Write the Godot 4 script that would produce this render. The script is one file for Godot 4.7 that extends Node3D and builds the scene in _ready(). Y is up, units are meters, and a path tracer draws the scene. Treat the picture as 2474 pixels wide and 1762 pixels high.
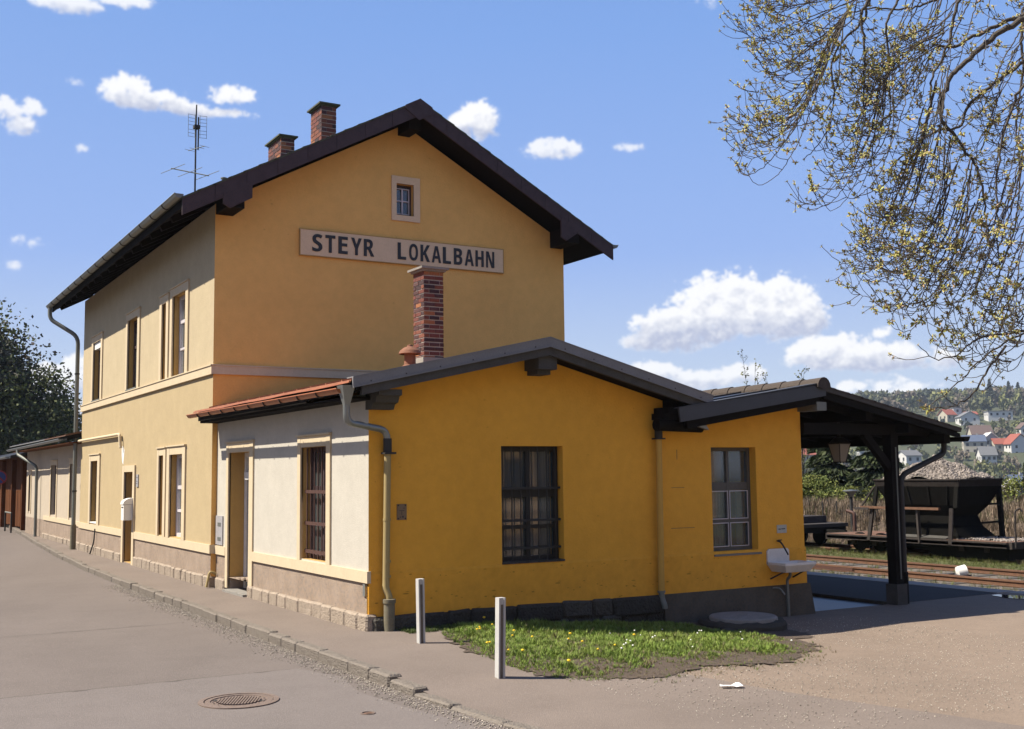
extends Node3D

# ---------------------------------------------------------------- helpers
class Frame:
	# a flat face of a building: u runs along it, v up, n out of it
	var o: Vector3
	var u: Vector3
	var v: Vector3
	var n: Vector3
	func _init(o_: Vector3, u_: Vector3, n_: Vector3) -> void:
		o = o_; u = u_; n = n_; v = n_.cross(u_)
	func p(a: float, b: float, c: float) -> Vector3:
		return o + u * a + v * b + n * c

class MB:
	# collects triangles for one mesh
	var vs := PackedVector3Array()
	var ns := PackedVector3Array()
	var cs := PackedColorArray()
	var col := Color.WHITE
	var use_col := false
	func tri(a: Vector3, b: Vector3, c: Vector3) -> void:
		var nn := (b - a).cross(c - a)
		if nn.length_squared() < 1e-16:
			return
		nn = nn.normalized()
		trin(a, b, c, nn, nn, nn)
	func trin(a: Vector3, b: Vector3, c: Vector3, na: Vector3, nb: Vector3, nc: Vector3) -> void:
		vs.append(a); vs.append(c); vs.append(b)
		ns.append(na); ns.append(nc); ns.append(nb)
		if use_col:
			cs.append(col); cs.append(col); cs.append(col)
	func quad(a: Vector3, b: Vector3, c: Vector3, d: Vector3) -> void:
		tri(a, b, c); tri(a, c, d)
	func quadn(a: Vector3, b: Vector3, c: Vector3, d: Vector3, na: Vector3, nb: Vector3, nc: Vector3, nd: Vector3) -> void:
		trin(a, b, c, na, nb, nc); trin(a, c, d, na, nc, nd)
	func fan(p: PackedVector3Array) -> void:
		for i in range(1, p.size() - 1):
			tri(p[0], p[i], p[i + 1])
	func hexa(p: Array) -> void:
		# 0-3 back face, 4-7 front face, both counted counterclockwise seen from the front
		quad(p[4], p[5], p[6], p[7]); quad(p[1], p[0], p[3], p[2])
		quad(p[0], p[1], p[5], p[4]); quad(p[3], p[7], p[6], p[2])
		quad(p[0], p[4], p[7], p[3]); quad(p[1], p[2], p[6], p[5])
	func fbox(f: Frame, u0: float, u1: float, v0: float, v1: float, n0: float, n1: float) -> void:
		hexa([f.p(u0, v0, n0), f.p(u1, v0, n0), f.p(u1, v1, n0), f.p(u0, v1, n0), f.p(u0, v0, n1), f.p(u1, v0, n1), f.p(u1, v1, n1), f.p(u0, v1, n1)])
	func box(a: Vector3, b: Vector3) -> void:
		hexa([Vector3(a.x, a.y, a.z), Vector3(b.x, a.y, a.z), Vector3(b.x, b.y, a.z), Vector3(a.x, b.y, a.z), Vector3(a.x, a.y, b.z), Vector3(b.x, a.y, b.z), Vector3(b.x, b.y, b.z), Vector3(a.x, b.y, b.z)])
	func obox(c: Vector3, x: Vector3, y: Vector3, z: Vector3) -> void:
		hexa([c - x - y - z, c + x - y - z, c + x + y - z, c - x + y - z, c - x - y + z, c + x - y + z, c + x + y + z, c - x + y + z])
	func bar(a: Vector3, b: Vector3, w: float, h: float) -> void:
		# a straight timber or strap from a to b
		var d := (b - a).normalized()
		var s := d.cross(Vector3.UP)
		if s.length() < 0.05:
			s = Vector3.RIGHT
		s = s.normalized()
		var t := s.cross(d).normalized()
		obox((a + b) * 0.5, s * w * 0.5, t * h * 0.5, -(b - a) * 0.5)
	func tube(pts: PackedVector3Array, r0: float, r1: float, sides := 8, caps := true) -> void:
		var n := pts.size()
		if n < 2:
			return
		var t := (pts[1] - pts[0]).normalized()
		var x := t.cross(Vector3.UP)
		if x.length() < 0.01:
			x = t.cross(Vector3.RIGHT)
		x = x.normalized()
		var last: Array = []
		var lastn: Array = []
		for i in n:
			var d := (pts[mini(i + 1, n - 1)] - pts[maxi(i - 1, 0)]).normalized()
			x = (x - d * x.dot(d)).normalized()
			var y := d.cross(x)
			var r := lerpf(r0, r1, float(i) / (n - 1))
			var ring: Array = []
			var rn: Array = []
			for k in sides:
				var a := TAU * k / sides
				var q := x * cos(a) + y * sin(a)
				ring.append(pts[i] + q * r); rn.append(q)
			if i > 0:
				for k in sides:
					var m := (k + 1) % sides
					quadn(last[k], last[m], ring[m], ring[k], lastn[k], lastn[m], rn[m], rn[k])
			if caps and i == 0:
				for k in range(1, sides - 1):
					tri(ring[0], ring[k + 1], ring[k])
			if caps and i == n - 1:
				for k in range(1, sides - 1):
					tri(ring[0], ring[k], ring[k + 1])
			last = ring; lastn = rn
	func lathe(c: Vector3, prof: Array, sides := 16, ax := Vector3.UP) -> void:
		# profile of Vector2(radius, height), from below upwards on the outside
		var x := ax.cross(Vector3(0.3, 0.1, 0.95)).normalized()
		var y := ax.cross(x)
		for i in prof.size() - 1:
			var p: Vector2 = prof[i]
			var q: Vector2 = prof[i + 1]
			var sl := Vector2(q.y - p.y, p.x - q.x).normalized()
			for k in sides:
				var d0 := x * cos(TAU * k / sides) + y * sin(TAU * k / sides)
				var d1 := x * cos(TAU * (k + 1) / sides) + y * sin(TAU * (k + 1) / sides)
				var n0 := d0 * sl.x + ax * sl.y
				var n1 := d1 * sl.x + ax * sl.y
				quadn(c + d0 * p.x + ax * p.y, c + d1 * p.x + ax * p.y, c + d1 * q.x + ax * q.y, c + d0 * q.x + ax * q.y, n0, n1, n1, n0)
	func extrude(poly: PackedVector2Array, f: Frame, n0: float, n1: float) -> void:
		# outline in (u, v), counterclockwise
		if Geometry2D.is_polygon_clockwise(poly):
			poly.reverse()
		var t := Geometry2D.triangulate_polygon(poly)
		for i in range(0, t.size(), 3):
			var a := poly[t[i]]
			var b := poly[t[i + 1]]
			var c := poly[t[i + 2]]
			if (b - a).cross(c - a) < 0:
				var s := b; b = c; c = s
			tri(f.p(a.x, a.y, n1), f.p(b.x, b.y, n1), f.p(c.x, c.y, n1))
			tri(f.p(a.x, a.y, n0), f.p(c.x, c.y, n0), f.p(b.x, b.y, n0))
		for i in poly.size():
			var a := poly[i]
			var b := poly[(i + 1) % poly.size()]
			quad(f.p(a.x, a.y, n0), f.p(b.x, b.y, n0), f.p(b.x, b.y, n1), f.p(a.x, a.y, n1))
	func stone(c: Vector3, x: Vector3, y: Vector3, z: Vector3, bev: float, jit: float, g: RandomNumberGenerator) -> void:
		# a hewn block: half axes x, y, z, chamfered edges, uneven corners
		var L := [x.length(), y.length(), z.length()]
		var A := [x / L[0], y / L[1], z / L[2]]
		var pt := {}
		for sx in [-1, 1]:
			for sy in [-1, 1]:
				for sz in [-1, 1]:
					var s := [sx, sy, sz]
					var j := Vector3(g.randf_range(-jit, jit), g.randf_range(-jit, jit), g.randf_range(-jit, jit))
					for ax in 3:
						var q := c + j
						for k in 3:
							q += A[k] * (L[k] - (0.0 if k == ax else bev)) * s[k]
						pt[[sx, sy, sz, ax]] = q
		var face := func(ps: Array, out: Vector3) -> void:
			var nn: Vector3 = (ps[1] - ps[0]).cross(ps[2] - ps[0])
			if nn.dot(out) < 0:
				ps.reverse()
			fan(PackedVector3Array(ps))
		for s in [-1, 1]:
			face.call([pt[[s, -1, -1, 0]], pt[[s, 1, -1, 0]], pt[[s, 1, 1, 0]], pt[[s, -1, 1, 0]]], A[0] * s)
			face.call([pt[[-1, s, -1, 1]], pt[[1, s, -1, 1]], pt[[1, s, 1, 1]], pt[[-1, s, 1, 1]]], A[1] * s)
			face.call([pt[[-1, -1, s, 2]], pt[[1, -1, s, 2]], pt[[1, 1, s, 2]], pt[[-1, 1, s, 2]]], A[2] * s)
			for t in [-1, 1]:
				face.call([pt[[s, t, -1, 0]], pt[[s, t, 1, 0]], pt[[s, t, 1, 1]], pt[[s, t, -1, 1]]], A[0] * s + A[1] * t)
				face.call([pt[[s, -1, t, 0]], pt[[s, 1, t, 0]], pt[[s, 1, t, 2]], pt[[s, -1, t, 2]]], A[0] * s + A[2] * t)
				face.call([pt[[-1, s, t, 1]], pt[[1, s, t, 1]], pt[[1, s, t, 2]], pt[[-1, s, t, 2]]], A[1] * s + A[2] * t)
				for r in [-1, 1]:
					face.call([pt[[s, t, r, 0]], pt[[s, t, r, 1]], pt[[s, t, r, 2]]], A[0] * s + A[1] * t + A[2] * r)
	func wall(f: Frame, u0: float, u1: float, v0: float, v1: float, holes: Array, caps := [], with_reveals := true) -> void:
		# holes [u0, u1, v0, v1, depth]; caps [a, b] keep v <= a + b * u
		var us := [u0, u1]
		var vv := [v0, v1]
		for h in holes:
			us.append_array([h[0], h[1]]); vv.append_array([h[2], h[3]])
		us.sort(); vv.sort()
		for i in us.size() - 1:
			for j in vv.size() - 1:
				if us[i + 1] - us[i] < 1e-5 or vv[j + 1] - vv[j] < 1e-5 or us[i] < u0 - 1e-5 or us[i + 1] > u1 + 1e-5 or vv[j] < v0 - 1e-5 or vv[j + 1] > v1 + 1e-5:
					continue
				var cu: float = (us[i] + us[i + 1]) * 0.5
				var cv: float = (vv[j] + vv[j + 1]) * 0.5
				var inside := false
				for h in holes:
					if cu > h[0] and cu < h[1] and cv > h[2] and cv < h[3]:
						inside = true
				if inside:
					continue
				var poly := PackedVector2Array([Vector2(us[i], vv[j]), Vector2(us[i + 1], vv[j]), Vector2(us[i + 1], vv[j + 1]), Vector2(us[i], vv[j + 1])])
				for c in caps:
					var out := PackedVector2Array()
					for k in poly.size():
						var a := poly[k]
						var b := poly[(k + 1) % poly.size()]
						var da: float = c[0] + c[1] * a.x - a.y
						var db: float = c[0] + c[1] * b.x - b.y
						if da >= 0:
							out.append(a)
						if da * db < 0:
							out.append(a.lerp(b, da / (da - db)))
					poly = out
				var p3 := PackedVector3Array()
				for q in poly:
					p3.append(f.p(q.x, q.y, 0))
				fan(p3)
		if with_reveals:
			reveals(f, holes)
	func reveals(f: Frame, holes: Array) -> void:
		for h in holes:
			var a: float = h[0]
			var b: float = h[1]
			var c: float = h[2]
			var d: float = h[3]
			var e: float = -h[4]
			quad(f.p(a, c, 0), f.p(a, c, e), f.p(a, d, e), f.p(a, d, 0))
			quad(f.p(b, c, e), f.p(b, c, 0), f.p(b, d, 0), f.p(b, d, e))
			quad(f.p(a, c, 0), f.p(b, c, 0), f.p(b, c, e), f.p(a, c, e))
			quad(f.p(a, d, e), f.p(b, d, e), f.p(b, d, 0), f.p(a, d, 0))
	func mesh(shift := Vector3.ZERO) -> ArrayMesh:
		var arr := []
		arr.resize(Mesh.ARRAY_MAX)
		var v2 := vs
		if shift != Vector3.ZERO:
			v2 = PackedVector3Array()
			v2.resize(vs.size())
			for i in vs.size():
				v2[i] = vs[i] - shift
		arr[Mesh.ARRAY_VERTEX] = v2
		arr[Mesh.ARRAY_NORMAL] = ns
		if use_col:
			arr[Mesh.ARRAY_COLOR] = cs
		var m := ArrayMesh.new()
		m.add_surface_from_arrays(Mesh.PRIMITIVE_TRIANGLES, arr)
		return m
	func middle() -> Vector3:
		if vs.is_empty():
			return Vector3.ZERO
		var lo := vs[0]
		var hi := vs[0]
		for p in vs:
			lo = lo.min(p); hi = hi.max(p)
		return Vector3((lo.x + hi.x) * 0.5, lo.y, (lo.z + hi.z) * 0.5)

var rng := RandomNumberGenerator.new()
var M := {}
var taken := {}

func numbered(n: String) -> String:
	var k: int = taken.get(n, 0)
	taken[n] = k + 1
	return n if k == 0 else "%s_%03d" % [n, k]

func where(o: Node) -> Vector3:
	var p := Vector3.ZERO
	while o != self and o != null:
		p += o.position
		o = o.get_parent()
	return p

func part(b: MB, called: String, m: Material, parent: Node = self) -> MeshInstance3D:
	# one named mesh, shape given in world coordinates
	var mi := MeshInstance3D.new()
	var c := b.middle()
	mi.mesh = b.mesh(c)
	mi.material_override = m
	mi.name = numbered(called) if parent == self else called
	mi.position = c - where(parent)
	parent.add_child(mi, true)
	return mi

func tag(o: Node, label: String, category: String, group := "", kind := "") -> Node:
	if label:
		o.set_meta("label", label)
	if category:
		o.set_meta("category", category)
	if group:
		o.set_meta("group", group)
	if kind:
		o.set_meta("kind", kind)
	return o

func thing(called: String, at: Vector3, label: String, category: String, group := "") -> Node3D:
	var o := Node3D.new()
	o.name = numbered(called)
	o.position = at
	add_child(o)
	tag(o, label, category, group)
	return o

func structure(b: MB, called: String, m: Material, label: String) -> MeshInstance3D:
	var o := part(b, called, m)
	o.set_meta("kind", "structure")
	o.set_meta("label", label)
	return o

func many(called: String, mesh: Mesh, m: Material, xf: Array, cols: Array, parent: Node = self) -> MultiMeshInstance3D:
	var mm := MultiMesh.new()
	mm.transform_format = MultiMesh.TRANSFORM_3D
	mm.use_colors = not cols.is_empty()
	mm.mesh = mesh
	mm.instance_count = xf.size()
	var w := where(parent)
	for i in xf.size():
		var t: Transform3D = xf[i]
		t.origin -= w
		mm.set_instance_transform(i, t)
		if not cols.is_empty():
			mm.set_instance_color(i, cols[i])
	var mi := MultiMeshInstance3D.new()
	mi.multimesh = mm
	mi.material_override = m
	mi.name = numbered(called) if parent == self else called
	mi.set_meta("kind", "stuff")
	parent.add_child(mi, true)
	return mi

func lin(r: float, g: float, b: float) -> Color:
	return Color(r, g, b).linear_to_srgb()

func ss(a: float, b: float, x: float) -> float:
	var t := clampf((x - a) / (b - a), 0, 1)
	return t * t * (3 - 2 * t)

# a grey (or tinted) texture of linear factors: two noises, grain and dots; tiles
func factor_tex(side: int, sd: int, f1: float, a1: float, f2: float, a2: float, grain: float, dots := 0, dot_r := 2.0, dot_v := 0.4, stretch := 1.0, tint := Color(0, 0, 0), f3 := 0.0, a3 := 0.0) -> ImageTexture:
	var fn := FastNoiseLite.new()
	fn.noise_type = FastNoiseLite.TYPE_SIMPLEX_SMOOTH
	fn.fractal_octaves = 4
	fn.seed = sd
	fn.frequency = f1 / side
	var d1 := fn.get_seamless_image(side, side).get_data()
	fn.seed = sd + 7
	fn.frequency = f2 / side
	var d2 := fn.get_seamless_image(side, side).get_data()
	var d3 := PackedByteArray()
	if a3 != 0.0:
		fn.seed = sd + 13
		fn.frequency = f3 / side
		fn.fractal_octaves = 3
		d3 = fn.get_seamless_image(side, side).get_data()
	var g := RandomNumberGenerator.new()
	g.seed = sd
	var val := PackedFloat32Array()
	val.resize(side * side)
	for i in side * side:
		var v := 0.90 + a1 * (d1[i] / 127.5 - 1.0) + a2 * (d2[i] / 127.5 - 1.0)
		if a3 != 0.0:
			v += a3 * clampf((d3[i] / 127.5 - 1.0) * 3.0, -1, 1)
		if grain > 0.0:
			v += grain * (g.randf() + g.randf() - 1.0)
		val[i] = v
	for k in dots:
		var cx := g.randi() % side
		var cy := g.randi() % side
		var r := dot_r * g.randf_range(0.5, 1.4)
		var w := r * g.randf_range(1.0, stretch)
		var dv := dot_v * g.randf_range(0.5, 1.0)
		for y in range(-int(r) - 1, int(r) + 2):
			for x in range(-int(w) - 1, int(w) + 2):
				var e := 1.0 - sqrt((x * x) / (w * w) + (y * y) / (r * r))
				if e > 0:
					var at := posmod(cy + y, side) * side + posmod(cx + x, side)
					val[at] += dv * minf(1.0, e * 2.0)
	var out := PackedByteArray()
	out.resize(side * side * 3)
	for i in side * side:
		var v := val[i]
		var t := (d2[i] / 127.5 - 1.0)
		out[i * 3] = int(255.0 * pow(clampf(v * (1.0 + tint.r * t), 0.01, 1.0), 0.4545))
		out[i * 3 + 1] = int(255.0 * pow(clampf(v * (1.0 + tint.g * t), 0.01, 1.0), 0.4545))
		out[i * 3 + 2] = int(255.0 * pow(clampf(v * (1.0 + tint.b * t), 0.01, 1.0), 0.4545))
	return ImageTexture.create_from_image(Image.create_from_data(side, side, false, Image.FORMAT_RGB8, out))

func bump_tex(side: int, sd: int, f: float, strength: float, octaves := 4) -> NoiseTexture2D:
	var fn := FastNoiseLite.new()
	fn.noise_type = FastNoiseLite.TYPE_SIMPLEX_SMOOTH
	fn.seed = sd
	fn.frequency = f / side
	fn.fractal_octaves = octaves
	var t := NoiseTexture2D.new()
	t.width = side
	t.height = side
	t.seamless = true
	t.as_normal_map = true
	t.bump_strength = strength
	t.noise = fn
	return t

func mat(called: String, c: Color, rough: float, tex: Texture2D = null, metres := 1.0, bump: Texture2D = null, depth := 1.0, metal := 0.0, local := false) -> StandardMaterial3D:
	var m := StandardMaterial3D.new()
	m.resource_name = called
	m.albedo_color = c
	m.roughness = rough
	m.metallic = metal
	if tex:
		m.albedo_texture = tex
	if bump:
		m.normal_enabled = true
		m.normal_texture = bump
		m.normal_scale = depth
	if tex or bump:
		m.uv1_triplanar = true
		m.uv1_world_triplanar = not local
		m.uv1_scale = Vector3.ONE / metres
	m.texture_filter = BaseMaterial3D.TEXTURE_FILTER_LINEAR_WITH_MIPMAPS
	M[called] = m
	return m

# ---------------------------------------------------------------- sky
func cloud_density(lobes: Array, a: float, e: float, fn: FastNoiseLite) -> float:
	var d := -1.0
	var sum := 0.0
	for l in lobes:
		var x: float = (a - l[0]) / l[2]
		var y: float = (e - l[1]) / l[3]
		if y < 0.0:
			y *= 1.2
		var q: float = l[4] * (1.25 - x * x - y * y)
		if q > d:
			d = q
		if q > 0.0:
			sum += q * 0.22
	if d < -0.55:
		return -1.0
	var n := fn.get_noise_2d(a * 90.0, e * 125.0) + 0.6 * fn.get_noise_2d(a * 300.0 + 500.0, e * 380.0)
	return minf(d, 0.7) + minf(sum, 0.4) + n * 0.80

func paint_cloud(im: Image, lobes: Array, fn: FastNoiseLite) -> void:
	var W := im.get_width()
	var H := im.get_height()
	var a0 := 999.0
	var a1 := -999.0
	var e0 := 999.0
	var e1 := -999.0
	var thick := 0.0
	for l in lobes:
		a0 = minf(a0, l[0] - l[2] * 1.5); a1 = maxf(a1, l[0] + l[2] * 1.5)
		e0 = minf(e0, l[1] - l[3] * 1.5); e1 = maxf(e1, l[1] + l[3] * 1.5)
		thick = maxf(thick, l[3])
	var body := ss(0.25, 0.9, thick)
	var span := maxf(e1 - e0, 0.1)
	for y in range(int((90.0 - e1) / 180.0 * H), int((90.0 - e0) / 180.0 * H) + 1):
		var e := 90.0 - (y + 0.5) / H * 180.0
		for x in range(int(a0 / 360.0 * W), int(a1 / 360.0 * W) + 1):
			var a := (x + 0.5) / W * 360.0
			var d := cloud_density(lobes, a, e, fn)
			if d <= 0.0:
				continue
			var low := clampf((e1 - e) / span, 0, 1)
			# crisp lit tops, wispy below
			var k := ss(0.0, lerpf(0.45, 1.0, low) * lerpf(1.3, 0.85, body), d) * lerpf(0.78, 1.0, body)
			# light comes from upper left; the thick lower right goes grey
			var d2 := cloud_density(lobes, a - 0.30, e + 0.42, fn)
			var s := clampf(0.86 + 0.55 * (d - maxf(d2, -0.3)) - 0.85 * body * ss(0.42, 0.80, low) * ss(0.2, 0.8, d), 0.0, 1.0)
			var c := Color(0.42, 0.46, 0.60).lerp(Color(0.86, 0.86, 0.87), s)
			var xx := posmod(x, W)
			im.set_pixel(xx, y, im.get_pixel(xx, y).lerp(c, k * 0.97))

func make_sky() -> PanoramaSkyMaterial:
	var w := 512
	var h := 256
	var px := PackedFloat32Array()
	px.resize(w * h * 3)
	var sun := Vector3(-1, 1.4, -0.5).normalized()
	var stops := [[-90.0, Color(0.16, 0.15, 0.13)], [-2.0, Color(0.30, 0.31, 0.32)], [0.0, Color(0.52, 0.60, 0.71)], [4.5, Color(0.455, 0.55, 0.71)], [11.0, Color(0.272, 0.405, 0.735)], [22.0, Color(0.190, 0.338, 0.69)], [45.0, Color(0.095, 0.195, 0.47)], [90.0, Color(0.05, 0.115, 0.33)]]
	for y in h:
		var e := 90.0 - (y + 0.5) / h * 180.0
		var c: Color = stops[0][1]
		for i in stops.size() - 1:
			if e >= stops[i][0] and e <= stops[i + 1][0]:
				c = stops[i][1].lerp(stops[i + 1][1], (e - stops[i][0]) / (stops[i + 1][0] - stops[i][0]))
		var er := deg_to_rad(e)
		for x in w:
			var a := deg_to_rad((x + 0.5) / w * 360.0)
			var d := Vector3(sin(a) * cos(er), sin(er), -cos(a) * cos(er))
			var g := maxf(0.0, d.dot(sun))
			var k := 0.20 * g * g * g + 0.4 * pow(g, 14.0)
			var q := c
			if e > -1.0:
				q = c.lerp(Color(0.70, 0.74, 0.80), clampf(k, 0, 0.9))
			var at := (y * w + x) * 3
			px[at] = q.r; px[at + 1] = q.g; px[at + 2] = q.b
	var im := Image.create_from_data(w, h, false, Image.FORMAT_RGBF, px.to_byte_array())
	im.resize(4096, 2048, Image.INTERPOLATE_BILINEAR)
	var fn := FastNoiseLite.new()
	fn.noise_type = FastNoiseLite.TYPE_SIMPLEX_SMOOTH
	fn.seed = 5
	fn.frequency = 0.011
	fn.fractal_octaves = 5
	fn.fractal_gain = 0.55
	# fair-weather clouds: lobes of [azimuth, height, half width, half height, weight] in degrees
	var clouds := [
		[[41.46,8.01,2.66,1.74,1.00],[44.09,7.79,2.06,1.59,1.00],[39.20,7.08,2.58,1.24,1.00],[45.16,7.41,1.18,1.14,1.00],[37.73,6.51,1.58,0.54,0.80],[41.94,8.99,1.06,0.71,1.00],[44.09,8.90,0.70,0.62,1.00],[37.19,7.74,0.63,0.25,0.35]],
		[[46.38,5.60,2.22,0.92,1.00],[48.77,5.35,1.86,0.78,1.00],[45.32,5.86,1.07,0.55,1.00],[51.21,5.17,1.40,0.51,0.45],[48.72,6.54,0.52,0.30,0.35]],
		[[37.58,4.93,1.46,0.63,1.00],[40.03,4.51,1.89,0.54,1.00],[42.14,4.75,1.10,0.58,0.90]],
		[[47.26,3.99,0.67,0.33,0.90],[49.32,3.70,1.74,0.65,0.55]],
		[[28.81,17.63,1.17,1.04,1.00],[27.92,17.63,0.65,0.39,0.90]],
		[[32.87,16.25,1.54,0.57,1.00]],
		[[36.63,16.24,0.78,0.24,0.50]],
		[[11.40,18.25,1.26,0.82,1.00],[13.00,17.96,1.32,0.56,0.90],[14.50,17.68,1.30,0.36,0.70],[16.35,18.52,1.21,0.46,0.60],[15.81,17.66,1.64,0.23,0.55]],
		[[5.98,16.92,0.66,0.60,0.80],[7.09,17.11,0.55,0.44,0.80],[6.59,16.24,0.70,0.50,0.90]],
		[[8.52,21.93,1.63,0.54,0.90],[11.10,22.36,1.26,0.39,0.70]],
		[[9.30,15.47,0.28,0.23,0.60]],
		[[6.58,9.88,0.35,0.25,0.45]],
		[[8.38,4.44,1.28,1.01,1.00],[9.46,5.00,0.90,0.89,1.00],[7.69,4.70,0.82,0.55,1.00],[9.01,2.97,1.38,0.85,1.00]],
		[[8.98,18.48,0.41,0.16,0.35]],
		[[41.02,22.82,0.55,0.31,0.30]],
		[[7.03,10.99,0.78,0.25,0.20]]
	]
	for c in clouds:
		paint_cloud(im, c, fn)
	# and the same kind of cloud all round the rest of the sky
	var g := RandomNumberGenerator.new()
	g.seed = 11
	for i in 34:
		var az := g.randf_range(64.0, 350.0)
		if az > 180.0:
			az -= 360.0
		var el := g.randf_range(3.0, 34.0)
		var big := g.randf_range(0.6, 2.6) * (0.7 + el / 30.0)
		var lobes := []
		for k in g.randi_range(3, 7):
			lobes.append([clampf(az + g.randf_range(-2.0, 2.0) * big, -176.0, 176.0), el + g.randf_range(-0.35, 0.5) * big, g.randf_range(0.7, 1.5) * big, g.randf_range(0.35, 0.75) * big, g.randf_range(0.6, 1.0)])
		paint_cloud(im, lobes, fn)
	var m := PanoramaSkyMaterial.new()
	m.panorama = ImageTexture.create_from_image(im)
	return m

# ---------------------------------------------------------------- the place
func _ready() -> void:
	rng.seed = 20
	var cam := Camera3D.new()
	cam.name = "camera"
	# eye height 1.85 m above the pavement, looking along the station front, a slight tilt to the left
	cam.transform = Transform3D(Basis(Vector3(0.861863, -0.011596, 0.507008), Vector3(-0.038721, 0.995316, 0.088585), Vector3(-0.505660, -0.095980, 0.857377)), Vector3(-5.4563, 1.85, 12.6939))
	cam.keep_aspect = Camera3D.KEEP_HEIGHT
	cam.fov = 35.779
	cam.near = 0.1
	cam.far = 4000.0
	add_child(cam)
	cam.current = true
	var env := Environment.new()
	var sky := Sky.new()
	sky.sky_material = make_sky()
	env.background_mode = Environment.BG_SKY
	env.sky = sky
	env.background_energy_multiplier = 0.615
	env.tonemap_mode = Environment.TONE_MAPPER_LINEAR
	env.tonemap_exposure = 1.95
	env.sdfgi_enabled = true
	env.ssao_enabled = true
	env.ssil_enabled = true
	env.fog_enabled = true
	env.fog_density = 0.00017
	env.fog_light_color = Color(0.80, 0.86, 0.95)
	var we := WorldEnvironment.new()
	we.name = "world_environment"
	we.environment = env
	add_child(we)
	var sun := DirectionalLight3D.new()
	sun.name = "sun"
	sun.light_energy = 1.6
	sun.light_color = Color(1.0, 0.965, 0.89)
	sun.light_angular_distance = 0.5
	sun.shadow_enabled = true
	sun.directional_shadow_max_distance = 120.0
	add_child(sun)
	sun.look_at_from_position(Vector3.ZERO, Vector3(1.0, -1.40, 0.5), Vector3.UP)

	make_materials()
	make_ground()
	make_main_building()
	make_annex()
	make_canopy()
	make_wing()
	make_shed()
	make_street_things()
	make_track()
	make_wagons()
	make_bank()
	make_hillside()
	make_left_trees()
	make_chestnut()
	make_grass()
	make_added_surroundings()

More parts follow.
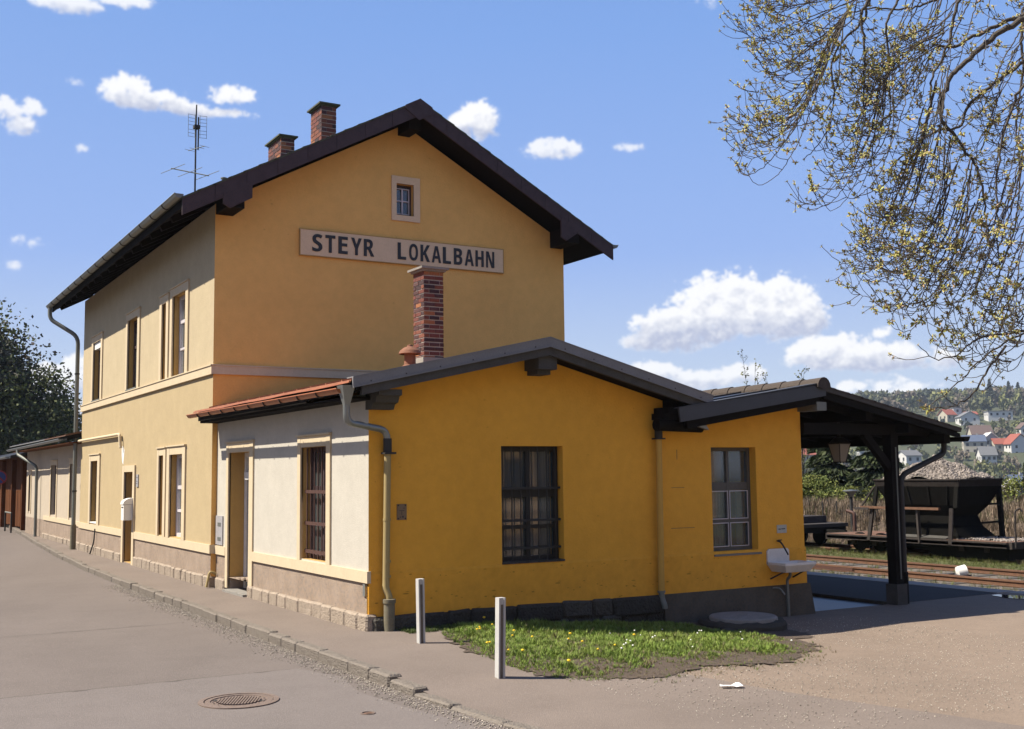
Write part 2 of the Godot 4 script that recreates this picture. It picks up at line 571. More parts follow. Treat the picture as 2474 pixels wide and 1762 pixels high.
func make_materials() -> void:
	var st := factor_tex(1024, 3, 5, 0.045, 30, 0.04, 0.05, 60, 2.2, -0.12, 1.8)
	var st2 := factor_tex(1024, 9, 5, 0.045, 26, 0.04, 0.06, 70, 2.0, -0.2, 1.6)
	var pit := factor_tex(768, 17, 5, 0.06, 18, 0.06, 0.05, 150, 2.6, -0.55, 5.0)
	var rough_grey := factor_tex(768, 23, 5, 0.12, 26, 0.10, 0.10, 190, 2.6, -0.4, 2.6, Color(0.06, 0.0, -0.08))
	var asph := factor_tex(1024, 31, 4, 0.05, 120, 0.10, 0.30, 7000, 2.8, 0.5, 1.3, Color(0.05, 0.0, -0.05))
	var grav := factor_tex(1024, 37, 6, 0.07, 150, 0.14, 0.34, 8000, 3.2, 0.5, 1.4, Color(0.07, 0.0, -0.08))
	var smooth := factor_tex(512, 41, 4, 0.06, 40, 0.07, 0.14, 500, 1.2, -0.25, 1.4)
	var wood := factor_tex(512, 43, 3, 0.14, 30, 0.14, 0.10, 300, 1.2, -0.3, 9.0)
	var stone_t := factor_tex(512, 47, 8, 0.16, 40, 0.12, 0.14, 260, 2.0, -0.3, 1.6, Color(0.05, 0.0, -0.06))
	var rust := factor_tex(512, 53, 7, 0.22, 34, 0.16, 0.08, 120, 3.0, -0.3, 1.6, Color(0.22, 0.0, -0.2))
	var grassy := factor_tex(512, 59, 6, 0.22, 50, 0.22, 0.22, 900, 1.6, 0.2, 1.4, Color(0.25, 0.0, -0.2))
	var b_st := bump_tex(512, 4, 130, 4.0)
	var b_big := bump_tex(512, 6, 6, 3.0, 2)
	var b_rough := bump_tex(512, 8, 220, 7.0, 3)
	var b_stone := bump_tex(512, 10, 24, 12.0, 5)
	# wall paints; main street and gable faces carry sun and shade in their colour
	mat("ochre_gable_shaded", lin(0.80, 0.475, 0.155), 0.9, st2, 6.4, b_st, 0.13)  # stronger ochre, the look of the shaded face put into the colour
	mat("ochre_gable_foot_shaded", lin(0.76, 0.42, 0.13), 0.9, st2, 6.1, b_st, 0.13)
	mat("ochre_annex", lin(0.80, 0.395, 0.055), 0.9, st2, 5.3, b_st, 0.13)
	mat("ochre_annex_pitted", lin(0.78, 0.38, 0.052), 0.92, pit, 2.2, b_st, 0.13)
	mat("cream_upper_sunlit", lin(0.475, 0.39, 0.262), 0.9, st, 3.3, b_st, 0.13)  # paler copy for the street face, sunlight put into the colour
	mat("ochre_street_sunlit", lin(0.44, 0.345, 0.21), 0.9, st, 2.8, b_st, 0.13)  # lower street face, likewise paled in colour for the sun
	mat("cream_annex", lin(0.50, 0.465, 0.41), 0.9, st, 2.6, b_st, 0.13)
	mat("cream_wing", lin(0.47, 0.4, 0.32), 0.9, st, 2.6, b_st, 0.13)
	mat("trim", lin(0.58, 0.475, 0.335), 0.85, st, 1.9, b_st, 0.13)
	mat("trim_ochre", lin(0.45, 0.3, 0.13), 0.85, st, 1.9, b_st, 0.13)
	mat("reveal", lin(0.46, 0.28, 0.09), 0.9, st, 1.7, b_st, 0.13)
	mat("plinth", lin(0.36, 0.28, 0.225), 0.95, rough_grey, 2.1, b_rough, 0.6)
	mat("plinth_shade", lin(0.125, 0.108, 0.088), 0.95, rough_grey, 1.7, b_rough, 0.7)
	mat("stone_pale", lin(0.33, 0.27, 0.22), 0.95, stone_t, 0.9, b_stone, 0.6)
	mat("stone_dark", lin(0.06, 0.056, 0.05), 0.95, stone_t, 1.1, b_stone, 0.9)
	mat("stone_dark_b", lin(0.085, 0.078, 0.068), 0.95, stone_t, 1.3, b_stone, 0.9)
	mat("kerb", lin(0.185, 0.16, 0.14), 0.95, stone_t, 0.8, b_stone, 0.6)
	mat("mortar", lin(0.50, 0.45, 0.40), 0.95, rough_grey, 0.8, b_rough, 0.4)
	mat("render_grey", lin(0.312, 0.294, 0.27), 0.9, st, 1.2, b_st, 0.4)
	# roofs and metal
	mat("fascia_brown", lin(0.050, 0.029, 0.032), 0.75, rust, 1.4, b_big, 0.3)
	mat("timber_dark", lin(0.013, 0.0115, 0.0105), 0.85, wood, 0.9, b_st, 0.4)
	mat("timber_grey", lin(0.085, 0.08, 0.075), 0.85, wood, 0.8, b_st, 0.5)
	mat("timber_red", lin(0.12, 0.045, 0.018), 0.8, wood, 0.9, b_st, 0.4)
	mat("tile_brown", lin(0.06, 0.045, 0.0372), 0.9, stone_t, 0.8, b_stone, 0.5)
	mat("tile_moss", lin(0.078, 0.084, 0.054), 0.95, stone_t, 0.9, b_stone, 0.5)
	mat("clay_tile", lin(0.34, 0.145, 0.078), 0.85, stone_t, 0.7, b_stone, 0.3)
	mat("sheet_grey", lin(0.19, 0.185, 0.19), 0.7, smooth, 1.6, b_big, 0.15, 0.0)
	mat("sheet_dark", lin(0.035, 0.036, 0.042), 0.4, smooth, 1.6, b_big, 0.4, 0.35)
	mat("sheet_blue", lin(0.05, 0.052, 0.06), 0.6, smooth, 1.6, b_big, 0.25, 0.05)
	mat("zinc", lin(0.252, 0.264, 0.258), 0.42, smooth, 1.1, b_big, 0.1, 0.55)
	mat("zinc_dull", lin(0.18, 0.186, 0.168), 0.6, smooth, 1.1, b_big, 0.1, 0.3)
	mat("copper", lin(0.36, 0.115, 0.04), 0.45, rust, 0.9, b_big, 0.1, 0.25)
	mat("iron_dark", lin(0.025, 0.023, 0.022), 0.7, smooth, 0.7)
	mat("iron_red", lin(0.069, 0.027, 0.0192), 0.7, rust, 0.6)
	mat("rust", lin(0.144, 0.069, 0.039), 0.85, rust, 0.9, b_rough, 0.4)
	mat("rust_dark", lin(0.033, 0.0252, 0.0216), 0.85, rust, 1.1, b_rough, 0.4)
	mat("wagon_grey", lin(0.05, 0.042, 0.04), 0.7, rust, 1.3, b_big, 0.3)
	mat("wagon_black", lin(0.012, 0.011, 0.010), 0.8, rust, 1.2, b_big, 0.3)
	mat("manhole", lin(0.168, 0.12, 0.099), 0.75, rust, 0.5, b_rough, 0.3)
	mat("pipe_cream", lin(0.36, 0.27, 0.114), 0.7, st, 1.0)
	mat("pipe_ochre", lin(0.56, 0.32, 0.06), 0.75, st, 1.0)
	mat("clay", lin(0.162, 0.141, 0.096), 0.85, rust, 0.8)
	mat("terracotta", lin(0.216, 0.09, 0.051), 0.85, stone_t, 0.7, b_stone, 0.3)
	# joinery and small things
	mat("white_paint", lin(0.78, 0.76, 0.74), 0.55, smooth, 0.9)
	mat("lilac_white", lin(0.55, 0.51, 0.54), 0.6, smooth, 0.9)
	mat("window_brown", lin(0.055, 0.032, 0.035), 0.6, wood, 0.6)
	mat("window_black", lin(0.016, 0.015, 0.015), 0.65, wood, 0.6)
	mat("window_weathered", lin(0.10, 0.095, 0.085), 0.75, wood, 0.5)
	mat("curtain", lin(0.13, 0.125, 0.11), 0.95, st, 0.5)
	mat("curtain_white", lin(0.70, 0.67, 0.66), 0.95, st, 0.5)
	mat("board_inside", lin(0.03, 0.023, 0.02), 0.9, wood, 0.5)
	mat("dark_inside", lin(0.02, 0.02, 0.02), 0.95)
	mat("sign_board", lin(0.72, 0.54, 0.35), 0.7, st, 1.4)
	mat("sign_black", lin(0.018, 0.02, 0.024), 0.6)
	mat("plaque", lin(0.20, 0.13, 0.075), 0.6, smooth, 0.4)
	mat("notice", lin(0.42, 0.42, 0.38), 0.5, smooth, 0.4)
	mat("enamel", lin(0.70, 0.68, 0.66), 0.22, smooth, 0.8)
	mat("cabinet", lin(0.336, 0.324, 0.342), 0.5, smooth, 0.8)
	mat("concrete", lin(0.276, 0.258, 0.24), 0.95, rough_grey, 1.0, b_rough, 0.4)
	mat("concrete_dark", lin(0.075, 0.07, 0.062), 0.95, rough_grey, 0.8, b_rough, 0.5)
	mat("bollard", lin(0.46, 0.45, 0.44), 0.85, smooth, 0.7, b_st, 0.3)
	mat("bollard_dirt", lin(0.132, 0.111, 0.096), 0.9, rough_grey, 0.6)
	mat("slab_sky_tint", lin(0.10, 0.105, 0.12), 0.45, smooth, 1.0, b_big, 0.3)  # blue of the reflected sky is mixed into the slab colour
	mat("paper", lin(0.82, 0.82, 0.84), 0.8)
	mat("sign_blue", lin(0.018, 0.036, 0.18), 0.5)
	mat("sign_red", lin(0.27, 0.018, 0.018), 0.5)
	mat("teal_wall", lin(0.15, 0.216, 0.252), 0.8, st, 2.0)
	for n in M:
		if n.begins_with("ochre") or n.begins_with("cream") or n.begins_with("trim") or n.begins_with("plinth") or n.begins_with("stone") or n.begins_with("timber") or n.begins_with("brick") or n.begins_with("platform") or n.begins_with("kerb") or n.begins_with("concrete") or n.begins_with("wagon"):
			M[n].metallic_specular = 0.2
	var gl := mat("glass", Color(0.55, 0.60, 0.62, 0.10), 0.04)
	gl.transparency = BaseMaterial3D.TRANSPARENCY_ALPHA
	var wa := mat("puddle", lin(0.03, 0.03, 0.03), 0.03)
	wa.metallic_specular = 0.6
	for i in 7:
		var c: Array = [[0.15, 0.045, 0.035], [0.075, 0.03, 0.032], [0.20, 0.065, 0.04], [0.05, 0.024, 0.028], [0.34, 0.13, 0.055], [0.17, 0.05, 0.038], [0.10, 0.045, 0.045]][i]
		mat("brick_%d" % i, lin(c[0] * 0.95, c[1] * 0.95, c[2] * 0.95), 0.9, stone_t, 0.5, b_stone, 0.4)
	# ground
	for a in [["road", [0.172, 0.146, 0.136], 2.6], ["road_patch", [0.185, 0.160, 0.152], 2.3], ["pavement", [0.205, 0.168, 0.148], 2.4]]:
		var m := mat(a[0], lin(a[1][0], a[1][1], a[1][2]), 0.95, asph, a[2], b_rough, 0.22)
		m.vertex_color_use_as_albedo = true
		m.metallic_specular = 0.2
	var gy := mat("gravel_yard", lin(0.245, 0.19, 0.152), 0.95, grav, 2.7, b_rough, 0.3)
	gy.vertex_color_use_as_albedo = true
	gy.metallic_specular = 0.2
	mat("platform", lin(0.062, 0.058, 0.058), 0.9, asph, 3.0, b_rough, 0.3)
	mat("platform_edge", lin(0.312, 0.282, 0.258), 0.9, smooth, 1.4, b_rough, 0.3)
	mat("ballast", lin(0.16, 0.135, 0.115), 0.95, grav, 1.6, b_rough, 0.9)
	mat("turf", lin(0.102, 0.111, 0.033), 0.95, grassy, 1.8, b_rough, 0.9)
	mat("soil", lin(0.10, 0.070, 0.052), 0.95, grassy, 1.1, b_rough, 0.9)
	M.soil.vertex_color_use_as_albedo = true
	mat("land", lin(0.051, 0.057, 0.021), 0.95, grassy, 23.0)
	mat("meadow", lin(0.072, 0.09, 0.03), 0.95, grassy, 31.0)
	for a in ["foliage", "grass_blade", "stones", "bark_grey"]:
		var m := mat(a, Color.WHITE, 0.85)
		m.vertex_color_use_as_albedo = true
		if a in ["foliage", "grass_blade"]:
			m.backlight_enabled = true
			m.backlight = lin(0.12, 0.14, 0.04)
	M.platform.metallic_specular = 0.2
	M.platform_edge.metallic_specular = 0.2
	mat("bark", lin(0.075, 0.062, 0.052), 0.95, stone_t, 0.35, b_stone, 0.7)
	mat("twig", lin(0.070, 0.058, 0.050), 0.9)

# ---------------------------------------------------------------- ground
func yard_y(x: float, z: float) -> float:
	return -0.30 * ss(0.3, 6.2, x) - 0.085 * ss(2.6, 4.0, z) * (1.0 - ss(0.0, 3.0, x))

func kerb_x(z: float) -> float:
	var pts := [[9.0, 0.35], [7.0, -0.42], [5.6, -0.82], [4.6, -0.96], [3.2, -1.0], [-8.0, -1.0], [-13.0, -0.93], [-18.0, -0.74], [-25.0, -0.35], [-40.0, 0.55], [-70.0, 3.0]]
	for i in pts.size() - 1:
		if z <= pts[i][0] and z >= pts[i + 1][0]:
			return lerpf(pts[i][1], pts[i + 1][1], (pts[i][0] - z) / (pts[i][0] - pts[i + 1][0]))
	return pts[-1][1] if z < -70.0 else 0.35

func tone(x: float, z: float, fn: FastNoiseLite, amp: float) -> Color:
	var v := clampf(0.94 + amp * fn.get_noise_2d(x * 10.0, z * 10.0) + amp * 0.6 * fn.get_noise_2d(x * 55.0 + 90.0, z * 55.0), 0.5, 1.0)
	return Color(v, v, v)

func sheet(b: MB, xs: Array, zs: Array, hf: Callable, fn: FastNoiseLite, amp: float) -> void:
	# a ground sheet over columns xs(z) = [from, to] split evenly
	for j in zs.size() - 1:
		var z0: float = zs[j]
		var z1: float = zs[j + 1]
		for i in xs.size() - 1:
			var q := []
			for c in [[i, z0], [i, z1], [i + 1, z1], [i + 1, z0]]:
				var x: float = xs[c[0]].call(c[1]) if xs[c[0]] is Callable else xs[c[0]]
				q.append(Vector3(x, hf.call(x, c[1]), c[1]))
			for t in [[0, 1, 2], [0, 2, 3]]:
				var nn: Vector3 = (q[t[1]] - q[t[0]]).cross(q[t[2]] - q[t[0]]).normalized()
				var order := [t[0], t[2], t[1]]
				if nn.y < 0:
					nn = -nn
					order = t
				for k in order:
					b.vs.append(q[k]); b.ns.append(nn)
					b.cs.append(tone(q[k].x, q[k].z, fn, amp))

func steps(a: float, b: float, n: int) -> Array:
	var r := []
	for i in n + 1:
		r.append(lerpf(a, b, float(i) / n))
	return r

func make_ground() -> void:
	var fn := FastNoiseLite.new()
	fn.seed = 3
	fn.frequency = 0.05
	fn.fractal_octaves = 3
	var flat := func(y: float) -> Callable: return func(_x: float, _z: float) -> float: return y
	# land to the horizon
	var b := MB.new()
	var rings := [0.0, 30.0, 60.0, 110.0, 180.0, 260.0, 340.0, 420.0, 500.0, 580.0, 660.0, 740.0, 820.0, 900.0, 980.0, 1100.0, 1400.0, 1900.0, 2600.0]
	var seg := 72
	for i in rings.size() - 1:
		for k in seg:
			var q := []
			for c in [[rings[i], k], [rings[i], k + 1], [rings[i + 1], k + 1], [rings[i + 1], k]]:
				var a: float = TAU * c[1] / seg
				var x: float = -5.0 + c[0] * cos(a)
				var z: float = 12.0 + c[0] * sin(a)
				q.append(Vector3(x, land_y(x, z), z))
			if i == 0:
				b.tri(q[0], q[2], q[3])
			else:
				b.quad(q[0], q[3], q[2], q[1])
	for i in range(0, b.ns.size(), 3):
		if b.ns[i].y < 0:
			for k in 3:
				b.ns[i + k] = -b.ns[i + k]
			var sw := b.vs[i]
			b.vs[i] = b.vs[i + 1]
			b.vs[i + 1] = sw
	structure(b, "terrain", M.land, "green valley floor and hillside stretching away behind the station")
	# road
	b = MB.new()
	b.use_col = true
	var zs := steps(24.0, -12.0, 36) + steps(-14.0, -110.0, 24)
	var edge := func(z: float) -> float: return kerb_x(z) - 0.06
	sheet(b, [-30.0, -16.0, -9.0, -6.5, -5.0, -4.0, -3.2, -2.5, -1.8, edge], zs, flat.call(-0.10), fn, 0.10)
	structure(b, "road", M.road, "dusty grey asphalt road along the left of the station")
	b = MB.new()
	b.use_col = true
	var pz := steps(1.45, 12.0, 14)
	sheet(b, [func(z: float) -> float: return -7.6 + 0.1 * sin(z * 3.0), -4.2, -2.6, -1.5, func(z: float) -> float: return kerb_x(z) - 0.32 - 0.10 * sin(z * 5.0)], [1.50, 2.2, 3.0, 3.8, 4.6, 5.6, 7.0, 9.0, 12.0], flat.call(-0.096), fn, 0.07)
	structure(b, "road_patch", M.road_patch, "smoother paler patch of asphalt round the manhole cover")
	b = MB.new()
	var gs := RandomNumberGenerator.new()
	gs.seed = 19
	for line in [[Vector2(-7.6, 1.52), Vector2(-4.2, 1.49), Vector2(-1.38, 1.5)], [Vector2(-9.0, -3.2), Vector2(-5.0, -2.7), Vector2(-1.12, -2.9)], [Vector2(-6.0, -13.0), Vector2(-3.0, -12.2), Vector2(-1.1, -12.6)], [Vector2(-4.9, 1.4), Vector2(-4.3, -4.0), Vector2(-4.6, -11.0)]]:
		var pts := []
		for i in line.size() - 1:
			var n := int(line[i].distance_to(line[i + 1]) / 0.12) + 1
			for k in n:
				pts.append(line[i].lerp(line[i + 1], float(k) / n) + Vector2(gs.randfn(), gs.randfn()) * 0.012)
		for i in pts.size() - 1:
			var w := gs.randf_range(0.003, 0.008)
			var d: Vector2 = (pts[i + 1] - pts[i]).normalized()
			var o := Vector2(-d.y, d.x) * w
			var q: Array = [pts[i] - o, pts[i] + o, pts[i + 1] + o, pts[i + 1] - o]
			b.quad(Vector3(q[0].x, -0.0925, q[0].y), Vector3(q[3].x, -0.0925, q[3].y), Vector3(q[2].x, -0.0925, q[2].y), Vector3(q[1].x, -0.0925, q[1].y))
	for i in range(0, b.ns.size(), 3):
		if b.ns[i].y < 0:
			for k in 3:
				b.ns[i + k] = Vector3.UP
			var sw := b.vs[i]
			b.vs[i] = b.vs[i + 1]
			b.vs[i + 1] = sw
	structure(b, "road_seams", M.concrete_dark, "dark seams and fine cracks in the road surface")
	# pavement beside the buildings, running on into the yard
	b = MB.new()
	b.use_col = true
	var inner := func(z: float) -> float: return kerb_x(z) + 0.02
	var outer := func(z: float) -> float: return (0.12 if z < -0.1 else 0.95 + 0.65 * ss(2.4, 4.4, z) + 0.8 * ss(4.4, 8.0, z)) if z > -30.5 else 2.0
	var mid := func(z: float) -> float: return (inner.call(z) + outer.call(z)) * 0.5
	sheet(b, [inner, mid, outer], steps(14.0, -32.0, 92) + [-36.0, -42.0, -60.0], func(x: float, z: float) -> float: return yard_y(x, z), fn, 0.11)
	structure(b, "pavement", M.pavement, "narrow brownish asphalt pavement between kerb and station wall")
	# gravel yard
	b = MB.new()
	b.use_col = true
	sheet(b, [func(z: float) -> float: return outer.call(z) - 0.25, 1.2, 2.0, 3.0, 4.0, 5.0, 6.0, 7.0, 8.0, 9.1, 10.5, 12.0], steps(16.0, -0.1, 32), func(x: float, z: float) -> float: return yard_y(x, z) - 0.004 - 0.012 * (1.0 - ss(0.0, 0.3, x - outer.call(z) + 0.25)), fn, 0.10)
	structure(b, "gravel_yard", M.gravel_yard, "beige gravel yard in front of the annex and canopy")
	# platform under and beyond the canopy
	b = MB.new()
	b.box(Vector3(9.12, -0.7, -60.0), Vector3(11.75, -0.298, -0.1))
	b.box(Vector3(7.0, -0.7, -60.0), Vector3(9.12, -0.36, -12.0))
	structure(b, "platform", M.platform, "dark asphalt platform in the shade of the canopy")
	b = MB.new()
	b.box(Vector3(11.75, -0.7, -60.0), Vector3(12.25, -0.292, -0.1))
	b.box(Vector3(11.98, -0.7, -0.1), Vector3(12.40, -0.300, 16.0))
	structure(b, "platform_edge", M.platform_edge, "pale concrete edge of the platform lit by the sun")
	b = MB.new()
	b.box(Vector3(7.05, -0.7, -12.0), Vector3(9.04, -0.325, 0.07))
	structure(b, "canopy_floor", M.slab_sky_tint, "smooth concrete floor tinted with a painted sky reflection beside the annex wall under the canopy")
	b = MB.new()
	b.box(Vector3(9.04, -0.7, -12.0), Vector3(9.12, -0.27, -0.12))
	structure(b, "floor_lip", M.concrete_dark, "narrow concrete lip between canopy floor and platform")
	b = MB.new()
	var pc := []
	for i in 18:
		var a := TAU * i / 18.0
		pc.append(Vector3(11.45 + cos(a) * (0.22 + 0.05 * sin(3 * a)), -0.293, 0.42 + sin(a) * (0.42 + 0.07 * cos(2 * a))))
	for i in 18:
		b.tri(Vector3(11.45, -0.293, 0.42), pc[(i + 1) % 18], pc[i])
	structure(b, "puddle", M.puddle, "small puddle reflecting the sky on the shaded yard near the tracks")
	# strips beside and between the tracks
	b = MB.new()
	b.box(Vector3(12.25, -0.9, -80.0), Vector3(17.0, -0.44, 30.0))
	structure(b, "ballast_bed", M.ballast, "pale grey ballast under the near railway track")
	b = MB.new()
	b.box(Vector3(17.0, -0.9, -80.0), Vector3(24.0, -0.42, 30.0))
	structure(b, "grass_strip", M.turf, "mown grass strip between the near track and the wagons")
	# kerb, stone by stone
	var kerb := Node3D.new()
	kerb.name = "kerb"
	add_child(kerb)
	tag(kerb, "line of worn granite kerb stones between road and pavement", "", "", "structure")
	var g := RandomNumberGenerator.new()
	g.seed = 8
	var z := 7.4
	while z > -46.0:
		var L := g.randf_range(0.42, 0.95) if z > -14.0 else g.randf_range(0.9, 1.3)
		var za := z
		var zb := z - L
		var pa := Vector3(kerb_x(za), 0, za)
		var pb := Vector3(kerb_x(zb), 0, zb)
		var m := (pa + pb) * 0.5
		var top := yard_y(m.x, m.z) + g.randf_range(0.004, 0.016)
		if m.z > 3.1:
			top = maxf(top, -0.085)
		m.y = top - 0.11 + g.randf_range(-0.003, 0.003)
		m.x += g.randf_range(-0.008, 0.008)
		var d := (pb - pa).normalized()
		b = MB.new()
		b.stone(m, d.cross(Vector3.UP) * -0.065 * g.randf_range(0.92, 1.08), Vector3.UP * 0.11, d * -(L * 0.5 - g.randf_range(0.003, 0.007)), g.randf_range(0.012, 0.022), 0.007, g)
		part(b, "kerb_stone", M.kerb, kerb)
		z = zb
	# grit gathered along the kerb
	b = MB.new()
	b.stone(Vector3.ZERO, Vector3(0.5, 0, 0), Vector3(0, 0.35, 0), Vector3(0, 0, 0.45), 0.15, 0.08, g)
	var pebble := b.mesh()
	var xf := []
	var cols := []
	for i in 5200:
		var zz := g.randf_range(-9.0, 6.2)
		var off := absf(g.randfn(0.0, 0.13)) + 0.075
		var x := kerb_x(zz) - off
		var s := g.randf_range(0.004, 0.013)
		xf.append(Transform3D(Basis.from_euler(Vector3(g.randf() * 6, g.randf() * 6, g.randf() * 6)) * s, Vector3(x, -0.094, zz)))
		var v := g.randf_range(0.14, 0.42)
		cols.append(Color(v * 1.05, v * 0.92, v * 0.78))
	for i in 9000:
		var zz := g.randf_range(0.6, 6.6)
		var x: float = g.randf_range(0.4, 7.5)
		if zz < 3.6 - 0.0 and x < 5.0:
			continue
		var s := g.randf_range(0.004, 0.011)
		xf.append(Transform3D(Basis.from_euler(Vector3(g.randf() * 6, g.randf() * 6, g.randf() * 6)) * s, Vector3(x, yard_y(x, zz) + 0.001, zz)))
		var v := g.randf_range(0.16, 0.46)
		cols.append(Color(v * 1.05, v * 0.93, v * 0.8))
	tag(many("gravel", pebble, M.stones, xf, cols), "loose grit and pebbles along the kerb and over the yard", "gravel")

func land_y(x: float, z: float) -> float:
	# station terrace, a drop to the valley, then the hillside opposite
	var w := (x + 5.4563) * 0.79027 + (z - 12.6939) * -0.61276
	var l := (x + 5.4563) * 0.61276 + (z - 12.6939) * 0.79027
	var near := ss(25.0, 62.0, x)
	var y := -14.0 + 66.0 * ss(250.0, 950.0, w) * (1.0 - 0.55 * ss(260.0, 900.0, absf(l)))
	y += 1.6 * sin(w * 0.021 + l * 0.013) * ss(250.0, 400.0, w)
	return lerpf(-0.75, y, near)

# ---------------------------------------------------------------- the station
const XL := -0.09      # street face of the main building
const ZG := -6.47      # its gable face
const ZF := -18.85     # its far end
const XR := 7.1

func left_face(x: float) -> Frame:
	return Frame.new(Vector3(x, 0, 0), Vector3(0, 0, 1), Vector3(-1, 0, 0))

func front_face(z: float) -> Frame:
	return Frame.new(Vector3(0, 0, z), Vector3(1, 0, 0), Vector3(0, 0, 1))

func surround(parent: Node, f: Frame, u0: float, u1: float, v0: float, v1: float, wu0: float, wu1: float, wv: float, m: Material, proud := 0.03) -> void:
	# plaster band round an opening: sides down to v0, a lintel on top
	var b := MB.new()
	b.fbox(f, wu0, u0, v0, wv, -0.02, proud)
	b.fbox(f, u1, wu1, v0, wv, -0.02, proud)
	b.fbox(f, u0, u1, v1, wv, -0.02, proud - 0.003)
	b.fbox(f, wu0 - 0.015, wu1 + 0.015, wv, wv + 0.022, -0.02, proud + 0.022)
	part(b, "window_surround", m, parent)

func casement(parent: Node, f: Frame, u0: float, u1: float, v0: float, v1: float, depth: float, m: Material, bars_u: Array, bars_v: Array, border := 0.055, bar_w := 0.035, curtain: Material = null, curtain_at := []) -> MeshInstance3D:
	# frame with mullions (bars_u) and rails (bars_v); a pane in every field
	var b := MB.new()
	var n1 := -depth + 0.035
	var n0 := -depth - 0.03
	b.fbox(f, u0, u0 + border, v0, v1, n0, n1)
	b.fbox(f, u1 - border, u1, v0, v1, n0, n1)
	b.fbox(f, u0 + border, u1 - border, v0, v0 + border, n0, n1 - 0.003)
	b.fbox(f, u0 + border, u1 - border, v1 - border, v1, n0, n1 - 0.003)
	var us := [u0 + border]
	var vv := [v0 + border]
	for u in bars_u:
		b.fbox(f, u - bar_w * 0.5, u + bar_w * 0.5, v0 + border, v1 - border, n0, n1 - 0.006)
		us.append(u)
	us.append(u1 - border)
	for v in bars_v:
		var w: float = bar_w if v is float else v[1]
		var vc: float = v if v is float else v[0]
		b.fbox(f, u0 + border, u1 - border, vc - w * 0.5, vc + w * 0.5, n0, n1 - 0.009)
		vv.append(vc)
	vv.append(v1 - border)
	var fr := part(b, "window", m, parent)
	for i in us.size() - 1:
		for j in vv.size() - 1:
			b = MB.new()
			b.fbox(f, us[i], us[i + 1], vv[j], vv[j + 1], -depth - 0.004, -depth + 0.004)
			part(b, "pane", M.glass, fr)
	if curtain:
		for c in curtain_at:
			b = MB.new()
			var k := int((c[1] - c[0]) / 0.035) + 2
			for i in k:
				var a := lerpf(c[0], c[1], float(i) / k)
				var e := lerpf(c[0], c[1], float(i + 1) / k)
				var h := 0.014 if i % 2 == 0 else -0.014
				b.quad(f.p(a, c[2], -depth - 0.09 - h), f.p(e, c[2], -depth - 0.09 + h), f.p(e, c[3], -depth - 0.09 + h), f.p(a, c[3], -depth - 0.09 - h))
			part(b, "curtain", curtain, fr)
	b = MB.new()
	b.fbox(f, u0, u1, v0, v1, -depth - 0.46, -depth - 0.44)
	part(b, "dark_room", M.dark_inside, fr)
	return fr

func gutter_line(b: MB, a: Vector3, c: Vector3, r: float, side: Vector3) -> void:
	# open half-round channel from a to c, with a bead along the outer lip
	var n := 9
	for i in n:
		var q := []
		for k in [i, i + 1]:
			var t: float = PI + PI * k / n
			q.append(side * cos(t) * r + Vector3.UP * sin(t) * r)
		b.quad(a + q[0], c + q[0], c + q[1], a + q[1])
		b.quad(a + q[1] * 0.93, c + q[1] * 0.93, c + q[0] * 0.93, a + q[0] * 0.93)
	for e in [a, c]:
		for i in n:
			var t0 := PI + PI * i / n
			var t1 := PI + PI * (i + 1) / n
			b.tri(e, e + side * cos(t0) * r + Vector3.UP * sin(t0) * r, e + side * cos(t1) * r + Vector3.UP * sin(t1) * r)
	b.tube(PackedVector3Array([a + side * r, c + side * r]), 0.011, 0.011, 6)

func gutter_brackets(parent: Node, a: Vector3, c: Vector3, r: float, side: Vector3, every: float, m: Material) -> void:
	var n := int(a.distance_to(c) / every)
	for i in range(1, n):
		var o := a.lerp(c, float(i) / n)
		var b := MB.new()
		var pts := PackedVector3Array()
		for k in 8:
			var t := PI + PI * k / 7.0
			pts.append(o + side * cos(t) * (r + 0.008) + Vector3.UP * sin(t) * (r + 0.008))
		b.tube(pts, 0.010, 0.010, 5)
		part(b, "gutter_bracket", m, parent)

func bend(pts: Array, r := 0.09) -> PackedVector3Array:
	# rounds the corners of a polyline
	var out := PackedVector3Array([pts[0]])
	for i in range(1, pts.size() - 1):
		var p: Vector3 = pts[i]
		var a: Vector3 = pts[i - 1]
		var c: Vector3 = pts[i + 1]
		var k := minf(r, minf(p.distance_to(a), p.distance_to(c)) * 0.45)
		var s := p + (a - p).normalized() * k
		var e := p + (c - p).normalized() * k
		for j in 5:
			var t := j / 4.0
			out.append(s.lerp(p, t).lerp(p.lerp(e, t), t))
	out.append(pts[-1])
	return out

func base_stones(parent: Node, f: Frame, u0: float, u1: float, v0: float, v1: float, proud: float, g: RandomNumberGenerator) -> void:
	var u := u0
	while u < u1 - 0.02:
		var L := minf(g.randf_range(0.26, 0.52), u1 - u)
		if u1 - u - L < 0.15:
			L = u1 - u
		var b := MB.new()
		var pr := proud * g.randf_range(0.8, 1.15)
		b.stone(f.p(u + L * 0.5, (v0 + v1) * 0.5 - 0.02, pr - 0.08), f.u * (L * 0.5 - 0.005), f.v * ((v1 - v0) * 0.5 + 0.02 + g.randf_range(-0.008, 0.006)), f.n * 0.08, 0.022, 0.009, g)
		part(b, "base_stone", M.stone_pale, parent)
		u += L

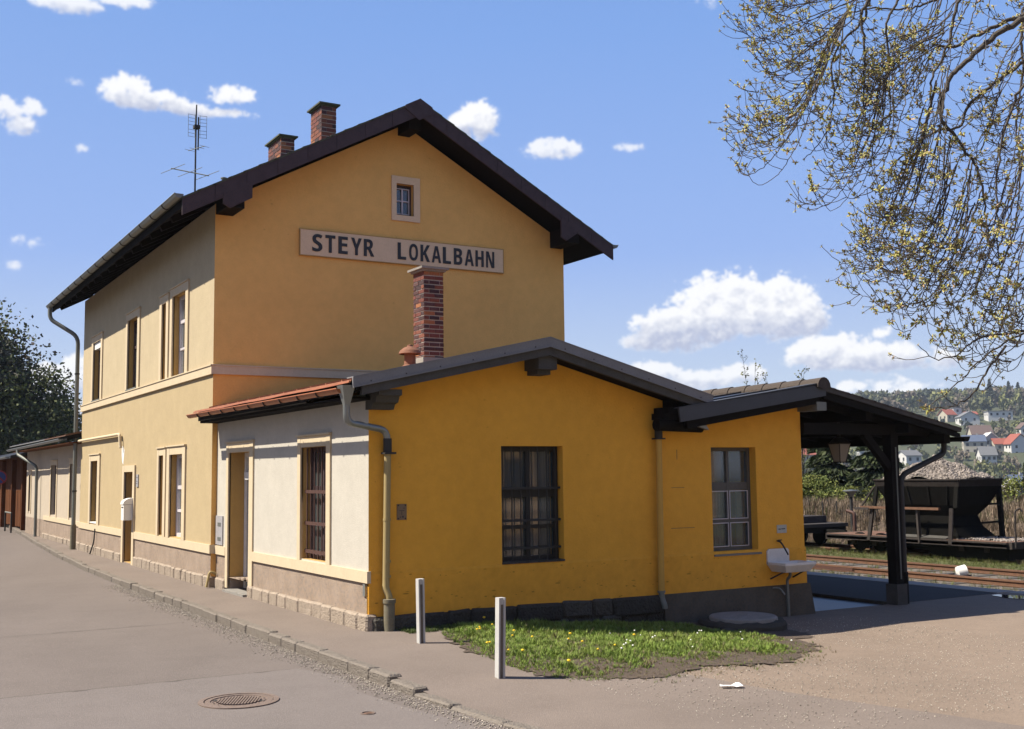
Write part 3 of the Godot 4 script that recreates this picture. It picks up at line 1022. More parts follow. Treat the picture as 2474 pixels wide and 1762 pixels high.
func make_brick_stack(root: Node, parent_name: String, x0: float, x1: float, z0: float, z1: float, y0: float, y1: float, course: float, g: RandomNumberGenerator, cap_m: Material) -> void:
	# mortar core with every brick a piece of its own, a corbelled slab on top
	var b := MB.new()
	b.box(Vector3(x0 + 0.008, y0, z0 + 0.008), Vector3(x1 - 0.008, y1, z1 - 0.008))
	var core := part(b, parent_name, M.mortar, root)
	var n := int((y1 - y0) / course)
	var h := (y1 - y0) / n
	var bl := 0.19 * course / 0.07
	var bw := (bl - 0.012) * 0.5
	var unit := MB.new()
	unit.box(Vector3(-0.5, -0.5, -0.5), Vector3(0.5, 0.5, 0.5))
	var cube := unit.mesh()
	for j in n:
		var y := y0 + h * (j + 0.5)
		for side in 4:
			var a: float = x1 - x0 if side % 2 == 0 else z1 - z0
			var s := 0.0
			var first := bl if (j + side) % 2 == 0 else bw
			var k := 0
			while s < a - 0.02:
				var L := first if k == 0 else bl
				L = minf(L, a - s)
				if a - s - L < 0.05:
					L = a - s
				var c := Vector3.ZERO
				var dx := 0.05
				var pr := g.randf_range(-0.001, 0.004)
				match side:
					0: c = Vector3(x0 + s + L * 0.5, y, z1 - dx * 0.5 + pr)
					1: c = Vector3(x1 - dx * 0.5 + pr, y, z1 - s - L * 0.5)
					2: c = Vector3(x1 - s - L * 0.5, y, z0 + dx * 0.5 - pr)
					3: c = Vector3(x0 + dx * 0.5 - pr, y, z0 + s + L * 0.5)
				var mi := MeshInstance3D.new()
				mi.mesh = cube
				var wide := L - g.randf_range(0.014, 0.021) if (s > 0.0 and s + L < a - 0.001) else L - g.randf_range(0.004, 0.008)
				var sc := Vector3(wide, h - g.randf_range(0.014, 0.021), dx)
				if side % 2 == 1:
					sc = Vector3(dx, sc.y, wide)
				mi.transform = Transform3D(Basis.from_euler(Vector3(0, g.randf_range(-0.012, 0.012), g.randf_range(-0.006, 0.006))).scaled_local(sc), c - where(core))
				mi.material_override = M["brick_%d" % g.randi_range(0, 6)]
				mi.name = "brick"
				core.add_child(mi, true)
				s += L
				k += 1
	var cap := MB.new()
	cap.box(Vector3(x0 - 0.03, y1, z0 - 0.03), Vector3(x1 + 0.03, y1 + 0.03, z1 + 0.03))
	cap.box(Vector3(x0 - 0.07, y1 + 0.03, z0 - 0.07), Vector3(x1 + 0.07, y1 + 0.065, z1 + 0.07))
	part(cap, "chimney_cap", cap_m, core)

func make_main_building() -> void:
	var t := thing("station_building", Vector3(3.5, 0, -12.6), "tall two-storey ochre station building with dark gabled roof and two brick chimneys", "station building")
	var g := RandomNumberGenerator.new()
	g.seed = 31
	var lf := left_face(XL)
	var gf := front_face(ZG)
	var ridge_x := 3.51
	var sl := 0.540
	var under := 8.52
	# street face, upper and lower storey
	var ups := [[-17.37, -16.38, 3.76, 5.27], [-13.30, -12.30, 3.76, 5.35], [-10.12, -9.76, 3.76, 5.29], [-9.28, -8.29, 3.76, 5.33]]
	var lows := [[-17.34, -16.46, 0.74, 2.28], [-13.33, -12.45, 0.02, 1.98], [-10.15, -9.78, 0.73, 2.28], [-9.30, -8.34, 0.73, 2.28]]
	var b := MB.new()
	var h := []
	for o in ups:
		h.append(o + [0.16])
	b.wall(lf, ZF, ZG, 3.68, 6.56, h, [], false)
	part(b, "wall", M.cream_upper_sunlit, t)
	for o in h:
		b = MB.new()
		b.reveals(lf, [o])
		part(b, "window_reveal", M.reveal, t)
	b = MB.new()
	h = []
	for o in lows:
		h.append(o + [0.22 if o[2] < 0.5 else 0.16])
	b.wall(lf, ZF, ZG, 0.56, 3.68, [h[0], h[2], h[3], [-13.33, -12.45, 0.56, 1.98, 0.22]], [], false)
	part(b, "wall", M.ochre_street_sunlit, t)
	for o in h:
		b = MB.new()
		b.reveals(lf, [o])
		part(b, "door_reveal" if o[2] < 0.5 else "window_reveal", M.reveal, t)
	b = MB.new()
	b.wall(lf, ZF, ZG, -0.35, 0.56, [[-13.33, -12.45, 0.02, 0.56, 0.22]], [], false)
	part(b, "plinth", M.plinth, t)
	# gable face towards us
	b = MB.new()
	var caps := [[under - sl * ridge_x - 0.01, sl], [under + sl * ridge_x - 0.01, -sl]]
	b.wall(gf, XL, XR, 3.68, 9.0, [[3.34, 3.70, 6.74, 7.35, 0.14]], caps)
	part(b, "gable_wall", M.ochre_gable_shaded, t)
	b = MB.new()
	b.wall(gf, XL, XR, -0.35, 3.68, [])
	part(b, "gable_wall", M.ochre_gable_foot_shaded, t)
	# far gable and platform face
	b = MB.new()
	var bf := Frame.new(Vector3(0, 0, ZF), Vector3(-1, 0, 0), Vector3(0, 0, -1))
	b.wall(bf, -XR, -XL, -0.35, 9.0, [], [[under + sl * ridge_x - 0.01, sl], [under - sl * ridge_x - 0.01, -sl]])
	b.wall(Frame.new(Vector3(XR, 0, 0), Vector3(0, 0, -1), Vector3(1, 0, 0)), -ZG, -ZF, -0.35, 6.55, [])
	part(b, "wall", M.ochre_gable_shaded, t)
	# string courses and bands
	b = MB.new()
	b.fbox(lf, ZF, ZG + 0.045, 3.60, 3.745, -0.02, 0.045)
	b.fbox(lf, ZF, ZG + 0.06, 3.745, 3.765, -0.02, 0.06)
	part(b, "string_course", M.trim, t)
	b = MB.new()
	b.fbox(gf, XL - 0.043, XR + 0.04, 3.60, 3.745, -0.02, 0.043)
	b.fbox(gf, XL - 0.058, XR + 0.05, 3.745, 3.765, -0.02, 0.058)
	part(b, "string_course", M.trim, t)
	for s in [[ZF, -13.5], [-12.27, ZG + 0.03]]:
		b = MB.new()
		b.fbox(lf, s[0], s[1], 0.565, 0.71, -0.02, 0.03)
		part(b, "band", M.trim, t)
	b = MB.new()
	b.fbox(gf, XL - 0.028, 0.0, 0.565, 0.71, -0.02, 0.028)
	part(b, "band", M.trim, t)
	base_stones(t, lf, ZF, -13.5, -0.1, 0.19, 0.05, g)
	base_stones(t, lf, -12.27, ZG + 0.02, -0.1, 0.19, 0.05, g)
	# windows of the upper storey
	var outs := [[-17.56, -16.18, 5.43], [-13.46, -12.10, 5.50], [-10.30, -9.58, 5.45], [-9.45, -8.10, 5.48]]
	for i in 4:
		surround(t, lf, ups[i][0], ups[i][1], 3.766, ups[i][3], outs[i][0], outs[i][1], outs[i][2], M.trim)
		var o: Array = ups[i]
		if i == 3:
			casement(t, lf, o[0], o[1], o[2], o[3], 0.15, M.lilac_white, [(o[0] + o[1]) * 0.5], [4.30, [4.83, 0.06]], 0.06, 0.04, M.curtain_white, [[o[0] + 0.08, o[1] - 0.08, 3.80, 5.0]])
		elif i == 2:
			casement(t, lf, o[0], o[1], o[2], o[3], 0.15, M.reveal, [], [4.7], 0.05, 0.03)
		else:
			casement(t, lf, o[0], o[1], o[2], o[3], 0.15, M.window_brown, [(o[0] + o[1]) * 0.5], [[4.75, 0.06]], 0.07, 0.05)
			b = MB.new()
			b.fbox(lf, o[0] - 0.02, o[1] + 0.02, 3.768, 3.80, -0.15, 0.05)
			part(b, "window_sill", M.zinc_dull, t)
	b = MB.new()
	b.fbox(lf, -17.36, -16.39, 5.10, 5.265, -0.13, -0.012)
	part(b, "blind_box", M.white_paint, t)
	# ground floor
	outs = [[-17.54, -16.18, 2.43], [-13.50, -12.27, 2.12], [-10.29, -9.60, 2.42], [-9.50, -8.14, 2.43]]
	for i in [0, 2, 3]:
		var o: Array = lows[i]
		surround(t, lf, o[0], o[1], 0.712, o[3], outs[i][0], outs[i][1], outs[i][2], M.trim)
		if i == 3:
			casement(t, lf, o[0], o[1], o[2], o[3], 0.15, M.lilac_white, [(o[0] + o[1]) * 0.5], [1.22, [1.66, 0.07]], 0.07, 0.05, M.curtain_white, [[o[0] + 0.09, o[1] - 0.09, 0.80, 2.1]])
		elif i == 2:
			casement(t, lf, o[0], o[1], o[2], o[3], 0.15, M.reveal, [], [1.6], 0.05, 0.03)
		else:
			casement(t, lf, o[0], o[1], o[2], o[3], 0.15, M.window_brown, [(o[0] + o[1]) * 0.5], [[1.66, 0.06]], 0.07, 0.05)
			b = MB.new()
			b.fbox(lf, o[0], o[1], 0.742, 0.77, -0.14, 0.02)
			part(b, "window_sill", M.white_paint, t)
	# street door
	b = MB.new()
	b.fbox(lf, -13.50, -13.33, 0.0, 2.12, -0.02, 0.035)
	b.fbox(lf, -12.45, -12.27, 0.0, 2.12, -0.02, 0.035)
	b.fbox(lf, -13.33, -12.45, 1.98, 2.12, -0.02, 0.032)
	part(b, "door_surround", M.trim, t)
	b = MB.new()
	b.fbox(lf, -13.33, -12.45, 0.02, 1.98, -0.26, -0.22)
	for q in [[0.15, 0.85], [1.0, 1.85]]:
		b.fbox(lf, -13.2, -12.58, q[0], q[1], -0.225, -0.205)
	var dr := part(b, "door", M.window_brown, t)
	b = MB.new()
	b.fbox(lf, -12.58, -12.54, 0.98, 1.12, -0.23, -0.17)
	part(b, "handle", M.zinc, dr)
	b = MB.new()
	b.fbox(lf, -13.20, -12.95, 1.18, 1.42, -0.228, -0.185)
	part(b, "letter_slot", M.iron_dark, dr)
	# attic window
	b = MB.new()
	for q in [[3.24, 3.34, 6.63, 7.49], [3.70, 3.83, 6.63, 7.49], [3.34, 3.70, 7.35, 7.488], [3.34, 3.70, 6.632, 6.74]]:
		b.fbox(gf, q[0], q[1], q[2], q[3], -0.02, 0.03)
	part(b, "window_surround", M.sign_board, t)
	casement(t, gf, 3.34, 3.70, 6.74, 7.35, 0.13, M.window_brown, [], [], 0.03, 0.03)
	b = MB.new()
	for q in [[3.37, 3.385, 6.80, 7.27], [3.50, 3.525, 6.80, 7.27], [3.645, 3.66, 6.80, 7.27]]:
		b.fbox(gf, q[0], q[1], q[2], q[3], -0.12, -0.095)
	for q in [[6.785, 6.80], [7.03, 7.05], [7.27, 7.285]]:
		b.fbox(gf, 3.37, 3.66, q[0], q[1], -0.121, -0.094)
	part(b, "casement", M.lilac_white, t)
	# roof: timber deck with tiles, dark cladding along the gable edge
	var zr0 := -19.52
	var zr1 := -5.80
	var top := func(x: float) -> float: return 8.80 - sl * absf(x - ridge_x)
	b = MB.new()
	var ff := front_face(0.0)
	b.extrude(PackedVector2Array([Vector2(-0.80, top.call(-0.80) - 0.14), Vector2(ridge_x, 8.80 - 0.14), Vector2(7.82, top.call(7.82) - 0.14), Vector2(7.82, top.call(7.82) - 0.03), Vector2(ridge_x, 8.77), Vector2(-0.80, top.call(-0.80) - 0.03)]), ff, zr0, zr1)
	part(b, "roof", M.timber_dark, t)
	b = MB.new()
	for side in [-1, 1]:
		for i in 17:
			var xa: float = ridge_x + side * (4.36 - i * 0.26)
			var xb: float = xa - side * 0.30
			if (xb - ridge_x) * side < 0:
				xb = ridge_x
			var k := 0
			var zz := zr0 - 0.02
			while zz < zr1 + 0.03:
				var ze := minf(zz + 0.62, zr1 + 0.045)
				var j := g.randf_range(-0.004, 0.006)
				var pa := Vector2(xa, top.call(xa) + 0.008 + j)
				var pb := Vector2(xb, top.call(xb) - 0.012)
				b.extrude(PackedVector2Array([pa, pb, pb - Vector2(0, 0.02), pa - Vector2(0, 0.035)]), ff, zz, ze - 0.004)
				zz = ze if ze < zr1 + 0.04 else 99.0
				k += 1
	tag(part(b, "roof_tiles", M.tile_moss, t), "", "", "", "stuff")
	var side_n := 8
	for side in [-1, 1]:
		for i in side_n:
			var xa: float = ridge_x + side * (0.02 + 4.33 * i / side_n)
			var xb: float = ridge_x + side * (0.02 + 4.33 * (i + 1) / side_n - 0.006)
			b = MB.new()
			var ya: float = top.call(xa)
			var yb: float = top.call(xb)
			b.extrude(PackedVector2Array([Vector2(xa, ya - 0.305), Vector2(xb, yb - 0.305), Vector2(xb, yb + 0.004), Vector2(xa, ya + 0.004)]), ff, zr1, zr1 + 0.03 + g.randf_range(0.0, 0.006))
			part(b, "fascia_panel", M.fascia_brown, t)
	b = MB.new()
	b.extrude(PackedVector2Array([Vector2(ridge_x - 0.30, 8.58), Vector2(ridge_x - 0.02, 8.40), Vector2(ridge_x + 0.25, 8.55), Vector2(ridge_x + 0.25, 8.68), Vector2(ridge_x, 8.815), Vector2(ridge_x - 0.30, 8.65)]), ff, zr1 + 0.037, zr1 + 0.055)
	part(b, "fascia_panel", M.fascia_brown, t)
	for q in [[-0.16, 0.34], [6.60, 7.02]]:
		b = MB.new()
		var ya: float = top.call(q[0]) - 0.22
		var yb: float = top.call(q[1]) - 0.22
		var lo := minf(ya, yb)
		b.extrude(PackedVector2Array([Vector2(q[0], ya), Vector2(q[0], lo - 0.18), Vector2(q[0] + 0.12, lo - 0.25), Vector2(q[1], maxf(lo - 0.05, yb - 0.30)), Vector2(q[1], yb)]), ff, zr1 + 0.001, zr1 + 0.043)
		part(b, "fascia_panel", M.fascia_brown, t)
	for q in [[-0.08, 0.22, 6.38], [3.38, 3.62, 8.28], [6.78, 7.05, 6.42]]:
		b = MB.new()
		var y1: float = minf(top.call(q[0]), top.call(q[1])) - 0.142
		b.box(Vector3(q[0], q[2], ZG - 0.1), Vector3(q[1], y1, zr1 - (0.004 if q[0] != 3.38 else 0.16)))
		part(b, "purlin_end", M.timber_dark, t)
	# rafters showing under the street eaves
	for i in 17:
		var z := -18.6 + i * 0.78
		b = MB.new()
		b.bar(Vector3(-0.74, top.call(-0.74) - 0.20, z), Vector3(0.05, top.call(0.05) - 0.20, z), 0.10, 0.12)
		part(b, "rafter", M.timber_dark, t)
	b = MB.new()
	b.box(Vector3(-0.815, 6.30, zr0 + 0.05), Vector3(-0.79, 6.46, zr1 - 0.01))
	part(b, "eaves_board", M.timber_dark, t)
	# gutter and downpipe of the street side
	b = MB.new()
	gutter_line(b, Vector3(-0.885, 6.47, zr0 - 0.05), Vector3(-0.885, 6.50, zr1 + 0.03), 0.072, Vector3(-1, 0, 0))
	var gu := part(b, "gutter", M.zinc_dull, t)
	gutter_brackets(gu, Vector3(-0.885, 6.47, zr0), Vector3(-0.885, 6.50, zr1), 0.072, Vector3(-1, 0, 0), 0.85, M.iron_dark)
	b = MB.new()
	b.tube(bend([Vector3(-0.885, 6.42, -19.38), Vector3(-0.885, 6.10, -19.36), Vector3(-0.22, 5.62, -18.98), Vector3(-0.22, 0.62, -18.98)], 0.2), 0.055, 0.055, 10)
	var dp := part(b, "downpipe", M.zinc_dull, t)
	b = MB.new()
	b.tube(PackedVector3Array([Vector3(-0.22, 0.64, -18.98), Vector3(-0.225, -0.05, -18.97)]), 0.075, 0.08, 10)
	part(b, "pipe_foot", M.clay, dp)
	for y in [1.5, 3.0, 4.6]:
		b = MB.new()
		b.tube(PackedVector3Array([Vector3(-0.22, y, -18.98), Vector3(-0.22, y + 0.04, -18.98)]), 0.066, 0.066, 10)
		part(b, "pipe_clip", M.iron_dark, dp)
	b = MB.new()
	gutter_line(b, Vector3(7.90, 6.44, zr0 - 0.05), Vector3(7.90, 6.46, zr1 + 0.05), 0.07, Vector3(1, 0, 0))
	part(b, "gutter", M.zinc_dull, t)
	# horizontal pipe and patched plaster on the street wall
	b = MB.new()
	b.tube(bend([Vector3(-0.16, 2.83, -18.9), Vector3(-0.16, 2.83, -13.70), Vector3(-0.15, 2.52, -13.62)], 0.07), 0.035, 0.035, 8)
	part(b, "wall_pipe", M.trim, t)
	b = MB.new()
	var po := PackedVector2Array()
	for i in 12:
		var a := TAU * i / 12.0
		po.append(Vector2(-13.62 + cos(a) * 0.13 * (1.0 + 0.3 * sin(3.0 * a)), 2.36 + sin(a) * 0.22 * (1.0 + 0.2 * cos(2.0 * a + 1.0))))
	b.extrude(po, lf, -0.01, 0.004)
	part(b, "plaster_patch", M.white_paint, t)
	b = MB.new()
	b.tube(bend([Vector3(-0.13, 0.62, -16.5), Vector3(-0.16, 0.30, -16.45), Vector3(-0.2, 0.0, -16.7)], 0.08), 0.018, 0.018, 6)
	part(b, "cable_conduit", M.iron_dark, t)
	b = MB.new()
	b.tube(bend([Vector3(-0.02, 0.23, ZG + 0.09), Vector3(-0.13, 0.28, ZG + 0.10), Vector3(-0.19, 0.02, ZG + 0.12)], 0.09), 0.022, 0.022, 8)
	part(b, "hose_end", M.pipe_cream, t)
	# chimneys
	for q in [[3.19, 3.53, -10.66, -10.0, 9.88], [3.17, 3.50, -13.55, -12.6, 9.86]]:
		make_brick_stack(t, "chimney", q[0], q[1], q[2], q[3], 8.45, q[4], 0.092, g, M.tile_moss)
	b = MB.new()
	b.lathe(Vector3(0.78, 7.2, -9.0), [Vector2(0.04, 0.0), Vector2(0.04, 0.50), Vector2(0.065, 0.505), Vector2(0.065, 0.53), Vector2(0.0, 0.55)], 10)
	part(b, "vent_pipe", M.zinc_dull, t)
	# name board
	var s := thing("station_sign", Vector3(3.54, 5.81, ZG + 0.03), "long cream name board with black lettering STEYR LOKALBAHN on the gable", "sign")
	b = MB.new()
	b.fbox(gf, 1.44, 5.64, 5.81, 6.27, 0.005, 0.045)
	part(b, "board", M.sign_board, s)
	b = MB.new()
	for q in [[1.425, 5.655, 6.27, 6.283], [1.425, 5.655, 5.797, 5.81], [1.425, 1.44, 5.81, 6.27], [5.64, 5.655, 5.81, 6.27]]:
		b.fbox(gf, q[0], q[1], q[2], q[3], 0.004, 0.05)
	part(b, "sign_frame", M.trim_ochre, s)
	lettering(s, "STEYR", 1.66, 2.86, 5.885, 6.205, ZG + 0.046)
	lettering(s, "LOKALBAHN", 3.35, 5.44, 5.885, 6.205, ZG + 0.046)
	# antenna on the roof
	var an := thing("roof_antenna", Vector3(1.52, 7.75, -14.0), "thin television antenna mast with grid and yagi elements on the main roof", "antenna")
	b = MB.new()
	b.tube(PackedVector3Array([Vector3(1.52, 7.6, -14), Vector3(1.52, 10.35, -14), Vector3(1.53, 10.8, -14)]), 0.024, 0.016, 6)
	part(b, "mast", M.iron_dark, an)
	b = MB.new()
	for sx in [-1, 1]:
		for i in 7:
			var y: float = 9.98 + i * 0.085 + (0.03 if i > 2 else 0.0)
			b.tube(PackedVector3Array([Vector3(1.54 + sx * 0.03, y, -13.95), Vector3(1.54 + sx * 0.22, y, -13.92)]), 0.005, 0.005, 4)
		for x in [0.06, 0.22]:
			b.tube(PackedVector3Array([Vector3(1.54 + sx * x, 9.97, -13.93), Vector3(1.54 + sx * x, 10.53, -13.93)]), 0.005, 0.005, 4)
	part(b, "grid_aerial", M.zinc_dull, an)
	b = MB.new()
	b.box(Vector3(1.46, 10.2, -14.05), Vector3(1.60, 10.28, -13.9))
	b.tube(PackedVector3Array([Vector3(1.58, 9.7, -14), Vector3(1.58, 10.5, -14)]), 0.018, 0.018, 6)
	part(b, "amplifier_box", M.iron_dark, an)
	b = MB.new()
	b.tube(PackedVector3Array([Vector3(1.40, 9.70, -14.2), Vector3(1.66, 9.72, -13.7)]), 0.010, 0.010, 5)
	for i in 4:
		var o := Vector3(1.42, 9.70, -14.15).lerp(Vector3(1.65, 9.72, -13.72), i / 3.0)
		b.tube(PackedVector3Array([o + Vector3(-0.13, 0, 0.05), o + Vector3(0.13, 0, -0.05)]), 0.005, 0.005, 4)
	part(b, "small_yagi", M.zinc_dull, an)
	b = MB.new()
	b.tube(PackedVector3Array([Vector3(1.02, 9.24, -14.3), Vector3(1.78, 9.02, -13.75)]), 0.014, 0.014, 5)
	for i in 3:
		var o := Vector3(1.06, 9.23, -14.28).lerp(Vector3(1.74, 9.03, -13.78), i / 2.0)
		b.tube(PackedVector3Array([o + Vector3(-0.20, -0.06, -0.34), o + Vector3(0.20, 0.06, 0.34)]), 0.008, 0.008, 4)
	part(b, "large_yagi", M.zinc_dull, an)

func lettering(parent: Node, word: String, x0: float, x1: float, y0: float, y1: float, z: float) -> void:
	# heavy condensed capitals, each letter a piece
	var n := word.length()
	var pitch := (x1 - x0) / (n - 0.22)
	var sf := SystemFont.new()
	sf.font_names = PackedStringArray(["Droid Sans"])
	sf.font_weight = 700
	for i in n:
		var tm := TextMesh.new()
		tm.text = word[i]
		tm.font = sf
		tm.font_size = 64
		tm.pixel_size = 0.01
		tm.depth = 0.02
		var bb := tm.get_aabb()
		var mi := MeshInstance3D.new()
		mi.mesh = tm
		mi.name = "letter"
		mi.material_override = M.sign_black
		var w := pitch * (0.72 if word[i] in ["L", "E"] else (0.82 if word[i] in ["A", "Y", "K", "R"] else 0.76))
		var sc := Vector3(w / bb.size.x, (y1 - y0) / bb.size.y, 0.6)
		mi.transform = Transform3D(Basis.IDENTITY.scaled(sc), Vector3(x0 + pitch * i, y0, z) - bb.position * sc - where(parent))
		parent.add_child(mi, true)

func make_annex() -> void:
	var t := thing("station_annex", Vector3(3.6, 0, -3.2), "low single-storey ochre annex with grey-edged gable roof in front of the tall station", "annex")
	var g := RandomNumberGenerator.new()
	g.seed = 77
	var lf := left_face(0.0)
	var f := front_face(0.0)
	var rx := 2.36
	var sl := 0.222
	var top := func(x: float) -> float: return 3.575 - sl * (rx - x) if x < rx else 3.575 - 0.256 * (x - rx)
	# street wall
	var b := MB.new()
	b.wall(lf, ZG, 0.0, 0.56, 2.84, [[-5.74, -4.63, 0.56, 2.24, 0.32], [-2.32, -1.35, 0.72, 2.24, 0.14]], [], false)
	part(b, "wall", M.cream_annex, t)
	b = MB.new()
	b.reveals(lf, [[-2.32, -1.35, 0.72, 2.24, 0.14]])
	part(b, "window_reveal", M.reveal, t)
	b = MB.new()
	b.reveals(lf, [[-5.74, -4.63, 0.22, 2.24, 0.32]])
	part(b, "door_reveal", M.reveal, t)
	b = MB.new()
	b.wall(lf, ZG, 0.0, -0.35, 0.56, [[-5.74, -4.63, 0.03, 0.56, 0.32]], [], false)
	b.reveals(lf, [[-5.74, -4.63, 0.03, 0.22, 0.32]])
	part(b, "plinth", M.plinth, t)
	# front wall, upper smooth and lower pitted
	b = MB.new()
	b.wall(f, 0.0, 4.62, 0.69, 3.6, [[1.85, 2.80, 0.70, 2.205, 0.20]], [[3.40 - sl * rx, sl], [3.40 + 0.256 * rx, -0.256]])
	b.wall(f, 4.62, 7.15, 0.69, 3.6, [[5.36, 6.22, 0.69, 2.195, 0.20]], [[2.925 - 0.165 * 7.15, 0.165]])
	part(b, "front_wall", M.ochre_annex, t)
	b = MB.new()
	b.fbox(f, 0.0, 7.165, 0.14, 0.66, -0.05, 0.012)
	b.hexa([f.p(0, 0.66, -0.05), f.p(7.165, 0.66, -0.05), f.p(7.165, 0.692, -0.05), f.p(0, 0.692, -0.05), f.p(0, 0.66, 0.012), f.p(7.165, 0.66, 0.012), f.p(7.165, 0.692, 0.002), f.p(0, 0.692, 0.002)])
	part(b, "front_wall", M.ochre_annex_pitted, t)
	# end wall under the canopy
	b = MB.new()
	b.wall(Frame.new(Vector3(7.15, 0, 0), Vector3(0, 0, -1), Vector3(1, 0, 0)), 0.0, -ZG, -0.35, 2.92, [])
	part(b, "wall", M.ochre_annex, t)
	# rubble base in front: blocks on the left, rough render on the right
	for row in [[-0.34, -0.07], [-0.075, 0.165]]:
		var u := 0.02
		while u < 4.36:
			var L := minf(g.randf_range(0.32, 0.78), 4.40 - u)
			if 4.40 - u - L < 0.2:
				L = 4.40 - u
			b = MB.new()
			var lo: float = row[0] + g.randf_range(-0.03, 0.03)
			var hi: float = row[1] + (g.randf_range(-0.035, 0.03) if row[1] < 0.1 else g.randf_range(-0.008, 0.004))
			b.stone(f.p(u + L * 0.5, (lo + hi) * 0.5, 0.0), f.u * (L * 0.5 - 0.006), f.v * ((hi - lo) * 0.5 - 0.004), f.n * (0.085 + g.randf_range(-0.015, 0.02)), 0.03, 0.016, g)
			part(b, "base_stone", M.stone_dark if g.randf() < 0.6 else M.stone_dark_b, t)
			u += L
	b = MB.new()
	b.fbox(f, 0.0, 4.4, -0.4, 0.15, -0.1, 0.05)
	part(b, "base_mortar", M.stone_dark, t)
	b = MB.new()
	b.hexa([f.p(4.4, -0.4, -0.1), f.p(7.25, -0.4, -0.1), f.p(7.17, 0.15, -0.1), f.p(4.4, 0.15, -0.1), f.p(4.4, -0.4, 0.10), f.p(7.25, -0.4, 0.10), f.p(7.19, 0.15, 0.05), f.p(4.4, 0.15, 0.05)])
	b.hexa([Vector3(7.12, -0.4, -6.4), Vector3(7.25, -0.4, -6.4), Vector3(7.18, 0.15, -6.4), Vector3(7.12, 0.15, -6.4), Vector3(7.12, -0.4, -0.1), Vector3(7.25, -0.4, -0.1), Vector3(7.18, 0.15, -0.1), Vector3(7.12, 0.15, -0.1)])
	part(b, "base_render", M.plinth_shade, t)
	# street side: band, stones
	for s in [[ZG, -5.86], [-4.44, 0.028]]:
		b = MB.new()
		b.fbox(lf, s[0], s[1], 0.56, 0.70, -0.02, 0.03)
		part(b, "band", M.trim, t)
	base_stones(t, lf, ZG + 0.12, -5.86, -0.1, 0.18, 0.06, g)
	base_stones(t, lf, -4.60, 0.06, -0.1, 0.18, 0.06, g)
	# street window with its grille
	surround(t, lf, -2.32, -1.35, 0.702, 2.24, -2.44, -1.21, 2.39, M.trim, 0.025)
	casement(t, lf, -2.32, -1.35, 0.72, 2.24, 0.16, M.window_brown, [-1.835], [[1.68, 0.06]], 0.06, 0.05, M.curtain_white, [[-2.20, -1.45, 0.78, 1.92]])
	b = MB.new()
	for i in 7:
		var u := -2.26 + i * 0.14
		b.tube(PackedVector3Array([lf.p(u, 0.73, -0.06), lf.p(u, 2.23, -0.06)]), 0.011, 0.011, 6)
	for v in [0.80, 1.18, 1.61]:
		b.fbox(lf, -2.32, -1.35, v, v + 0.045, -0.075, -0.045)
	part(b, "window_grille", M.iron_red, t)
	# street door, deep set, white frame with fanlight
	b = MB.new()
	b.fbox(lf, -5.86, -5.74, 0.05, 2.40, -0.02, 0.025)
	b.fbox(lf, -4.63, -4.44, 0.05, 2.40, -0.02, 0.025)
	b.fbox(lf, -5.74, -4.63, 2.24, 2.40, -0.02, 0.022)
	b.fbox(lf, -5.88, -4.42, 2.40, 2.42, -0.02, 0.045)
	part(b, "door_surround", M.trim, t)
	b = MB.new()
	b.fbox(lf, -5.74, -5.66, 0.03, 2.24, -0.32, -0.25)
	b.fbox(lf, -4.71, -4.63, 0.03, 2.24, -0.32, -0.25)
	b.fbox(lf, -5.66, -4.71, 1.80, 1.92, -0.32, -0.22)
	b.fbox(lf, -5.66, -4.71, 2.17, 2.24, -0.32, -0.25)
	var dr := part(b, "door", M.white_paint, t)
	b = MB.new()
	b.fbox(lf, -5.655, -4.715, 0.04, 1.795, -0.315, -0.275)
	b.fbox(lf, -5.5, -4.87, 0.2, 0.8, -0.28, -0.262)
	b.fbox(lf, -5.5, -4.87, 0.95, 1.65, -0.28, -0.262)
	part(b, "door_leaf", M.render_grey, dr)
	b = MB.new()
	b.fbox(lf, -5.655, -4.715, 1.925, 2.165, -0.29, -0.282)
	part(b, "pane", M.glass, dr)
	b = MB.new()
	b.fbox(lf, -5.70, -4.66, 1.9, 2.2, -0.75, -0.73)
	part(b, "dark_room", M.dark_inside, dr)
	b = MB.new()
	b.tube(PackedVector3Array([lf.p(-4.82, 0.98, -0.27), lf.p(-4.82, 0.98, -0.22), lf.p(-4.93, 0.98, -0.22)]), 0.012, 0.012, 6)
	part(b, "handle", M.zinc, dr)
	b = MB.new()
	b.box(Vector3(-0.10, -0.15, -5.74), Vector3(0.33, 0.035, -4.63))
	part(b, "door_step", M.concrete, t)
	# front windows
	var w := casement(t, f, 1.85, 2.80, 0.70, 2.205, 0.17, M.window_black, [2.325], [[1.585, 0.10], 1.15], 0.07, 0.05)
	for i in 9:
		b = MB.new()
		b.fbox(f, 1.90 + i * 0.095, 1.988 + i * 0.095, 0.76, 2.14, -0.26, -0.235 - 0.008 * (i % 3))
		part(b, "plank", M.board_inside, w)
	b = MB.new()
	for i in 7:
		var u := 1.92 + i * 0.135
		b.tube(PackedVector3Array([f.p(u, 0.71, -0.085), f.p(u, 2.2, -0.085)]), 0.009, 0.009, 6)
	for v in [0.86, 1.22, 1.64]:
		b.fbox(f, 1.85, 2.80, v, v + 0.03, -0.10, -0.07)
	part(b, "window_grille", M.iron_dark, t)
	b = MB.new()
	b.fbox(f, 1.85, 2.80, 0.69, 0.715, -0.16, 0.02)
	part(b, "window_sill", M.stone_dark_b, t)
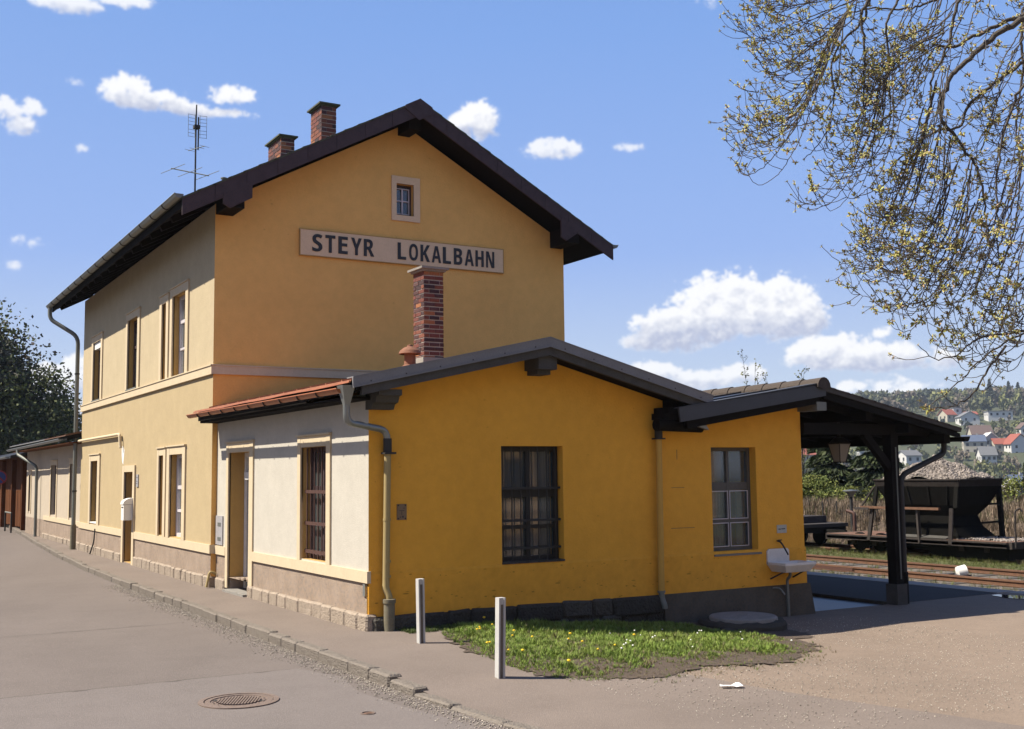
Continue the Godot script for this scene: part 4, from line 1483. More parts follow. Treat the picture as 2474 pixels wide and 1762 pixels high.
	casement(t, f, 5.36, 6.22, 0.69, 2.195, 0.17, M.window_weathered, [5.79], [[1.625, 0.11], 1.12], 0.055, 0.05, M.curtain, [[5.42, 5.50, 1.70, 2.14], [5.64, 5.76, 1.70, 2.14], [5.62, 5.76, 0.76, 1.56], [6.04, 6.16, 0.76, 1.56]])
	b = MB.new()
	for q in [[5.42, 5.775], [5.805, 6.16]]:
		for v in [[0.745, 1.095], [1.145, 1.56]]:
			b.fbox(f, q[0], q[1], v[0], v[0] + 0.012, -0.136, -0.130)
			b.fbox(f, q[0], q[1], v[1] - 0.012, v[1], -0.136, -0.130)
			b.fbox(f, q[0], q[0] + 0.012, v[0] + 0.012, v[1] - 0.012, -0.136, -0.130)
			b.fbox(f, q[1] - 0.012, q[1], v[0] + 0.012, v[1] - 0.012, -0.136, -0.130)
	part(b, "casement", M.lilac_white, t)
	b = MB.new()
	b.hexa([f.p(5.36, 0.655, -0.17), f.p(6.26, 0.655, -0.17), f.p(6.26, 0.70, -0.17), f.p(5.36, 0.70, -0.17), f.p(5.36, 0.625, 0.03), f.p(6.26, 0.625, 0.03), f.p(6.26, 0.65, 0.03), f.p(5.36, 0.65, 0.03)])
	part(b, "window_sill", M.zinc_dull, t)
	# thin scratches of old fittings on the wall
	b = MB.new()
	b.fbox(f, 4.60, 5.02, 1.05, 1.056, -0.01, 0.004)
	b.fbox(f, 4.62, 4.85, 1.62, 1.625, -0.01, 0.004)
	b.fbox(f, 4.73, 4.736, 2.02, 2.16, -0.01, 0.004)
	part(b, "wall_scar", M.window_brown, t)
	# roof over the left gable
	var z0 := ZG + 0.005
	var z1 := 0.40
	b = MB.new()
	b.extrude(PackedVector2Array([Vector2(-0.33, top.call(-0.33) - 0.16), Vector2(rx, 3.575 - 0.16), Vector2(5.0, top.call(5.0) - 0.16), Vector2(5.0, top.call(5.0) - 0.035), Vector2(rx, 3.54), Vector2(-0.33, top.call(-0.33) - 0.035)]), f, z0, z1 - 0.03)
	part(b, "roof", M.timber_dark, t)
	for i in 13:
		var za := lerpf(z0, z1, i / 13.0)
		var zb := lerpf(z0, z1, (i + 1) / 13.0)
		for s in [[-0.395, rx], [rx, 5.05]]:
			b = MB.new()
			b.extrude(PackedVector2Array([Vector2(s[0], top.call(s[0]) - 0.016), Vector2(s[1], top.call(s[1]) - 0.03), Vector2(s[1], top.call(s[1])), Vector2(s[0], top.call(s[0]))]), f, za, zb - 0.002)
			b.extrude(PackedVector2Array([Vector2(s[0] + 0.1, top.call(s[0] + 0.1)), Vector2(s[1], top.call(s[1])), Vector2(s[1], top.call(s[1]) + 0.02), Vector2(s[0] + 0.1, top.call(s[0] + 0.1) + 0.02)]), f, zb - 0.02, zb - 0.004)
			part(b, "roof_sheet", M.clay_tile, t)
	# gable edge: grey sheet above a dark barge board
	for s in [[-0.38, rx], [rx, 5.07]]:
		b = MB.new()
		var ya: float = top.call(s[0])
		var yb: float = top.call(s[1])
		b.extrude(PackedVector2Array([Vector2(s[0], ya - 0.085), Vector2(s[1], yb - 0.085), Vector2(s[1], yb + 0.02), Vector2(s[0], ya + 0.02)]), f, z1, z1 + 0.03)
		b.extrude(PackedVector2Array([Vector2(s[0], ya - 0.10), Vector2(s[1], yb - 0.10), Vector2(s[1], yb - 0.083), Vector2(s[0], ya - 0.083)]), f, z1, z1 + 0.045)
		b.extrude(PackedVector2Array([Vector2(s[0], ya + 0.02), Vector2(s[1], yb + 0.02), Vector2(s[1], yb + 0.035), Vector2(s[0], ya + 0.035)]), f, z1 - 0.16, z1 + 0.036)
		var ed := part(b, "roof_edge", M.sheet_grey, t)
		for i in 6:
			var x: float = lerpf(s[0], s[1], (i + 0.5) / 6.0)
			b = MB.new()
			b.lathe(Vector3(x, top.call(x) - 0.06, z1 + 0.029), [Vector2(0.010, 0.0), Vector2(0.008, 0.006), Vector2(0.0, 0.008)], 6, Vector3.BACK)
			part(b, "rivet", M.iron_dark, ed)
		b = MB.new()
		b.extrude(PackedVector2Array([Vector2(s[0] + (0.12 if s[0] < 0 else 0.0), top.call(s[0] + (0.12 if s[0] < 0 else 0.0)) - 0.205), Vector2(s[1], yb - 0.205), Vector2(s[1], yb - 0.098), Vector2(s[0] + (0.12 if s[0] < 0 else 0.0), top.call(s[0] + (0.12 if s[0] < 0 else 0.0)) - 0.098)]), f, z1 - 0.05, z1 + 0.012)
		part(b, "barge_board", M.timber_grey, t)
	# purlin ends
	b = MB.new()
	b.box(Vector3(2.22, 3.19, -0.05), Vector3(2.50, 3.41, 0.36))
	b.box(Vector3(2.26, 3.13, -0.05), Vector3(2.46, 3.19, 0.26))
	part(b, "purlin_end", M.timber_grey, t)
	b = MB.new()
	var pf := Frame.new(Vector3(0.0, 0, 0), Vector3(0, 0, 1), Vector3(-1, 0, 0))
	b.extrude(PackedVector2Array([Vector2(-0.05, 2.64), Vector2(0.12, 2.64), Vector2(0.16, 2.70), Vector2(0.25, 2.72), Vector2(0.29, 2.79), Vector2(0.36, 2.80), Vector2(0.36, 2.87), Vector2(-0.05, 2.87)]), pf, -0.28, 0.02)
	part(b, "purlin_end", M.timber_grey, t)
	# eaves, copper edge and gutter towards the street
	b = MB.new()
	b.box(Vector3(-0.30, 2.755, z0), Vector3(0.02, 2.79, 0.10))
	part(b, "eaves_board", M.timber_dark, t)
	b = MB.new()
	b.box(Vector3(-0.335, 2.79, z0), Vector3(-0.30, 2.93, -1.25))
	part(b, "eaves_board", M.timber_dark, t)
	b = MB.new()
	for i in 12:
		var za := lerpf(z0, z1, i / 12.0)
		var zb := lerpf(z0, z1, (i + 1) / 12.0)
		var ya := 2.936 + 0.005 * sin(i * 1.7)
		var yb := 2.936 + 0.005 * sin((i + 1) * 1.7)
		b.hexa([Vector3(-0.425, ya - 0.012, za), Vector3(-0.405, ya - 0.012, za), Vector3(-0.385, ya + 0.012, za), Vector3(-0.415, ya + 0.012, za), Vector3(-0.425, yb - 0.012, zb), Vector3(-0.405, yb - 0.012, zb), Vector3(-0.385, yb + 0.012, zb), Vector3(-0.415, yb + 0.012, zb)])
	part(b, "drip_edge", M.copper, t)
	b = MB.new()
	gutter_line(b, Vector3(-0.48, 2.885, ZG + 0.02), Vector3(-0.48, 2.86, 0.30), 0.052, Vector3(-1, 0, 0))
	var gu := part(b, "gutter", M.copper, t)
	gutter_brackets(gu, Vector3(-0.48, 2.885, ZG), Vector3(-0.48, 2.86, 0.30), 0.052, Vector3(-1, 0, 0), 0.62, M.iron_dark)
	# hopper, swan neck and downpipe at the near corner
	b = MB.new()
	b.hexa([Vector3(-0.44, 2.66, 0.27), Vector3(-0.38, 2.66, 0.27), Vector3(-0.34, 2.90, 0.22), Vector3(-0.50, 2.90, 0.22), Vector3(-0.44, 2.66, 0.33), Vector3(-0.38, 2.66, 0.33), Vector3(-0.34, 2.90, 0.40), Vector3(-0.50, 2.90, 0.40)])
	var hp := part(b, "hopper_head", M.zinc, t)
	b = MB.new()
	b.tube(bend([Vector3(-0.41, 2.68, 0.30), Vector3(-0.40, 2.47, 0.28), Vector3(0.205, 2.22 + 0.17, 0.09), Vector3(0.212, 2.12, 0.085)], 0.14), 0.042, 0.042, 12)
	part(b, "swan_neck", M.zinc, hp)
	b = MB.new()
	b.tube(PackedVector3Array([Vector3(0.212, 2.29, 0.085), Vector3(0.212, 2.11, 0.085)]), 0.052, 0.052, 12)
	b.box(Vector3(0.15, 2.10, 0.03), Vector3(0.30, 2.125, 0.15))
	part(b, "pipe_joint", M.iron_dark, hp)
	b = MB.new()
	b.tube(bend([Vector3(0.212, 2.11, 0.085), Vector3(0.19, 0.56, 0.085), Vector3(0.185, 0.50, 0.088), Vector3(0.215, 0.40, 0.12), Vector3(0.215, 0.33, 0.12)], 0.05), 0.043, 0.043, 12)
	var dp := part(b, "downpipe", M.pipe_cream, t)
	for y in [1.30, 0.80, 0.62]:
		b = MB.new()
		b.tube(PackedVector3Array([Vector3(0.202, y, 0.085), Vector3(0.202, y + 0.03, 0.085)]), 0.049, 0.049, 12)
		part(b, "pipe_clip", M.pipe_cream, dp)
	b = MB.new()
	b.lathe(Vector3(0.215, -0.12, 0.125), [Vector2(0.066, 0.0), Vector2(0.066, 0.44), Vector2(0.078, 0.445), Vector2(0.078, 0.49), Vector2(0.056, 0.495), Vector2(0.05, 0.46)], 16)
	part(b, "pipe_foot", M.clay, dp)
	# second downpipe under the valley, with its short gutter
	b = MB.new()
	b.tube(bend([Vector3(4.35, 2.38, 0.085), Vector3(4.335, 0.20, 0.085)], 0.05), 0.045, 0.045, 12)
	dp = part(b, "downpipe", M.pipe_ochre, t)
	b = MB.new()
	b.tube(bend([Vector3(4.335, 0.22, 0.085), Vector3(4.335, 0.10, 0.09), Vector3(4.355, 0.02, 0.12), Vector3(4.36, -0.03, 0.12)], 0.04), 0.042, 0.042, 12)
	b.tube(PackedVector3Array([Vector3(4.335, 0.215, 0.085), Vector3(4.335, 0.185, 0.085)]), 0.055, 0.055, 12)
	part(b, "pipe_foot", M.zinc_dull, dp)
	b = MB.new()
	b.tube(PackedVector3Array([Vector3(4.35, 2.47, 0.085), Vector3(4.35, 2.30, 0.085)]), 0.056, 0.056, 12)
	b.box(Vector3(4.28, 2.30, 0.02), Vector3(4.42, 2.32, 0.15))
	part(b, "pipe_joint", M.iron_dark, dp)
	b = MB.new()
	b.tube(PackedVector3Array([Vector3(4.22, 2.50, 0.20), Vector3(5.02, 2.48, 0.20)]), 0.085, 0.085, 12)
	part(b, "valley_gutter", M.timber_dark, t)
	b = MB.new()
	b.hexa([Vector3(4.86, 2.47, 0.18), Vector3(5.06, 2.43, 0.18), Vector3(5.05, 2.455, 0.14), Vector3(4.84, 2.50, 0.14), Vector3(4.90, 2.47, 0.32), Vector3(5.07, 2.43, 0.32), Vector3(4.99, 2.545, 0.32), Vector3(4.82, 2.575, 0.32)])
	part(b, "valley_flashing", M.zinc, t)
	b = MB.new()
	b.box(Vector3(4.30, 2.57, -0.05), Vector3(4.98, 2.66, 0.30))
	b.box(Vector3(4.34, 2.66, -0.05), Vector3(4.90, 2.74, 0.34))
	b.box(Vector3(4.50, 2.74, -0.05), Vector3(4.95, 2.85, 0.30))
	part(b, "purlin_end", M.timber_dark, t)
	# chimney and vent
	make_brick_stack(t, "chimney", 2.22, 2.56, -3.38, -3.0, 3.62, 5.02, 0.0695, g, M.concrete)
	b = MB.new()
	b.box(Vector3(2.19, 3.40, -3.41), Vector3(2.59, 3.66, -2.97))
	part(b, "chimney_foot", M.render_grey, t)
	b = MB.new()
	b.lathe(Vector3(1.93, 3.40, -2.9), [Vector2(0.125, 0.0), Vector2(0.125, 0.10), Vector2(0.09, 0.12), Vector2(0.085, 0.30)], 16)
	var vt := part(b, "roof_vent", M.terracotta, t)
	b = MB.new()
	b.lathe(Vector3(1.93, 3.40, -2.9), [Vector2(0.16, 0.28), Vector2(0.175, 0.29), Vector2(0.15, 0.34), Vector2(0.09, 0.385), Vector2(0.045, 0.40), Vector2(0.04, 0.425), Vector2(0.0, 0.435)], 18)
	part(b, "vent_cap", M.terracotta, vt)
	# small plate under the band at the near corner
	b = MB.new()
	b.fbox(lf, -0.13, -0.06, 0.40, 0.545, -0.01, 0.02)
	part(b, "corner_plate", M.zinc, t)
	# meter cabinet
	var mc := thing("meter_cabinet", Vector3(0, 0.72, -6.2), "pale grey flush meter cabinet with two vents in the cream wall left of the door", "cabinet")
	b = MB.new()
	b.fbox(lf, -6.44, -6.05, 0.72, 1.20, -0.05, 0.02)
	part(b, "cabinet_door", M.cabinet, mc)
	for v in [0.79, 1.03]:
		b = MB.new()
		for i in 3:
			b.fbox(lf, -6.32, -6.14, v + i * 0.022, v + i * 0.022 + 0.014, 0.015, 0.026)
		part(b, "vent_slot", M.zinc_dull, mc)

func make_canopy() -> void:
	var t := thing("platform_canopy", Vector3(9.2, -0.3, 0.0), "dark timber platform canopy on wooden posts at the right end of the annex", "canopy")
	var f := front_face(0.0)
	var rx := 7.2
	var z0 := -11.0
	var z1 := 0.42
	var top := func(x: float) -> float: return 3.13 - 0.158 * (rx - x) if x < rx else 3.13 - 0.198 * (x - rx)
	var b := MB.new()
	b.extrude(PackedVector2Array([Vector2(4.60, top.call(4.60) - 0.13), Vector2(rx, 3.0), Vector2(10.28, top.call(10.28) - 0.10), Vector2(10.28, top.call(10.28) - 0.03), Vector2(rx, 3.10), Vector2(4.60, top.call(4.60) - 0.03)]), f, z0, z1 - 0.03)
	part(b, "roof", M.timber_dark, t)
	for i in 14:
		var za := lerpf(z0, z1, i / 14.0)
		var zb := lerpf(z0, z1, (i + 1) / 14.0)
		b = MB.new()
		b.extrude(PackedVector2Array([Vector2(4.50, top.call(4.50) - 0.028), Vector2(rx, 3.102), Vector2(rx, 3.13), Vector2(4.50, top.call(4.50))]), f, za, zb - 0.002)
		b.extrude(PackedVector2Array([Vector2(4.50, top.call(4.50)), Vector2(rx, 3.13), Vector2(rx, 3.155), Vector2(4.50, top.call(4.50) + 0.025)]), f, zb - 0.02, zb - 0.004)
		part(b, "roof_sheet", M.sheet_dark, t)
	b = MB.new()
	for i in 11:
		var xa: float = 10.34 - i * 0.285
		var xb: float = maxf(xa - 0.32, rx)
		var zz := z0
		var k := 0
		while zz < z1:
			var ze := minf(zz + 0.3, z1 + 0.02)
			b.extrude(PackedVector2Array([Vector2(xa, top.call(xa) - 0.03), Vector2(xb, top.call(xb) - 0.028), Vector2(xb, top.call(xb) - 0.004), Vector2(xa, top.call(xa) + 0.004 + 0.003 * (k % 2))]), f, zz, ze - 0.003)
			zz += 0.3
			k += 1
	tag(part(b, "roof_tiles", M.tile_brown, t), "", "", "", "stuff")
	# ridge tiles, half round
	var n := 28
	for i in n:
		var za := lerpf(z0, z1 + 0.03, float(i) / n)
		var zb := lerpf(z0, z1 + 0.03, float(i + 1) / n) + 0.03
		b = MB.new()
		var k := 8
		for j in k:
			var a0 := PI * j / k
			var a1 := PI * (j + 1) / k
			var p0 := Vector3(rx + cos(a0) * 0.135, 3.09 + sin(a0) * 0.15, 0)
			var p1 := Vector3(rx + cos(a1) * 0.135, 3.09 + sin(a1) * 0.15, 0)
			var q0 := Vector3(rx + cos(a0) * 0.122, 3.09 + sin(a0) * 0.135, 0)
			var q1 := Vector3(rx + cos(a1) * 0.122, 3.09 + sin(a1) * 0.135, 0)
			b.quad(p0 + Vector3(0, 0, zb), q0 + Vector3(0, 0, za), q1 + Vector3(0, 0, za), p1 + Vector3(0, 0, zb))
			b.tri(Vector3(rx, 3.05, zb), p0 + Vector3(0, 0, zb), p1 + Vector3(0, 0, zb))
		part(b, "ridge_tile", M.tile_brown, t)
	# gable edge: broad blue-grey sheet on the left, two dark boards on the right
	b = MB.new()
	b.extrude(PackedVector2Array([Vector2(4.46, top.call(4.46) - 0.17), Vector2(rx + 0.06, 2.96), Vector2(rx + 0.06, 3.14), Vector2(4.43, top.call(4.46) + 0.02)]), f, z1, z1 + 0.03)
	b.extrude(PackedVector2Array([Vector2(4.43, top.call(4.46) + 0.02), Vector2(rx, 3.15), Vector2(rx, 3.165), Vector2(4.43, top.call(4.46) + 0.035)]), f, z1 - 0.2, z1 + 0.036)
	part(b, "roof_edge", M.sheet_blue, t)
	b = MB.new()
	b.extrude(PackedVector2Array([Vector2(4.62, top.call(4.62) - 0.28), Vector2(rx, 2.85), Vector2(rx, 2.97), Vector2(4.62, top.call(4.62) - 0.16)]), f, z1 - 0.10, z1 - 0.03)
	part(b, "barge_board", M.timber_dark, t)
	for q in [[0.0, 0.085, z1 + 0.012, "timber_grey"], [0.09, 0.20, z1 - 0.012, "timber_dark"]]:
		b = MB.new()
		b.extrude(PackedVector2Array([Vector2(rx + 0.06, top.call(rx + 0.06) - q[1]), Vector2(10.33, top.call(10.33) - q[1] * 0.8), Vector2(10.33, top.call(10.33) - q[0]), Vector2(rx + 0.06, top.call(rx + 0.06) - q[0])]), f, z1 - 0.06, q[2])
		part(b, "barge_board", M[q[3]], t)
	b = MB.new()
	b.box(Vector3(7.10, 2.74, -0.05), Vector3(7.30, 2.87, 0.41))
	part(b, "purlin_end", M.zinc_dull, t)
	for x in [8.3, 9.25, 10.1]:
		b = MB.new()
		b.box(Vector3(x - 0.07, top.call(x) - 0.30, z0 + 0.1), Vector3(x + 0.07, top.call(x) - 0.14, 0.33))
		part(b, "purlin", M.timber_dark, t)
	b = MB.new()
	b.box(Vector3(7.10, 2.70, z0 + 0.1), Vector3(7.28, 2.95, -0.06))
	part(b, "purlin", M.timber_dark, t)
	# trusses with posts: tie beam, brace
	for z in [0.0, -3.9, -7.8, -10.8]:
		b = MB.new()
		b.box(Vector3(7.16, 2.40, z - 0.07), Vector3(9.98, 2.57, z + 0.07))
		part(b, "tie_beam", M.timber_dark, t)
		b = MB.new()
		b.box(Vector3(9.05, -0.30, z - 0.09), Vector3(9.22, top.call(9.2) - 0.28, z + 0.08))
		part(b, "post", M.timber_dark, t)
		b = MB.new()
		b.bar(Vector3(8.52, 2.42, z), Vector3(9.08, 1.86, z), 0.10, 0.12)
		part(b, "brace", M.timber_dark, t)
		b = MB.new()
		b.box(Vector3(9.02, -0.32, z - 0.12), Vector3(9.25, 0.02, z + 0.11))
		part(b, "post_shoe", M.timber_grey, t)
		if z < 0.0:
			continue
		b = MB.new()
		b.tube(PackedVector3Array([Vector3(9.14, 2.2, 0.094), Vector3(9.14, 0.1, 0.094)]), 0.012, 0.012, 6)
		part(b, "conduit", M.zinc_dull, t)
	for i in 14:
		var z := z0 + 0.3 + i * 0.82
		b = MB.new()
		b.bar(Vector3(7.25, 2.93, z), Vector3(10.26, top.call(10.26) - 0.15, z), 0.09, 0.10)
		part(b, "rafter", M.timber_dark, t)
	# gutter with its swan neck down the post
	b = MB.new()
	gutter_line(b, Vector3(10.40, 2.385, z0 + 0.1), Vector3(10.40, 2.36, z1 + 0.06), 0.075, Vector3(1, 0, 0))
	var gu := part(b, "gutter", M.timber_dark, t)
	gutter_brackets(gu, Vector3(10.40, 2.385, z0), Vector3(10.40, 2.36, z1 - 0.2), 0.075, Vector3(1, 0, 0), 0.8, M.iron_dark)
	b = MB.new()
	b.tube(bend([Vector3(10.40, 2.33, 0.02), Vector3(10.40, 2.10, 0.02), Vector3(9.31, 1.74, 0.02), Vector3(9.30, -0.28, 0.02)], 0.16), 0.046, 0.046, 12)
	part(b, "downpipe", M.iron_dark, t)
	b = MB.new()
	b.tube(PackedVector3Array([Vector3(9.30, 0.20, 0.02), Vector3(9.30, -0.30, 0.02)]), 0.06, 0.06, 12)
	part(b, "pipe_foot", M.wagon_black, t)
	# hanging lantern
	var l := thing("platform_lantern", Vector3(8.5, 1.95, -0.5), "small tapered glass lantern hanging under the canopy left of the post", "lantern")
	var lc := Vector3(8.5, 0, -0.5)
	b = MB.new()
	var ring := func(y: float, r: float) -> Array:
		return [lc + Vector3(-r, y, -r), lc + Vector3(r, y, -r), lc + Vector3(r, y, r), lc + Vector3(-r, y, r)]
	var lo: Array = ring.call(1.97, 0.065)
	var hi: Array = ring.call(2.27, 0.125)
	for i in 4:
		b.bar(lo[i], hi[i], 0.014, 0.014)
		b.bar(lo[i], lo[(i + 1) % 4], 0.016, 0.016)
		b.bar(hi[i], hi[(i + 1) % 4], 0.018, 0.018)
	part(b, "lantern_frame", M.iron_dark, l)
	for i in 4:
		b = MB.new()
		b.quad(lo[i], lo[(i + 1) % 4], hi[(i + 1) % 4], hi[i])
		part(b, "pane", M.render_grey, l)  # opaque pale grey stands for daylight coming through the glass
	b = MB.new()
	b.lathe(lc, [Vector2(0.19, 2.28), Vector2(0.10, 2.36), Vector2(0.03, 2.38), Vector2(0.02, 2.66)], 4)
	part(b, "lantern_hood", M.iron_dark, l)

# ---------------------------------------------------------------- beyond the station on the street side
func make_wing() -> void:
	var t := thing("station_wing", Vector3(2.0, 0, -24.5), "low cream wing with shallow roof beyond the tall station along the road", "station wing")
	var g := RandomNumberGenerator.new()
	g.seed = 5
	var x0 := 0.05
	var zb := -30.2
	var za := ZF - 0.01
	var lf := left_face(x0)
	var b := MB.new()
	b.wall(lf, zb, za, 0.56, 2.80, [[-24.72, -23.68, 0.75, 2.26, 0.15], [-21.32, -20.55, 0.75, 2.26, 0.15], [-29.55, -29.08, 0.75, 1.99, 0.15]])
	b.wall(Frame.new(Vector3(0, 0, zb), Vector3(-1, 0, 0), Vector3(0, 0, -1)), -6.0, -x0, -0.35, 2.80, [])
	b.wall(Frame.new(Vector3(6.0, 0, 0), Vector3(0, 0, -1), Vector3(1, 0, 0)), -za, -zb, -0.35, 2.80, [])
	part(b, "wall", M.cream_wing, t)
	b = MB.new()
	b.wall(lf, zb, za, -0.35, 0.56, [])
	part(b, "plinth", M.plinth, t)
	b = MB.new()
	b.fbox(lf, -26.0, za, 0.56, 0.69, -0.02, 0.03)
	part(b, "band", M.trim, t)
	base_stones(t, lf, -26.0, za - 0.2, -0.1, 0.15, 0.05, g)
	for o in [[-24.72, -23.68, 2.26], [-21.32, -20.55, 2.26], [-29.55, -29.08, 1.99]]:
		surround(t, lf, o[0], o[1], 0.70, o[2], o[0] - 0.14, o[1] + 0.14, o[2] + 0.14, M.trim, 0.02)
		casement(t, lf, o[0], o[1], 0.75, o[2], 0.14, M.window_brown, [(o[0] + o[1]) * 0.5], [1.65], 0.07, 0.05)
	# roof
	b = MB.new()
	var f := front_face(0.0)
	b.extrude(PackedVector2Array([Vector2(-0.45, 2.86), Vector2(3.0, 3.62), Vector2(6.4, 2.82), Vector2(6.4, 2.94), Vector2(3.0, 3.74), Vector2(-0.45, 2.97)]), f, zb - 0.35, za)
	part(b, "roof", M.timber_dark, t)
	for i in 16:
		b = MB.new()
		var z0 := lerpf(zb - 0.36, za, i / 16.0)
		var z1 := lerpf(zb - 0.36, za, (i + 1) / 16.0)
		b.extrude(PackedVector2Array([Vector2(-0.49, 2.965), Vector2(3.0, 3.745), Vector2(3.0, 3.77), Vector2(-0.49, 2.99)]), f, z0, z1 - 0.003)
		b.extrude(PackedVector2Array([Vector2(-0.49, 2.99), Vector2(3.0, 3.77), Vector2(3.0, 3.79), Vector2(-0.49, 3.01)]), f, z1 - 0.03, z1 - 0.006)
		part(b, "roof_sheet", M.sheet_grey if i < 11 else M.rust, t)
	b = MB.new()
	gutter_line(b, Vector3(-0.54, 2.86, zb - 0.3), Vector3(-0.54, 2.90, za - 0.45), 0.055, Vector3(-1, 0, 0))
	part(b, "gutter", M.zinc, t)
	b = MB.new()
	b.box(Vector3(-0.40, 2.78, zb - 0.2), Vector3(0.04, 2.81, za))
	part(b, "eaves_board", M.timber_red, t)
	b = MB.new()
	b.tube(bend([Vector3(-0.54, 2.83, -28.0), Vector3(-0.54, 2.66, -27.95), Vector3(-0.08, 2.25, -26.9), Vector3(-0.08, -0.05, -26.85)], 0.16), 0.05, 0.05, 10)
	part(b, "downpipe", M.zinc_dull, t)
	# small red alarm boxes near the tall house
	var a := thing("alarm_box", Vector3(-0.1, 1.3, -19.15), "small red box on the wall behind the tall downpipe", "box")
	b = MB.new()
	b.fbox(lf, -19.28, -19.06, 1.52, 1.72, 0.0, 0.07)
	b.fbox(lf, -19.28, -19.06, 1.26, 1.46, 0.0, 0.07)
	part(b, "housing", M.rust, a)
	b = MB.new()
	b.fbox(lf, -19.24, -19.10, 1.56, 1.68, 0.07, 0.08)
	part(b, "cover", M.iron_red, a)

func make_shed() -> void:
	var t := thing("timber_shed", Vector3(2.0, -0.3, -36.0), "red-brown timber shed with upright boards and low roof past the cream wing", "shed")
	var g := RandomNumberGenerator.new()
	g.seed = 15
	var lf := left_face(0.30)
	var b := MB.new()
	b.box(Vector3(0.32, -0.4, -44.0), Vector3(5.0, 2.75, -30.6))
	part(b, "wall", M.timber_dark, t)
	var u := -43.9
	while u < -30.7:
		var w := 0.30
		b = MB.new()
		b.fbox(lf, u, u + w - 0.03, 0.05 + g.randf_range(0, 0.03), 2.70, -0.02, 0.02 + g.randf_range(0, 0.012))
		part(b, "plank", M.timber_red, t)
		u += w
	for z in [-32.0, -35.0, -38.2]:
		b = MB.new()
		b.box(Vector3(0.12, -0.1, z - 0.08), Vector3(0.28, 2.6, z + 0.08))
		part(b, "post", M.timber_red, t)
	b = MB.new()
	var f := front_face(0.0)
	b.extrude(PackedVector2Array([Vector2(-0.45, 2.58), Vector2(2.6, 3.25), Vector2(5.6, 2.5), Vector2(5.6, 2.6), Vector2(2.6, 3.37), Vector2(-0.45, 2.68)]), f, -44.5, -30.62)
	part(b, "roof", M.sheet_dark, t)
	b = MB.new()
	gutter_line(b, Vector3(-0.5, 2.60, -44.5), Vector3(-0.5, 2.64, -31.0), 0.06, Vector3(-1, 0, 0))
	part(b, "gutter", M.zinc, t)
	# no-parking sign on its post
	var s := thing("parking_sign", Vector3(-0.35, -0.05, -34.6), "small round blue and red no-parking sign on a grey post before the shed", "sign")
	b = MB.new()
	b.tube(PackedVector3Array([Vector3(-0.35, -0.1, -34.6), Vector3(-0.35, 2.15, -34.6)]), 0.03, 0.03, 8)
	part(b, "post", M.zinc_dull, s)
	var ax := Vector3(-0.3, 0, 1).normalized()
	var sc := Vector3(-0.35, 1.92, -34.57)
	b = MB.new()
	b.lathe(sc, [Vector2(0.0, -0.012), Vector2(0.27, -0.01), Vector2(0.27, 0.01), Vector2(0.22, 0.012)], 24, ax)
	part(b, "red_ring", M.sign_red, s)
	b = MB.new()
	b.lathe(sc, [Vector2(0.221, 0.012), Vector2(0.0, 0.013)], 24, ax)
	part(b, "blue_disc", M.sign_blue, s)
	b = MB.new()
	var sx := ax.cross(Vector3.UP).normalized()
	b.obox(sc + ax * 0.016, (sx + Vector3.UP).normalized() * 0.225, (Vector3.UP - sx).normalized() * -0.028, ax * 0.003)
	part(b, "red_bar", M.sign_red, s)
	# low barrier rail by the pavement
	var r := thing("barrier_rail", Vector3(-0.2, -0.05, -33.4), "low grey tubular barrier on the pavement before the red-brown shed", "barrier")
	for z in [-32.4, -34.2]:
		b = MB.new()
		b.tube(PackedVector3Array([Vector3(-0.15, -0.1, z), Vector3(-0.15, 0.62, z)]), 0.03, 0.03, 8)
		part(b, "post", M.iron_dark, r)
	b = MB.new()
	b.tube(PackedVector3Array([Vector3(-0.15, 0.62, -32.4), Vector3(-0.15, 0.62, -34.2)]), 0.028, 0.028, 8)
	part(b, "rail", M.zinc_dull, r)
	# pale building closing the street
	var h := thing("far_building", Vector3(-2.0, -0.5, -62.0), "pale teal flat-roofed building far down the road at the left edge", "building")
	b = MB.new()
	b.box(Vector3(-9.0, -0.6, -70.0), Vector3(1.6, 3.4, -60.0))
	part(b, "wall", M.teal_wall, h)
	b = MB.new()
	b.box(Vector3(-9.3, 3.4, -70.3), Vector3(1.9, 3.62, -59.7))
	part(b, "roof", M.sheet_grey, h)
	for x in [-7.5, -5.3, -3.1, -0.9]:
		b = MB.new()
		b.box(Vector3(x, 0.7, -59.99), Vector3(x + 1.1, 2.1, -59.96))
		part(b, "window", M.window_black, h)

